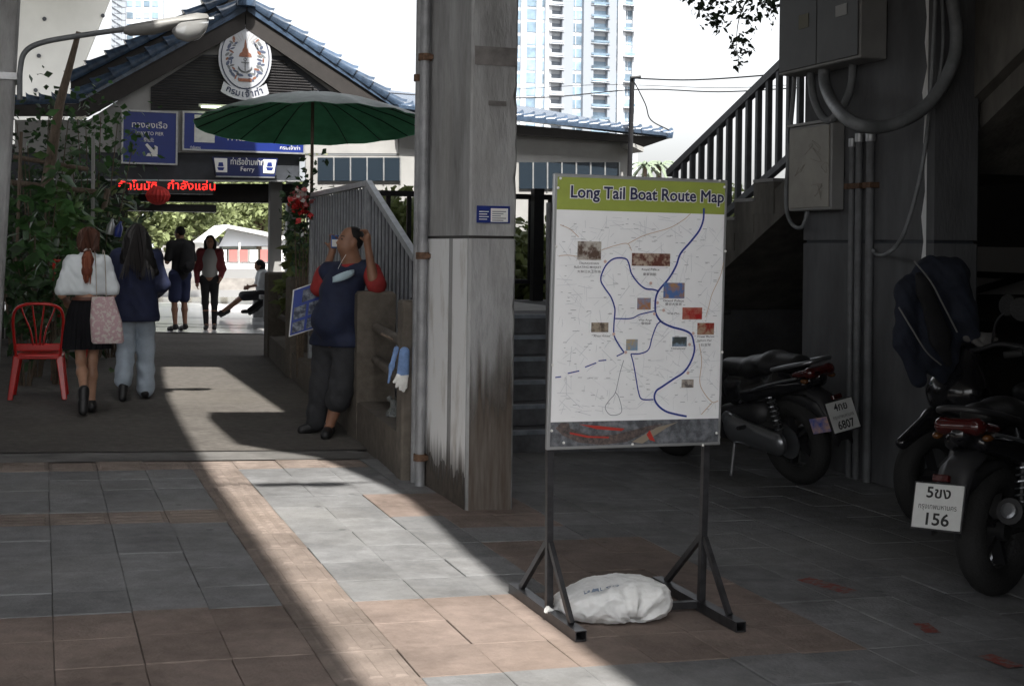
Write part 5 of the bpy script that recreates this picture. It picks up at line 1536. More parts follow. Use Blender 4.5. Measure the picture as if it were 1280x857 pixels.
# ------------------------------------------------------------------ plants at left
def leafplant(name, label, px_, Y_, ztop, zbase, wid, n, leaf, m, seed, dirs_up=False, group='potted plants at the left', asp=.5, cat='plant'):
    b = aty(px_, 400, Y_)
    t = thing(name, label, cat, (b.x, Y_, 0), 0, group)
    g = np.random.default_rng(seed)
    mb = MB()
    pts = []
    for i in range(7):
        a = i * 2.4 + seed; q = wid * g.uniform(.2, .8); z = zbase + (ztop - zbase) * g.uniform(.55, 1)
        e = (q * math.cos(a), q * math.sin(a) * .7, z)
        mb.tube([(e[0] * .2, e[1] * .2, 0), (e[0] * .6, e[1] * .6, z * .6), e], [.014, .01, .005], 5)
        k_ = n // 8
        d = g.normal(size=(k_, 3)) * [wid * .30, wid * .26, (ztop - zbase) * .22]
        pts.append(np.array(e) + d)
    pts.append(np.array([0, 0, (ztop + zbase) / 2]) + g.normal(size=(n // 8, 3)) * [wid * .4, wid * .3, (ztop - zbase) * .3])
    mb.build('stem', M_bark, t)
    leaf_cloud('foliage', np.concatenate(pts), leaf, m, t, seed=seed, droop=.35, aspect=asp)
    return t
M_pl = [mat('plant_a', (.055, .13, .04), .45, var=.5, scale=3, leaf=.3), mat('plant_b', (.09, .17, .05), .4, var=.5, scale=3, leaf=.3), mat('plant_c', (.04, .08, .034), .5, var=.5, scale=3, leaf=.25), mat('plant_d', (.15, .19, .07), .45, var=.5, scale=3, leaf=.3)]
for i, (px_, Y_, zt, zb_, w_, n, lf, mi, asp, lab) in enumerate((
    (48, 16.0, 2.05, .3, .38, 200, .17, 0, .55, 'broad-leaved dark plant beside the leaning concrete post'),
    (82, 17.2, 2.15, .3, .42, 230, .20, 1, .5, 'large-leaved bright green plant above the woman in white'),
    (118, 18.0, 1.9, .3, .42, 230, .18, 2, .45, 'dark glossy plant behind the ponytailed woman'),
    (146, 19.4, 1.85, .4, .34, 260, .12, 3, .4, 'yellow-green leafy plant next to the pavilion opening'),
    (34, 15.0, 1.1, .1, .36, 170, .15, 2, .45, 'low dark plant behind the red chair'),
    (72, 15.2, 1.25, .1, .34, 170, .16, 0, .35, 'strap-leaved plant behind the red rack'),
    (112, 16.4, 1.25, .1, .42, 200, .16, 1, .3, 'arching striped plant left of the navy jacket'),
    (140, 18.6, 1.0, .1, .40, 200, .13, 2, .45, 'dark low plant between the two walking women'),
    (20, 18.8, 2.0, .2, .5, 260, .16, 2, .5, 'tall dark plant at the left edge behind the post'))):
    leafplant('potted_plant', lab, px_, Y_, zt, zb_, w_, n, lf, M_pl[mi], 60 + i, asp=asp)
leafplant('climbing_shrub', 'thin climbing shrub spreading leaves across the white wall', 118, 18.6, 3.15, 2.1, .62, 300, .085, M_pl[0], 91, asp=.75)
leafplant('climbing_shrub', 'thin climbing shrub beside the leaning pole at left', 52, 18.2, 3.2, 2.0, .5, 190, .08, M_pl[2], 92, asp=.75)
leafplant('fence_shrub', 'dark shrub mass filling the fence behind the potted plants', 80, 21.0, 2.2, .1, 1.0, 1300, .15, M_pl[2], 93)
def pole(label, pts, r_, m=M_wood, name='bamboo_pole'):
    mb = MB(); mb.tube(pts, r_, 8); return tag(mb.build(name, m, smooth=50), label, 'pole')
pole('thick weathered pole leaning up in front of the white wall', [aty(58, 245, 17.6), aty(76, 130, 17.4), aty(100, 40, 17.2)], [.075, .055, .03])
pole('thin white upright pole among the plants', [aty(117, 330, 17.8), aty(118, 170, 17.8)], .022, M_white)
pole('upper horizontal bamboo pole across the plants', [aty(18, 196, 17.9), aty(112, 212, 17.9)], .03)
pole('lower horizontal bamboo pole across the plants', [aty(14, 228, 17.7), aty(122, 240, 17.7)], .035)
pole('short broken bamboo stake near the way to pier sign', [aty(131, 262, 17.9), aty(136, 236, 17.9)], .035)
pole('dark upright stake at the left of the plants', [aty(22, 330, 17.2), aty(28, 165, 17.2)], .02)
# added dark fence behind the plants, darkening the gaps between leaves
t = thing('dark_backdrop', 'added dark board fence behind the potted plants at left', 'backdrop', (-.5, 22.2, gz(-.5)))
for k_ in range(14):
    x_ = -2.9 + k_ * .30
    mb = MB(); mb.box(x_, x_ + .285, 22.2 + .01 * (k_ % 2), 22.23 + .01 * (k_ % 2), -.05, 2.35 + .04 * ((k_ * 7) % 3)); mb.build('board', M_timber, t, world=True)
# dappled white board behind the shrub
a, b = aty(72, 170, 19.0), aty(95, 240, 19.0)
tag(MB().box(a.x, b.x, 19.0, 19.03, b.z, a.z).build('white_board', M_white), 'narrow pale board behind the climbing shrub', 'board')
# hanging bottles
for i, (px_, py_, m, lab) in enumerate(((138, 285, M_steel, 'grey plastic bottle hung among the plants'), (148, 288, M_blue, 'blue plastic bottle hung among the plants'))):
    p = aty(px_, py_ + 8, 16.9); mb = MB(); mb.lathe([(.04, 0), (.045, .02), (.045, .12), (.018, .16), (.018, .19)], 12, p, (.2, 0, 1)); tag(mb.build('hanging_bottle', m, smooth=50), lab, 'bottle')
# flowering vine on the pole right of the opening
t = leafplant('flowering_vine', 'green vine with a pink and white bloom beside the umbrella pole', 376, 15.4, 2.15, 1.1, .26, 420, .08, M_pl[2], 95, group=None, asp=.6)
g = np.random.default_rng(5)
c = aty(376, 250, 15.2) - t.location
for nm, m_, n_, dz in (('pink_petals', mat('petal_pink', (.55, .16, .16), .7, var=.3, scale=30), 70, .03), ('white_petals', mat('petal_white', (.6, .55, .52), .7), 26, .05), ('red_petals', mat('petal_red', (.45, .015, .015), .6), 60, -.08)):
    d = g.normal(size=(n_, 3)) * [.055, .05, .045]
    o_p = leaf_cloud(nm, np.array(c) + [0, 0, dz] + d, .06, m_, t, seed=n_, aspect=.8, droop=0); tag(o_p, kind='stuff')
# bushes behind the landing
for i, (px_, Y_, h, r_, mi, lab) in enumerate(((440, 17.5, 2.5, 1.0, 1, 'sunlit green bush behind the slatted stair guard'), (492, 18.5, 2.35, 1.0, 0, 'yellow-green bush between the stair guard and the pillar'), (655, 17.5, 2.1, .9, 1, 'sunlit bush behind the black railing left of the map board'), (700, 18.5, 2.2, 1.0, 0, 'bush behind the black railing hidden by the map board'), (925, 22, 2.9, 1.3, 1, 'sunlit bush seen through the stair railing'), (560, 18.0, 2.2, 1.0, 0, 'bush hidden behind the pillar'))):
    p = aty(px_, 300, Y_)
    tree('garden_bush', lab, p.x, Y_, -.2, h, r_, 4200, M_lf[mi], 120 + i, 'bushes behind the landing', .15, .9, 'bush')
# palms far away
for i, px_ in enumerate((808, 826)):
    p = aty(px_, 205, 95)
    t = thing('palm_tree', ['left of the two distant palms above the map board', 'right of the two distant palms above the map board'][i], 'palm', (p.x, 95, -.5), 0, 'distant palms')
    mb = MB(); mb.tube([(0, 0, 0), (.1, 0, p.z * .5), (0, 0, p.z + .5)], [.25, .2, .14], 8); mb.build('trunk', M_bark, t)
    mb = MB()
    for k_ in range(16):
        a = k_ * 2.39996; el = .9 - 1.5 * ((k_ * 7) % 16) / 16
        d = Vector((math.cos(a), math.sin(a), 0))
        pts = [Vector((0, 0, p.z + .5)) + d * (1.5 * s_) + Vector((0, 0, 1.3 * s_ * el - 1.1 * s_ * s_)) for s_ in (0, .33, .66, 1)]
        sd = d.cross(Vector((0, 0, 1)))
        for q in range(3):
            w0_, w1_ = .14 + .1 * (q == 0), .16 - .05 * q
            mb.add([pts[q] - sd * w0_ - Vector((0, 0, .1)), pts[q], pts[q + 1], pts[q + 1] - sd * w1_ - Vector((0, 0, .1))], [(0, 1, 2, 3)]); mb.add([pts[q] + sd * w0_ - Vector((0, 0, .1)), pts[q], pts[q + 1], pts[q + 1] + sd * w1_ - Vector((0, 0, .1))], [(0, 1, 2, 3)])
    mb.build('fronds', mat('palm_hazed', (.15, .19, .13), .6), t, fix=False)  # fronds paled and greyed in place of haze
# hanging tree branch at top right
t = thing('overhanging_tree', 'dark leafy branch hanging into the sky left of the cabinets', 'tree', aty(1060, 420, 15.5))
g = np.random.default_rng(77); pts = []
def br_(a, b, n, s): 
    a, b = aty(*a, 15.5), aty(*b, 15.5)
    for i in range(n):
        q = a + (b - a) * g.random(); pts.append(tuple(q + Vector(g.normal(size=3)) * s))
br_((860, -8), (915, 2), 90, .09); br_((872, 8), (905, 26), 60, .07); br_((885, 18), (902, 40), 22, .045); br_((915, -10), (975, 2), 120, .08); br_((915, 12), (945, 22), 26, .05); br_((930, 14), (945, 36), 22, .035)
br_((918, 42), (926, 84), 46, .045); br_((930, 40), (938, 68), 30, .04); br_((960, 0), (970, 24), 36, .05); br_((860, -30), (1000, -25), 260, .16)
leaf_cloud('leaves', np.array(pts) - np.array(t.location), .085, mat('leaf_dark', (.022, .045, .016), .5, var=.4, scale=6), t, seed=9, aspect=.55, droop=.7)
mb = MB()
o_ = Vector(t.location)
for q in (((1060, 420), (1085, 100), (1060, -80), (960, -40), (880, -5)), ((960, -40), (930, 10), (922, 50), (926, 84)), ((990, -55), (965, 0), (972, 26))):
    P = spline([aty(a, b, 15.5) - o_ for a, b in q], 6); k_ = len(P); r0_ = .14 if q[0] == (1060, 420) else .012
    mb.tube(P, [max(.004, r0_ * (1 - i / k_)) for i in range(k_)], 7)
mb.build('trunk', M_bark, t, smooth=50)
# ------------------------------------------------------------------ motorbikes
M_tyre = mat('tyre_rubber', (.018, .018, .018), .8, bump=.3, bscale=90)
M_bpl = mat('bike_black', (.010, .010, .012), .18, coat=.4)
M_bmat = mat('bike_plastic', (.022, .022, .024), .5)
M_seat = mat('bike_seat', (.014, .014, .015), .42, bump=.15, bscale=150)
M_chr = mat('bike_silver', (.30, .31, .33), .28, metal=.85)
M_tail = mat('tail_red', (.05, .006, .006), .15, coat=.5)
M_plate = mat('plate_white', (.62, .63, .62), .4, var=.06, scale=12)
M_ink = mat('plate_ink', (.012, .012, .012), .5)
def motorbike(label, loc, rz, lines, lean=0.0, brand=None, sticker=False, big=False):
    t = thing('motorbike', label, 'motorbike', loc, rz, 'motorbikes parked under the stair')
    t.rotation_euler = (lean, 0, rz)
    K = 1.0
    for x in (0, 1.27):
        mb = MB(); mb.torus((x, 0, .275), (0, 1, 0), .215, .062, 40, 12, sq=1.05); wh = mb.build('wheel', M_tyre, t, smooth=60)
        mb = MB(); mb.torus((x, 0, .275), (0, 1, 0), .168, .014, 32, 8, sq=2.2)
        for k in range(5):
            a = k * 2 * math.pi / 5
            mb.bar((x + .03 * math.cos(a), 0, .275 + .03 * math.sin(a)), (x + .165 * math.cos(a), 0, .275 + .165 * math.sin(a)), .022, .05, up=(0, 1, 0))
        mb.lathe([(.035, -.06), (.045, -.05), (.045, .05), (.035, .06)], 16, (x, 0, .275), (0, 1, 0)); mb.build('rim', M_bmat, wh, smooth=40)
        mb = MB(); mb.lathe([(.10, -.004), (.10, .004)], 24, (x, -.075 if x else .07, .275), (0, 1, 0)); mb.build('brake_disc', M_chr, wh)
    # bodywork
    blob('tail_body', [('c', (-.26, 0, .70), (.05, 0, .66), .05, .10, {'sy': 1.0}), ('c', (.05, 0, .64), (.48, 0, .56), .10, .12), ('c', (-.20, .07, .66), (.3, .1, .56), .035, .06), ('c', (-.20, -.07, .66), (.3, -.1, .56), .035, .06)], .012, M_bpl, t, k=.05)
    blob('seat', [('c', (-.10, 0, .765), (.12, 0, .75), .055, .075, {'sy': 1.5}), ('c', (.12, 0, .75), (.30, 0, .715), .075, .07, {'sy': 1.5}), ('c', (.30, 0, .70), (.56, 0, .70), .075, .055, {'sy': 1.35})], .011, M_seat, t, k=.04)
    mb = MB(); mb.tube(spline([(.02, .12, .74), (-.14, .12, .775), (-.27, .09, .80), (-.30, 0, .81), (-.27, -.09, .80), (-.14, -.12, .775), (.02, -.12, .74)], 5), .014, 8); mb.build('grab_rail', M_chr if not big else M_bmat, t, smooth=50)
    blob('underbody', [('c', (.28, 0, .42), (.62, 0, .34), .11, .10), ('c', (.62, 0, .30), (1.0, 0, .30), .09, .08, {'sy': 1.3})], .016, M_bmat, t, k=.05)
    blob('leg_shield', [('c', (1.0, 0, .36), (1.08, 0, .72), .10, .13, {'sy': 1.5}), ('c', (1.08, 0, .72), (1.03, 0, .92), .11, .08, {'sy': 1.4})], .016, M_bpl, t, k=.05)
    blob('front_fender', [('c', (1.05, 0, .50), (1.27, 0, .585), .045, .06), ('c', (1.27, 0, .585), (1.5, 0, .47), .06, .035)], .012, M_bpl, t, k=.03)
    for s in (-1, 1):
        mb = MB(); mb.tube([(1.27, s * .085, .275), (1.10, s * .085, .72)], .02, 8); mb.build('fork_leg', M_chr, t)
    mb = MB(); mb.tube(spline([(1.0, .36, .97), (1.03, .25, .985), (1.06, .1, .95), (1.06, -.1, .95), (1.03, -.25, .985), (1.0, -.36, .97)], 5), .013, 8); hb = mb.build('handlebar', M_bmat, t, smooth=50)
    for s in (-1, 1):
        mb = MB(); mb.tube([(1.0, s * .30, .975), (.985, s * .39, .965)], .018, 10); mb.build('grip', M_tyre, hb, smooth=50)
        mb = MB(); mb.tube(spline([(1.03, s * .2, .985), (1.05, s * .25, 1.10), (1.03, s * .30, 1.16)], 4), .007, 6); mb.build('mirror_stalk', M_bmat, hb)
        mb = MB(); mb.lathe([(.01, .02), (.055, .014), (.06, 0), (.01, -.004)], 16, (1.02, s * .31, 1.19), (1, 0, .1)); mb.build('mirror', M_tyre, hb, smooth=50)
        blob('indicator', [('e', (-.25, s * .11, .69), (.03, .022, .016))], .006, mat('indicator_amber', (.10, .04, .012), .2), t)
        # rear shock with spring
        mb = MB(); mb.tube([(.0, s * .115, .30), (.10, s * .10, .62)], .014, 8); sh_ = mb.build('shock', M_bmat, t)
        hel = []
        for k in range(60):
            q = k / 59; a = q * 2 * math.pi * 8
            c = Vector((.015, s * .112, .36)).lerp(Vector((.09, s * .10, .58)), q)
            hel.append(c + Vector((math.cos(a) * .027, math.sin(a) * .027, 0)))
        mb = MB(); mb.tube(hel, .0045, 5); mb.build('spring', M_chr, sh_)
    blob('tail_light', [('c', (-.27, -.075, .735), (-.27, .075, .735), .034, .034), ('c', (-.27, .07, .735), (-.16, .105, .72), .03, .015), ('c', (-.27, -.07, .735), (-.16, -.105, .72), .03, .015)], .007, M_tail, t, k=.02)
    # mudguard carrying the number plate
    mb = MB()
    rg = []
    for x, z, w_ in ((-.06, .60, .07), (-.20, .62, .075), (-.30, .58, .075), (-.36, .50, .075), (-.40, .40, .07), (-.42, .32, .06)):
        rg.append([Vector((x, y_ * w_, z + (.012 if abs(y_) < .8 else -.02))) for y_ in (-1, -.5, 0, .5, 1)])
    mb.sheet(rg); mb.build('mudguard', M_bmat, t, smooth=60, solid=.012)
    blob('hugger', [('c', (.22, 0, .52), (0, 0, .585), .05, .06), ('c', (0, 0, .585), (-.22, 0, .52), .06, .045), ('c', (-.22, 0, .52), (-.30, 0, .44), .045, .03)], .012, M_bmat, t, k=.03)
    # plate: local frame, faces backwards, leaning back a little
    pc = Vector((-.425 - (.05 if big else 0), 0, .43 + (.0 if big else .05))); nY = Vector((0, 1, 0)); upv = Vector((.30, 0, .95)).normalized(); nrm = Vector((-.95, 0, .30)).normalized(); rightv = -nY
    hw, hh = .105, .09
    mb = MB(); mb.obox(pc, rightv * (hw + .006), upv * (hh + .006), nrm * .004); pl0 = mb.build('number_plate', M_bmat, t)
    mb = MB(); mb.obox(pc + nrm * .006, rightv * hw, upv * hh, nrm * .0018); mb.build('plate_face', M_plate, pl0, bevel=.002)
    mb = MB()
    o_ = pc + nrm * .0088
    put_text(mb, lines[0], o_ + upv * .034, rightv, upv, .062, width=.105, bold=.02)
    put_text(mb, lines[1], o_ + upv * -.012, rightv, upv, .030, width=.165, bold=.0)
    put_text(mb, lines[2], o_ + upv * -.075, rightv, upv, .068, width=.030 * len(lines[2]) + .01, bold=.02)
    if mb.v: mb.build('lettering', M_ink, pl0)
    mb = MB(); mb.obox(pc + upv * .115, rightv * .035, upv * .014, nrm * .012); mb.build('reflector', M_tail, t, bevel=.003)
    if sticker:
        mb = MB(); mb.obox(pc + Vector((.03, .155, -.03)), nY * .05 + Vector((.02, 0, 0)), upv * .045, nrm * .002); mb.build('tax_sticker', mat('sticker_print', (.05, .10, .38), .4, col2=(.55, .36, .28), scale=22), t)
    # engine, transmission cover (left), exhaust (right)
    blob('transmission_cover', [('c', (.02, .14, .28), (.42, .14, .33), .075, .085, {'sy': .55}), ('c', (.42, .13, .33), (.5, .12, .38), .085, .05, {'sy': .6})], .01, M_chr, t, k=.03)
    blob('engine', [('c', (.10, 0, .32), (.50, 0, .34), .085, .10)], .016, M_bmat, t, k=.03)
    mb = MB(); mb.tube(spline([(.5, -.10, .26), (.3, -.15, .24), (.12, -.17, .28), (-.02, -.175, .33), (-.24, -.185, .40)], 4), [.02] * 8 + [.045] * 7 + [.055] * 2, 12); mb.build('exhaust', M_bmat, t, smooth=50)
    mb = MB(); mb.lathe([(.032, 0), (.032, .01), (.02, .012)], 14, (-.245, -.1855, .402), (-.93, 0, .3)); mb.build('exhaust_tip', M_chr, t)
    mb = MB(); mb.tube([(.45, .12, .24), (.40, .22, .05), (.38, .25, .012)], .012, 8); mb.build('side_stand', M_chr, t)
    for s in (-1, 1):
        mb = MB(); mb.tube([(.28, s * .13, .36), (.26, s * .24, .37)], .013, 8); mb.build('foot_peg', M_bmat, t)
        mb = MB(); mb.tube(spline([(-.18, s * .11, .70), (.0, s * .13, .66), (.2, s * .14, .60), (.36, s * .12, .50)], 4), .008, 6); mb.build('side_trim', M_chr, t, smooth=50)
    t.scale = (1.14, 1.14, 1.14)
    if big: t.scale = (1.12, 1.12, 1.12)
    if brand:
        mb = MB(); put_text(mb, brand, (.10, -.158, .60), Vector((1, 0, -.12)), Vector((0, 0, 1)), .05); mb.build('lettering', M_print, t)
    return t
def heading(hx, hy): return math.atan2(hy, hx)
b1 = G(1003, 604)
motorbike('black scooter behind the map board with a tilted plate ending 6807', (b1.x, b1.y, gz(b1.x)), heading(-.20, .98) , ('4กย', 'กรุงเทพมหานคร', '6807'), lean=R(-9), sticker=True)
b2 = G(1247, 743)
motorbike('black motorbike at the right edge with a plate ending 156', (b2.x, b2.y, gz(b2.x)), heading(.90, .436), ('5ขง', 'กรุงเทพมหานคร', '156'), lean=R(-3), big=True)
motorbike('dark motorbike in the gloom behind carrying the draped jacket', (6.62, 7.25, gz(6.6)), heading(-.985, -.17), ('', '', ''), lean=R(3))
# ------------------------------------------------------------------ jacket draped over the far bike's mirror and handlebar
M_jk = mat('jacket_blue', (.014, .018, .032), .85, var=.25, scale=9, bump=.3, bscale=25)
M_jb = mat('jacket_black', (.012, .012, .014), .9, var=.3, scale=9)
YJ = 7.05
def J(px_, py_, y=0.0): return tuple(aty(px_, py_, YJ + y))
t = thing('riding_jacket', 'dark blue riding jacket draped over the motorbike by the column', 'jacket', J(1180, 470))
shell = [('c', J(1165, 338), J(1190, 345, -.02), .085, .105, {'sy': .8}), ('c', J(1190, 345, -.02), J(1205, 392, -.03), .11, .085, {'sy': .8}), ('c', J(1205, 392, -.03), J(1214, 418, -.05), .085, .06, {'sy': .9}),
         ('c', J(1165, 338), J(1135, 365), .08, .075, {'sy': .7}), ('c', J(1135, 365), J(1134, 425), .075, .085, {'sy': .6}), ('c', J(1134, 425), J(1150, 472), .085, .06, {'sy': .55}), ('c', J(1168, 360), J(1165, 440), .13, .11, {'sy': .5}), ('c', J(1165, 440), J(1180, 466), .11, .06, {'sy': .5}), ('c', J(1195, 400), J(1190, 450), .07, .06, {'sy': .5})]
blob('shell', shell, .010, M_jk, t, k=.05, noise=.006, nscale=34, world=True)
blob('lining', [('c', J(1158, 362, -.085), J(1176, 420, -.075), .055, .07, {'sy': .45}), ('c', J(1176, 420, -.075), J(1186, 452, -.06), .07, .03, {'sy': .4}), ('c', J(1150, 345, -.07), J(1158, 362, -.085), .03, .055, {'sy': .5})], .010, M_jb, t, k=.04, noise=.003, nscale=34, world=True)
mb = MB(); mb.tube(spline([J(1144, 326, -.12), J(1165, 352, -.14), J(1180, 380, -.14), J(1198, 415, -.12)], 5), .005, 6); mb.build('piping', mat('jacket_piping', (.20, .20, .20), .6), t, world=True)
mb = MB(); mb.tube(spline([J(1125, 384, -.1), J(1142, 412, -.13), J(1160, 440, -.13), J(1178, 456, -.1)], 5), .005, 6); mb.build('piping', MATS['jacket_piping'], t, world=True)
t = thing('riding_glove', 'grey riding glove resting at the end of the jacket sleeve', 'glove', J(1225, 425, -.05))
blob('glove', [('c', J(1212, 420, -.06), J(1230, 424, -.07), .04, .042, {'sy': .8}), ('c', J(1230, 420, -.07), J(1244, 418, -.08), .02, .014), ('c', J(1231, 424, -.09), J(1247, 424, -.1), .019, .013), ('c', J(1230, 428, -.1), J(1243, 430, -.11), .018, .013), ('c', J(1222, 428, -.1), J(1232, 434, -.12), .018, .014)], .006, mat('glove_grey', (.14, .135, .13), .8), t, k=.015, world=True)
# ------------------------------------------------------------------ people
M_skin = mat('skin_tan', (.36, .20, .13), .5, var=.12, scale=12)
M_skin2 = mat('skin_brown', (.26, .13, .08), .5, var=.12, scale=12)
M_hairb = mat('hair_black', (.010, .009, .009), .6, bump=.25, bscale=60, stretch=(6, 6, .5), spec=.25)
M_hairr = mat('hair_brown', (.055, .022, .014), .6, bump=.25, bscale=60, stretch=(6, 6, .5), spec=.25)
M_hairt = mat('hair_auburn', (.16, .045, .025), .6, bump=.25, bscale=60, stretch=(6, 6, .5), spec=.25)
M_shoe = mat('shoe_black', (.012, .012, .013), .5)
M_shoew = mat('shoe_pale', (.45, .38, .30), .6)
def P_(h, **o):
    s = h / 1.7
    J = dict(pelvis=(0, 0, .94), chest=(0, 0, 1.27), neck=(0, -.015, 1.45), head=(0, .02, 1.585), sR=(.165, 0, 1.39), sL=(-.165, 0, 1.39), eR=(.215, -.03, 1.11), eL=(-.215, -.03, 1.11),
             wR=(.225, .05, .87), wL=(-.225, .05, .87), hR=(.085, 0, .90), hL=(-.085, 0, .90), kR=(.09, .02, .49), kL=(-.09, .02, .49), aR=(.09, -.02, .085), aL=(-.09, -.02, .085), tR=(.10, .15, .03), tL=(-.10, .15, .03))
    J.update(o)
    return {k: Vector(v) * s for k, v in J.items()}
def head_frame(fd):
    f = Vector(fd).normalized(); r = f.cross(Vector((0, 0, 1))).normalized(); u = r.cross(f)
    return f, r, u
def tup(v): return tuple(v)
def body_prims(J, fd=(0, 1, 0), bulk=1.0, hands=True, belly=0.0):
    f, r, u = head_frame(fd)
    rot = Matrix((r, f, u)).transposed()
    H = J['head']
    P = []
    E_ = lambda c, rr, k=.03: P.append(('e', tup(c), rr, {'rot': rot, 'k': k}))
    E_(H + u * .028 - f * .008, (.074, .093, .088)); E_(H + f * .022 - u * .03, (.060, .072, .085)); E_(H + f * .045 - u * .085, (.035, .036, .026))
    P.append(('c', tup(H + f * .088 + u * .008), tup(H + f * .108 - u * .028), .009, .014, {'k': .012}))
    P.append(('c', tup(H + f * .082 + u * .022 - r * .035), tup(H + f * .082 + u * .022 + r * .035), .011, .011, {'k': .015}))
    P.append(('c', tup(H + f * .086 - u * .060 - r * .016), tup(H + f * .086 - u * .060 + r * .016), .010, .010, {'k': .010}))
    for s in (-1, 1): E_(H + r * s * .076 - u * .012 - f * .008, (.010, .022, .030), .012)
    P.append(('c', tup(J['neck'] - Vector((0, 0, .03))), tup(H - u * .06 - f * .012), .056 * bulk, .050 * bulk))
    P.append(('c', tup(J['sL']), tup(J['sR']), .062 * bulk, .062 * bulk, {'k': .06}))
    P.append(('c', tup((J['sL'] + J['sR']) / 2 - Vector((0, 0, .05))), tup(J['chest']), .105 * bulk, .125 * bulk, {'k': .06}))
    P.append(('c', tup(J['chest']), tup(J['pelvis']), .122 * bulk, .125 * bulk, {'k': .06}))
    P.append(('c', tup(J['hL']), tup(J['hR']), .095 * bulk, .095 * bulk, {'k': .05}))
    for s in 'LR':
        P.append(('c', tup(J['s' + s]), tup(J['e' + s]), .050 * bulk, .038 * bulk)); P.append(('c', tup(J['e' + s]), tup(J['w' + s]), .038 * bulk, .025 * bulk))
        P.append(('c', tup(J['h' + s]), tup(J['k' + s]), .082 * bulk, .052 * bulk)); P.append(('c', tup(J['k' + s]), tup(J['k' + s].lerp(J['a' + s], .35)), .050 * bulk, .054 * bulk)); P.append(('c', tup(J['k' + s].lerp(J['a' + s], .35)), tup(J['a' + s]), .054 * bulk, .034 * bulk))
        P.append(('c', tup(J['a' + s]), tup(J['t' + s]), .036, .026)); 
        if hands: P += hand_prims(J['e' + s], J['w' + s], 1 if s == 'R' else -1, J.get('hd' + s), J.get('curl' + s, .5), J.get('hn' + s))
    return P
def hand_prims(e, w, side, d=None, curl=.5, nrm=None):
    d = (w - e).normalized() if d is None else Vector(d).normalized()
    n = Vector(nrm) if nrm is not None else Vector((-side, .2, 0))
    n = (n - d * n.dot(d)).normalized()            # palm normal
    sd = d.cross(n)
    P = [('c', tup(w), tup(w + d * .05), .024, .034, {'k': .02}), ('c', tup(w + d * .05 - sd * .02), tup(w + d * .075 + sd * .02), .022, .022, {'k': .02})]
    for i, L in enumerate((.062, .074, .070, .055)):
        b = w + d * .085 + sd * (i - 1.5) * .0195
        c1_ = b + d * L * .5 + n * L * .15 * curl
        d2 = (d * (1 - curl) + n * curl).normalized()
        P.append(('c', tup(b), tup(c1_), .0095, .009, {'k': .006})); P.append(('c', tup(c1_), tup(c1_ + d2 * L * .5), .009, .0075, {'k': .006}))
    tb = w + d * .03 - sd * .03
    P.append(('c', tup(tb), tup(tb + (d * .6 - sd * .6 + n * .5).normalized() * .05), .012, .0095, {'k': .012}))
    return P
def eyes(t, H, fd):
    f, r, u = head_frame(fd)
    for s in (-1, 1):
        mb = MB(); mb.lathe([(.001, .008), (.006, .006), (.009, 0), (.006, -.006), (.001, -.008)], 10, H + f * .088 + r * s * .031 + u * .005, f); mb.build('eye', M_shoe, t, smooth=60)
def shoes(t, J, m, h=.05):
    for s in 'LR':
        a, to = J['a' + s], J['t' + s]
        d = (to - a); d.normalize()
        heel = a - Vector((0, 0, .03)) - d * .035
        blob('shoe', [('c', tup(heel), tup(to), .042, .036, {'k': .02}), ('c', tup(heel.lerp(to, .6)), tup(to), .044, .034, {'k': .02}), ('c', tup(a + Vector((0, 0, .01))), tup(a - Vector((0, 0, .03))), .043, .043, {'k': .02})], .008, m, t, k=.02)

def strands(t, c, rx, ry, z0, z1, spread, n, m, seed, a0=math.pi, a1=2 * math.pi, w=.0032):
    g = random.Random(seed); mb = MB()
    for _ in range(n):
        a = g.uniform(a0, a1); l = g.uniform(.75, 1.0); P = []
        for k in range(8):
            q = k / 7 * l
            e = math.sin(min(1, q * 3.2 + .18) * math.pi / 2)
            rr_ = e * (1 + spread * max(0, q - .25)) * (1 + .05 * math.sin(q * 9 + a * 7))
            P.append(Vector((c[0] + rx * rr_ * math.cos(a + .15 * math.sin(q * 4 + a * 5)), c[1] + ry * rr_ * math.sin(a), z0 + (z1 - z0) * q)))
        mb.tube(P, [w * .6] + [w] * 6 + [w * .3], 4)
    return tag(mb.build('hair_strands', m, t, smooth=60), kind='stuff')
# ---- woman in white blouse and black skirt
p = G(109, 517)
t = thing('person', 'woman in white blouse and black skirt with ponytail and pink tote bag', 'person', (p.x, p.y, gz(p.x)), R(4))
J = P_(1.64, eR=(.215, -.05, 1.10), wR=(.20, .17, 1.02), eL=(-.225, -.06, 1.09), wL=(-.17, .16, 1.02), sR=(.145, 0, 1.385), sL=(-.145, 0, 1.385), kR=(.055, .04, .49), aR=(.05, .02, .085), tR=(.06, .18, .035), kL=(-.05, -.02, .48), aL=(-.055, -.33, .24), tL=(-.06, -.36, .07), hR=(.08, 0, .9), hL=(-.08, 0, .9))
blob('body', body_prims(J, (0, 1, 0), .84), .009, M_skin, t)
M_blouse = mat('blouse_white', (.72, .77, .80), .8, var=.05, scale=6, bump=.25, bscale=14)
s = 1.64 / 1.7
pr = [('c', tup(J['sL'] + Vector((.02, -.01, -.01))), tup(J['sR'] + Vector((-.02, -.01, -.01))), .075, .075, {'k': .05}), ('c', tup(J['chest'] + Vector((-.05, -.02, .02))), tup(J['chest'] + Vector((.05, -.02, .02))), .112, .112, {'k': .06, 'sy': .98}), ('c', tup(J['chest'] + Vector((-.05, -.01, -.1))), tup(J['chest'] + Vector((.05, -.01, -.1))), .118, .118, {'k': .06, 'sy': .98}), ('c', tup(J['neck'] - Vector((0, 0, .04))), tup(J['neck'] + Vector((0, 0, .005))), .085, .068, {'k': .03})]
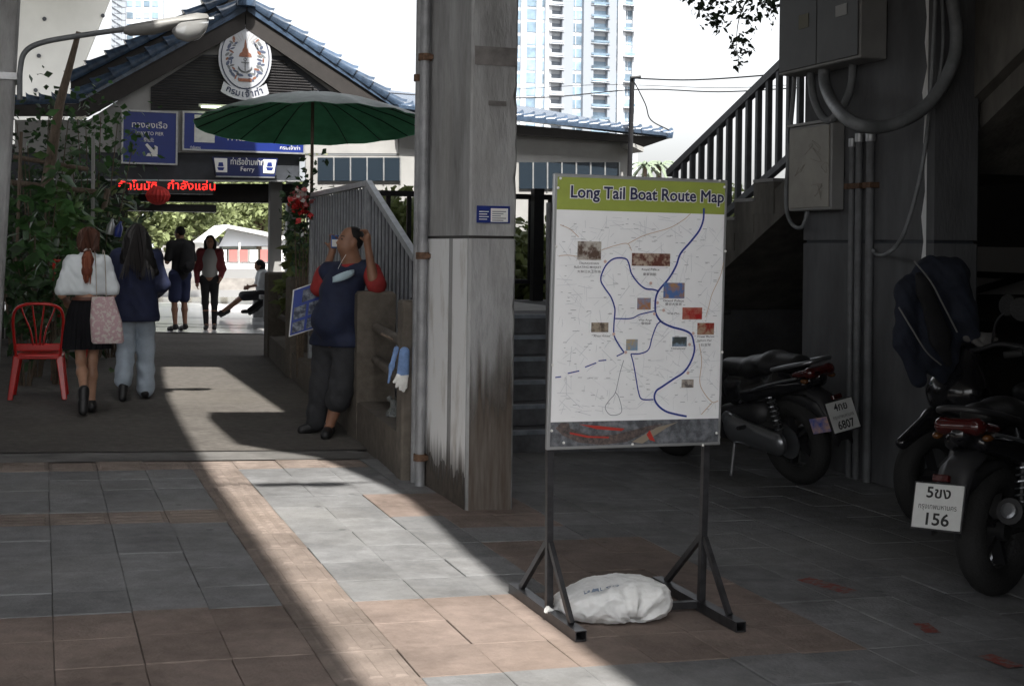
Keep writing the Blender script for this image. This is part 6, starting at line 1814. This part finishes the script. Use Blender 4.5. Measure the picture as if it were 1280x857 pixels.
for q in 'LR':
    m_ = J['s' + q].lerp(J['e' + q], .85)
    pr.append(('c', tup(J['s' + q]), tup(m_), .062, .076, {'k': .04}))
blob('blouse', pr, .010, M_blouse, t, k=.04, cuts=[((0, 0, 1.05), (0, 0, -1))] + [], noise=.0035, nscale=42)
# pleated skirt
mb = MB(); rings_ = []
for z, rx, ry, am in ((1.05, .128, .10, .0), (1.0, .15, .118, .003), (.9, .175, .14, .006), (.75, .19, .155, .010), (.60, .20, .17, .013)):
    n = 96
    rings_.append([Vector(((rx + am * math.cos(i * 2 * math.pi / n * 24)) * math.cos(2 * math.pi * i / n), (ry + am * math.cos(i * 2 * math.pi / n * 24)) * math.sin(2 * math.pi * i / n) - .01, z * s)) for i in range(n)])
mb.loft(rings_, caps=True); mb.build('skirt', mat('skirt_black', (.011, .011, .013), .9, spec=.1), t, smooth=60)
mb = MB(); mb.lathe([(.134, 1.005), (.136, 1.01), (.134, 1.035)], 32, (0, -.005, 0)); mb.build('belt', mat('belt_brown', (.12, .05, .035), .5), t, smooth=40)
H = J['head']
blob('hair', [('e', tup(H + Vector((0, -.016, .022))), (.088, .098, .104)), ('e', tup(H + Vector((0, -.045, -.05))), (.084, .062, .085)), ('c', tup(H + Vector((-.075, .02, -.04))), tup(H + Vector((-.07, .02, -.10))), .022, .014), ('c', tup(H + Vector((.075, .02, -.04))), tup(H + Vector((.07, .02, -.10))), .022, .014)], .008, M_hairr, t, k=.03, cuts=[(tup(H + Vector((0, .06, .05))), (0, 1, -.4))])
blob('ponytail', [('c', tup(H + Vector((-.01, -.10, -.09))), tup(H + Vector((-.015, -.135, -.16))), .028, .045), ('c', tup(H + Vector((-.015, -.135, -.16))), tup(H + Vector((-.02, -.155, -.27))), .045, .04), ('c', tup(H + Vector((-.02, -.155, -.27))), tup(H + Vector((-.03, -.165, -.37))), .04, .008)], .008, M_hairt, t, k=.03, noise=.003, nscale=70)
strands(t, (0, -.016, 0), .090, .101, H.z + .118, H.z - .10, 0.0, 110, mat('hair_light', (.09, .038, .024), .5, spec=.3), 3)
strands(t, (-.02, -.135, 0), .040, .040, H.z - .10, H.z - .39, -.35, 60, mat('hair_auburn_light', (.24, .075, .04), .5, spec=.3), 4, 0, 6.28)
mb = MB(); mb.torus(H + Vector((-.01, -.10, -.09)), (0, -.6, -.8), .026, .010, 16, 8); mb.build('hair_tie', M_print, t, smooth=60)
shoes(t, J, M_shoe)
mb = MB()
for q in 'LR': mb.torus(J['a' + q] + Vector((0, 0, .01)), (0, 0, 1), .04, .007, 16, 6)
mb.build('ankle_strap', M_shoew, t)
# her tote bag
M_tote = mat('tote_pink', (.50, .34, .36), .85, col2=(.60, .55, .52), scale=28, thresh=(.50, .56), bump=.2)
bl_ = p + Vector((.17, -.17, 0))
t = thing('tote_bag', 'pale pink patterned tote bag on the shoulder of the woman in white', 'bag', (p.x + .14, p.y - .15, .62), R(4))
mb = MB()
rings_ = []
for z, w_, d_, ox in ((0, .125, .035, .03), (.02, .14, .045, .03), (.2, .135, .05, .012), (.38, .10, .028, -.012), (.41, .095, .02, -.015)):
    rings_.append([Vector((ox + w_ * math.copysign(abs(math.cos(a)) ** .5, math.cos(a)), d_ * math.copysign(abs(math.sin(a)) ** .7, math.sin(a)), z)) for a in [2 * math.pi * i / 28 for i in range(28)]])
mb.loft(rings_); mb.build('pouch', M_tote, t, smooth=50)
for xo in (-.05, .03):
    mb = MB(); mb.tube(spline([(xo - .02, -.02, .40), (xo - .025, -.02, .55), (xo - .03, .0, .71), (xo - .03, .09, .80), (xo - .03, .20, .80), (xo - .01, .26, .68)], 5), .011, 6, flat=.3); mb.build('strap', mat('tote_strap', (.60, .53, .46), .85), t, smooth=50)

# ---- woman in navy jacket and pale jeans
p = G(170, 499)
t = thing('person', 'woman with long black hair in navy jacket and pale blue jeans', 'person', (p.x, p.y, gz(p.x)), R(-4))
J = P_(1.70, eR=(.25, -.03, 1.12), wR=(.20, .17, 1.03), eL=(-.27, .02, 1.12), wL=(-.17, .20, 1.08), kR=(.10, .05, .49), aR=(.10, .02, .085), tR=(.12, .17, .035), kL=(-.09, .0, .47), aL=(-.105, -.26, .20), tL=(-.11, -.29, .05))
blob('body', body_prims(J, (0, 1, 0), .95), .010, M_skin, t)
M_nj = mat('jacket_navy', (.012, .018, .055), .8, var=.2, scale=8, bump=.25, bscale=16)
pr = [('c', tup(J['sL'] + Vector((.0, -.01, 0))), tup(J['sR'] + Vector((0, -.01, 0))), .085, .085, {'k': .05}), ('c', tup(J['chest'] + Vector((-.06, -.01, 0))), tup(J['chest'] + Vector((.06, -.01, 0))), .15, .15), ('c', tup(J['chest'] + Vector((-.04, -.01, -.1))), tup(J['pelvis'] + Vector((-.06, -.01, -.13))), .15, .155), ('c', tup(J['chest'] + Vector((.04, -.01, -.1))), tup(J['pelvis'] + Vector((.07, -.01, -.13))), .15, .155)]
for q in 'LR':
    pr += [('c', tup(J['s' + q]), tup(J['e' + q]), .078, .07, {'k': .04}), ('c', tup(J['e' + q]), tup(J['w' + q]), .07, .05, {'k': .03})]
blob('jacket', pr, .010, M_nj, t, k=.05, cuts=[((0, 0, .765), (0, 0, -1))], noise=.004, nscale=22)
M_jean = mat('jeans_pale', (.34, .40, .47), .85, var=.12, scale=5, bump=.3, bscale=14)
pr = [('c', tup(J['hL']), tup(J['hR']), .115, .115)]
for q in 'LR':
    pr += [('c', tup(J['h' + q]), tup(J['k' + q]), .105, .086), ('c', tup(J['k' + q]), tup(J['a' + q] + Vector((0, .01 if q == 'R' else .03, .02))), .084, .086)]
blob('jeans', pr, .010, M_jean, t, k=.03, noise=.006, nscale=26)
H = J['head']
blob('hair', [('e', tup(H + Vector((0, -.016, .025))), (.096, .108, .110)), ('c', tup(H + Vector((-.04, -.05, -.02))), tup(H + Vector((-.075, -.10, -.22))), .085, .085), ('c', tup(H + Vector((.05, -.05, -.02))), tup(H + Vector((.10, -.11, -.26))), .085, .075), ('c', tup(H + Vector((0, -.07, -.1))), tup(H + Vector((.03, -.13, -.40))), .09, .06), ('c', tup(H + Vector((.09, -.10, -.2))), tup(H + Vector((.17, -.09, -.34))), .08, .05), ('c', tup(H + Vector((-.06, -.1, -.18))), tup(H + Vector((-.13, -.09, -.33))), .08, .045)], .009, M_hairb, t, k=.03, noise=.004, nscale=55)
strands(t, (.01, -.04, 0), .105, .12, H.z + .128, H.z - .42, 1.0, 190, mat('hair_streak', (.03, .027, .027), .45, spec=.35), 5, math.pi * .9, 2.1 * math.pi, .0045)  # strands coloured slightly lighter than the hair
shoes(t, J, M_shoe)

# ---- man in black with navy shorts, inside the pavilion
p = aty(226, 400, 24.75)
t = thing('person', 'man in black shirt and navy shorts standing in the pavilion', 'person', (p.x, p.y, gz(p.x) + .02), R(25))
J = P_(1.86, eR=(.24, .0, 1.12), wR=(.15, .22, 1.1), eL=(-.24, .0, 1.12), wL=(-.12, .22, 1.15))
blob('body', body_prims(J, (-.5, .85, -.1), 1.0), .014, M_skin2, t)
M_bt = mat('tee_black', (.010, .010, .012), .9)
pr = [('c', tup(J['sL']), tup(J['sR']), .085, .085), ('c', tup(J['chest']), tup(J['pelvis']), .155, .155), ('c', tup((J['sL'] + J['sR']) / 2), tup(J['chest']), .13, .15)]
for q in 'LR': pr.append(('c', tup(J['s' + q]), tup(J['s' + q].lerp(J['e' + q], .8)), .075, .075))
blob('shirt', pr, .015, M_bt, t, k=.05, noise=.004)
pr = [('c', tup(J['hL']), tup(J['hR']), .12, .12)]
for q in 'LR': pr.append(('c', tup(J['h' + q]), tup(J['k' + q] + Vector((0, 0, .06))), .11, .105))
blob('shorts', pr, .015, mat('shorts_navy', (.015, .022, .07), .85), t, k=.03, noise=.004)
H = J['head']
blob('hair', [('e', tup(H + Vector((0, -.01, .035))), (.085, .102, .092))], .012, M_hairb, t)
shoes(t, J, M_shoe)
t = thing('backpack', 'black backpack worn by the man in navy shorts', 'bag', (p.x + .10, p.y - .18, 1.0), R(25))
blob('pack', [('c', (0, 0, .12), (0, 0, .42), .14, .12, {'sy': .65})], .015, M_bt, t, k=.03, noise=.004)
blob('pocket', [('c', (-.03, -.09, .12), (.03, -.09, .16), .08, .07, {'sy': .5})], .015, M_bt, t)

# ---- woman in dark red jacket, facing the camera
p = aty(263, 400, 25.4)
t = thing('person', 'woman in dark red jacket and black trousers standing in the pavilion', 'person', (p.x, p.y, gz(p.x) + .02), R(170))
J = P_(1.72, eR=(.23, -.03, 1.10), wR=(.22, .06, .86), eL=(-.23, -.03, 1.1), wL=(-.2, .12, .95), kR=(.07, .05, .49), aR=(.05, .05, .085), tR=(.05, .2, .03))
blob('body', body_prims(J, (0, 1, 0), .92), .014, M_skin2, t); eyes(t, J['head'], (0, 1, 0))
blob('top', [('c', tup(J['chest']), tup(J['pelvis'] + Vector((0, 0, .08))), .14, .14), ('c', tup((J['sL'] + J['sR']) / 2 - Vector((0, 0, .03))), tup(J['chest']), .12, .138)], .014, mat('top_grey', (.30, .30, .29), .85), t, k=.04, cuts=[((0, 0, .93), (0, 0, -1))])
pr = [('c', tup(J['sL'] - Vector((0, .015, 0))), tup(J['sR'] - Vector((0, .015, 0))), .082, .082), ('c', tup(J['chest'] + Vector((-.09, -.02, .02))), tup(J['chest'] + Vector((-.11, -.02, -.12))), .09, .10), ('c', tup(J['chest'] + Vector((.09, -.02, .02))), tup(J['chest'] + Vector((.11, -.02, -.12))), .09, .10)]
for q in 'LR': pr += [('c', tup(J['s' + q]), tup(J['e' + q]), .07, .06), ('c', tup(J['e' + q]), tup(J['w' + q]), .06, .045)]
blob('jacket', pr, .014, mat('jacket_red', (.16, .02, .025), .8), t, k=.04, noise=.003)
pr = [('c', tup(J['hL']), tup(J['hR']), .108, .108)]
for q in 'LR': pr += [('c', tup(J['h' + q]), tup(J['k' + q]), .092, .062), ('c', tup(J['k' + q]), tup(J['a' + q]), .062, .045)]
blob('trousers', pr, .014, M_bt, t, k=.03)
H = J['head']
blob('hair', [('e', tup(H + Vector((0, -.02, .035))), (.088, .095, .095)), ('c', tup(H + Vector((-.07, -.03, .0))), tup(H + Vector((-.08, .0, -.22))), .05, .03), ('c', tup(H + Vector((.07, -.03, 0))), tup(H + Vector((.08, .0, -.22))), .05, .03), ('c', tup(H + Vector((0, -.07, -.05))), tup(H + Vector((0, -.09, -.2))), .07, .06)], .012, M_hairb, t, k=.02)
shoes(t, J, M_shoe)

# ---- two people sitting on a bench in the pavilion
YS = 29.0
def S(px_, py_, y=YS): return aty(px_, py_, y)
fx = S(326, 372)
zf = gz(fx.x) + .02
t = thing('pavilion_bench', 'concrete bench in the pavilion with two people sitting', 'bench', (fx.x + .25, YS, zf))
mb = MB(); mb.box(-.28, .75, -.35, 1.9, .46, .55); mb.build('seat', M_conc, t, bevel=.01)
for y in (-.2, 1.3):
    mb = MB(); mb.box(-.18, .45, y, y + .16, -.05, .458); mb.build('leg', M_conc, t)
def sitter(label, loc, h, top, bottom, hair, skirt=False):
    t = thing('person', label, 'person', loc, R(90))
    J = P_(h, pelvis=(0, 0, .53), chest=(0, .04, .86), neck=(0, .06, 1.04), head=(0, .11, 1.17), sR=(.165, .04, .98), sL=(-.165, .04, .98), eR=(.2, .12, .74), eL=(-.2, .12, .74), wR=(.1, .32, .68), wL=(-.1, .32, .70),
           hR=(.09, .05, .51), hL=(-.09, .05, .51), kR=(.11, .45, .50), kL=(-.10, .46, .47), aR=(.11, .78, .16), aL=(-.10, .95, .13), tR=(.11, .92, .05), tL=(-.10, 1.1, .10))
    blob('body', body_prims(J, (0, 1, -.35), .95), .014, M_skin2, t)
    pr = [('c', tup(J['sL']), tup(J['sR']), .082, .082), ('c', tup(J['chest']), tup(J['pelvis']), .145, .15), ('c', tup((J['sL'] + J['sR']) / 2), tup(J['chest']), .12, .14)]
    for q in 'LR': pr.append(('c', tup(J['s' + q]), tup(J['e' + q]), .07, .065))
    blob('shirt', pr, .014, top, t, k=.04, noise=.003)
    pr = [('c', tup(J['hL']), tup(J['hR']), .115, .115)]
    for q in 'LR':
        pr.append(('c', tup(J['h' + q]), tup(J['k' + q]), .105, .085))
        if not skirt: pr.append(('c', tup(J['k' + q]), tup(J['a' + q]), .08, .06))
    blob('skirt' if skirt else 'trousers', pr, .014, bottom, t, k=.05)
    H = J['head']
    pr = [('e', tup(H + Vector((0, -.015, .035))), (.088, .10, .093))]
    if skirt: pr += [('c', tup(H + Vector((0, -.06, 0))), tup(H + Vector((0, -.05, -.2))), .08, .07)]
    blob('hair', pr, .012, M_hairb, t)
    shoes(t, J, M_shoe)
sitter('seated woman in white top and dark skirt with legs stretched out', (fx.x + .1, YS + .1, zf + .05), 1.62, mat('top_white', (.55, .57, .58), .85), mat('skirt_dark', (.02, .02, .024), .85), M_hairb, True)
sitter('seated man in black shirt next to the pavilion column', (fx.x + .78, YS + .25, zf + .08), 1.72, M_bt, M_bt, M_hairb)

# ---- man leaning on the balustrade
root = Vector((2.2, 11.1, gz(2.2)))
def Q(px_, py_, y): return aty(px_, py_, y) - root
t = thing('person', 'heavy man in navy and red polo leaning his elbow on the wall post', 'person', root)
J = dict(head=Q(439, 301, 11.02), neck=Q(441, 328, 11.04), chest=Q(429, 366, 11.08), pelvis=Q(428, 425, 11.12), sL=Q(467, 343, 10.92), sR=Q(407, 341, 11.26), eL=Q(468, 349, 10.86), wL=Q(461, 306, 10.86), eR=Q(404, 352, 11.3), wR=Q(417, 314, 11.22),
         hL=Q(436, 430, 11.02), hR=Q(412, 430, 11.24), kL=Q(428, 486, 10.96), kR=Q(403, 484, 11.2), aL=Q(413, 532, 10.98), aR=Q(396, 528, 11.22), tL=Q(408, 543, 10.84), tR=Q(379, 537, 11.2))
J['sL'] = Q(466, 338, 10.94)
for q in 'LR':
    J['a' + q].z = .085; J['t' + q].z = .035
J['curlL'] = .9; J['hnL'] = (-.8, -.2, .2); J['hdL'] = (-.1, 0, 1); J['curlR'] = .6; J['hdR'] = (.1, -.1, 1); J['hnR'] = (-.6, -.7, 0)
fd = (-.93, -.22, .10)
J['k'] = .03
Jb = {k: (v if isinstance(v, Vector) else v) for k, v in J.items() if k != 'k'}
bp = body_prims(Jb, fd, 1.12)
f_, r_, u_ = head_frame(fd)
bp += [('c', tup(J['head'] - u_ * .07 + f_ * .01), tup(J['neck'] + Vector((0, 0, .0))), .07, .085, {'k': .03}), ('e', tup(J['head'] + f_ * .03 - u_ * .045), (.068, .068, .07), {'k': .03})]
blob('body', bp, .008, M_skin2, t, k=.022); eyes(t, J['head'], fd)
M_pn = mat('polo_navy', (.010, .016, .045), .8, var=.2, scale=8, bump=.25, bscale=16)
M_pr = mat('polo_red', (.28, .022, .022), .8, var=.15, scale=8, bump=.25, bscale=16)
belly = J['chest'].lerp(J['pelvis'], .55) + Vector((-.07, -.05, 0))
pr = [('c', tup(J['sL'].lerp(J['sR'], .12)), tup(J['sR'].lerp(J['sL'], .08)), .09, .09, {'k': .06}), ('c', tup((J['sL'] + J['sR']) / 2 - Vector((0, 0, .06))), tup(J['chest']), .145, .17, {'k': .06}), ('c', tup(J['chest']), tup(J['pelvis'] + Vector((0, 0, -.01))), .172, .165, {'k': .06}), ('e', tup(belly), (.19, .19, .19), {'k': .06}), ('c', tup(J['hL'] + Vector((0, 0, .02))), tup(J['hR'] + Vector((0, 0, .02))), .155, .155, {'k': .05}), ('c', tup(J['neck'] - Vector((0, 0, .03))), tup(J['neck'] + Vector((0, 0, .0))), .095, .075, {'k': .03})]
blob('polo_shirt', pr, .009, M_pn, t, k=.05, cuts=[(tup(J['pelvis'] + Vector((0, 0, -.045))), (0, 0, -1))], noise=.004, nscale=20)
pr = []
for q in 'LR':
    m_ = J['s' + q].lerp(J['e' + q], .8)
    pr.append(('c', tup(J['s' + q] + Vector((.0, 0, -.01))), tup(m_ + Vector((.03 if q == 'L' else -.02, .0, -.06))), .08, .082, {'k': .03}))
for q_ in pr: blob('red_sleeve', [q_], .009, M_pr, t, k=.03, noise=.003, nscale=24)
blob('red_side_panel', [('c', tup(Q(449, 385, 11.02)), tup(Q(444, 422, 11.02)), .06, .075, {'sy': 1.0})], .009, M_pr, t, cuts=[(tup(J['pelvis'] + Vector((0, 0, .0))), (0, 0, -1))])
mb = MB(); cN = J['neck'] + Vector((0, 0, .0)); mb.torus(cN + Vector((-.01, 0, -.015)), (-.25, -.1, 1), .077, .015, 24, 8, sq=1.4); mb.build('collar', M_pr, t, smooth=60)
blob('trousers', [('c', tup(J['hL']), tup(J['hR']), .125, .125), ('c', tup(J['hL']), tup(J['kL']), .118, .10), ('c', tup(J['kL']), tup(J['kL'].lerp(J['aL'], .30)), .10, .105), ('c', tup(J['hR']), tup(J['kR']), .125, .10), ('c', tup(J['kR']), tup(J['aR'] + Vector((0, 0, .02))), .098, .085)], .009, mat('trousers_charcoal', (.028, .029, .033), .85, var=.2, scale=7, bump=.2), t, k=.03, noise=.006, nscale=26)
H = J['head']
blob('hair', [('e', tup(H + u_ * .04 - f_ * .028), (.080, .092, .082), {'rot': Matrix((r_, f_, u_)).transposed()}), ('e', tup(H - f_ * .06 - u_ * .01), (.068, .045, .06), {'rot': Matrix((r_, f_, u_)).transposed()})], .007, M_hairb, t, k=.02, cuts=[(tup(H + f_ * .045 + u_ * .05), tup(f_ * .9 - u_ * .25))])
shoes(t, J, M_shoe)
for s_ in (-1, 1):
    mb = MB(); mb.tube([H + f_ * .094 + r_ * s_ * .018 + u_ * .026, H + f_ * .090 + r_ * s_ * .034 + u_ * .031, H + f_ * .078 + r_ * s_ * .05 + u_ * .026], .0042, 6); mb.build('eyebrow', M_hairb, t)
mb = MB(); mb.tube([H + f_ * .086 - r_ * .024 - u_ * .061, H + f_ * .097 - u_ * .060, H + f_ * .086 + r_ * .024 - u_ * .061], .0038, 6); mb.build('mouth', mat('lip_brown', (.15, .06, .045), .5), t)
# face mask hung on his chest
mk = Q(430, 345, 10.80)
mb = MB()
PM = []
for i in range(7):
    row = []
    for j in range(6):
        u, v = -1 + i / 3, -1 + j / 2.5
        c_ = aty(430.5, 345, 10.85) + Vector((.088 * u, -.02 * (1 - u * u) - .01 * (1 - v * v), .05 * u * .62 + .034 * v * (1 - .35 * u * u)))
        row.append(c_)
    PM.append(row)
tm = thing('face_mask', 'pale blue face mask hanging on the chest of the leaning man', 'mask', mk + root)
mb.sheet(PM); mb.build('mask', mat('mask_blue', (.42, .55, .62), .8), tm, smooth=60, solid=.004, world=True)
mb = MB(); mb.tube(spline([aty(424, 336, 10.82), aty(428, 328, 10.84), aty(434, 318, 10.9)], 4), .0018, 5); mb.build('ear_loop', M_print, tm, world=True)
# phone / cup in his right hand
ph = aty(420.5, 302, 11.18)
t = thing('phone', 'blue phone held up in the right hand of the leaning man', 'phone', ph)
mb = MB(); mb.obox(ph, (.038, .01, .0), (.006 * -.2, .006, 0), (0, 0, .055)); mb.build('case', mat('phone_blue', (.05, .12, .32), .4), t, world=True, bevel=.006)
mb = MB(); mb.obox(ph + Vector((0, -.0075, -.012)), (.030, .008, 0), (0, .0012, 0), (0, 0, .03)); mb.build('label', M_print, t, world=True)
# display board at his side
def K_(px_, py_): return aty(px_, py_, 11.42)
t = thing('tour_photo_board', 'small tilted board of blue tour photographs at the side of the leaning man', 'sign', K_(388, 421))
q4 = [K_(362.5, 421), K_(401, 409), K_(410.5, 347.5), K_(368, 362.5)]
mb = MB(); mb.prism(q4, (0, .015, 0)); mb.build('backing', M_print, t, world=True)
def qb(u, v, o=.002):
    return q4[0].lerp(q4[1], u).lerp(q4[3].lerp(q4[2], u), v) - Vector((0, o, 0))
mb = MB(); mb.prism([qb(.03, .02), qb(.97, .02), qb(.97, .98), qb(.03, .98)], (0, .0015, 0)); mb.build('blue_sheet', mat('sheet_blue', (.04, .07, .30), .4), t, world=True)
for i, (u0, u1, v0, v1) in enumerate(((.30, .92, .66, .92), (.08, .46, .34, .60), (.54, .95, .34, .60), (.08, .46, .06, .28), (.54, .95, .06, .28))):
    mb = MB(); mb.prism([qb(u0, v0, .004), qb(u1, v0, .004), qb(u1, v1, .004), qb(u0, v1, .004)], (0, .0015, 0)); mb.build('photo', mat('tour_photo_%d' % i, (.05, .06, .09), .4, col2=(.25, .28, .33), scale=18 + i * 4, thresh=(.42, .6)), t, world=True)
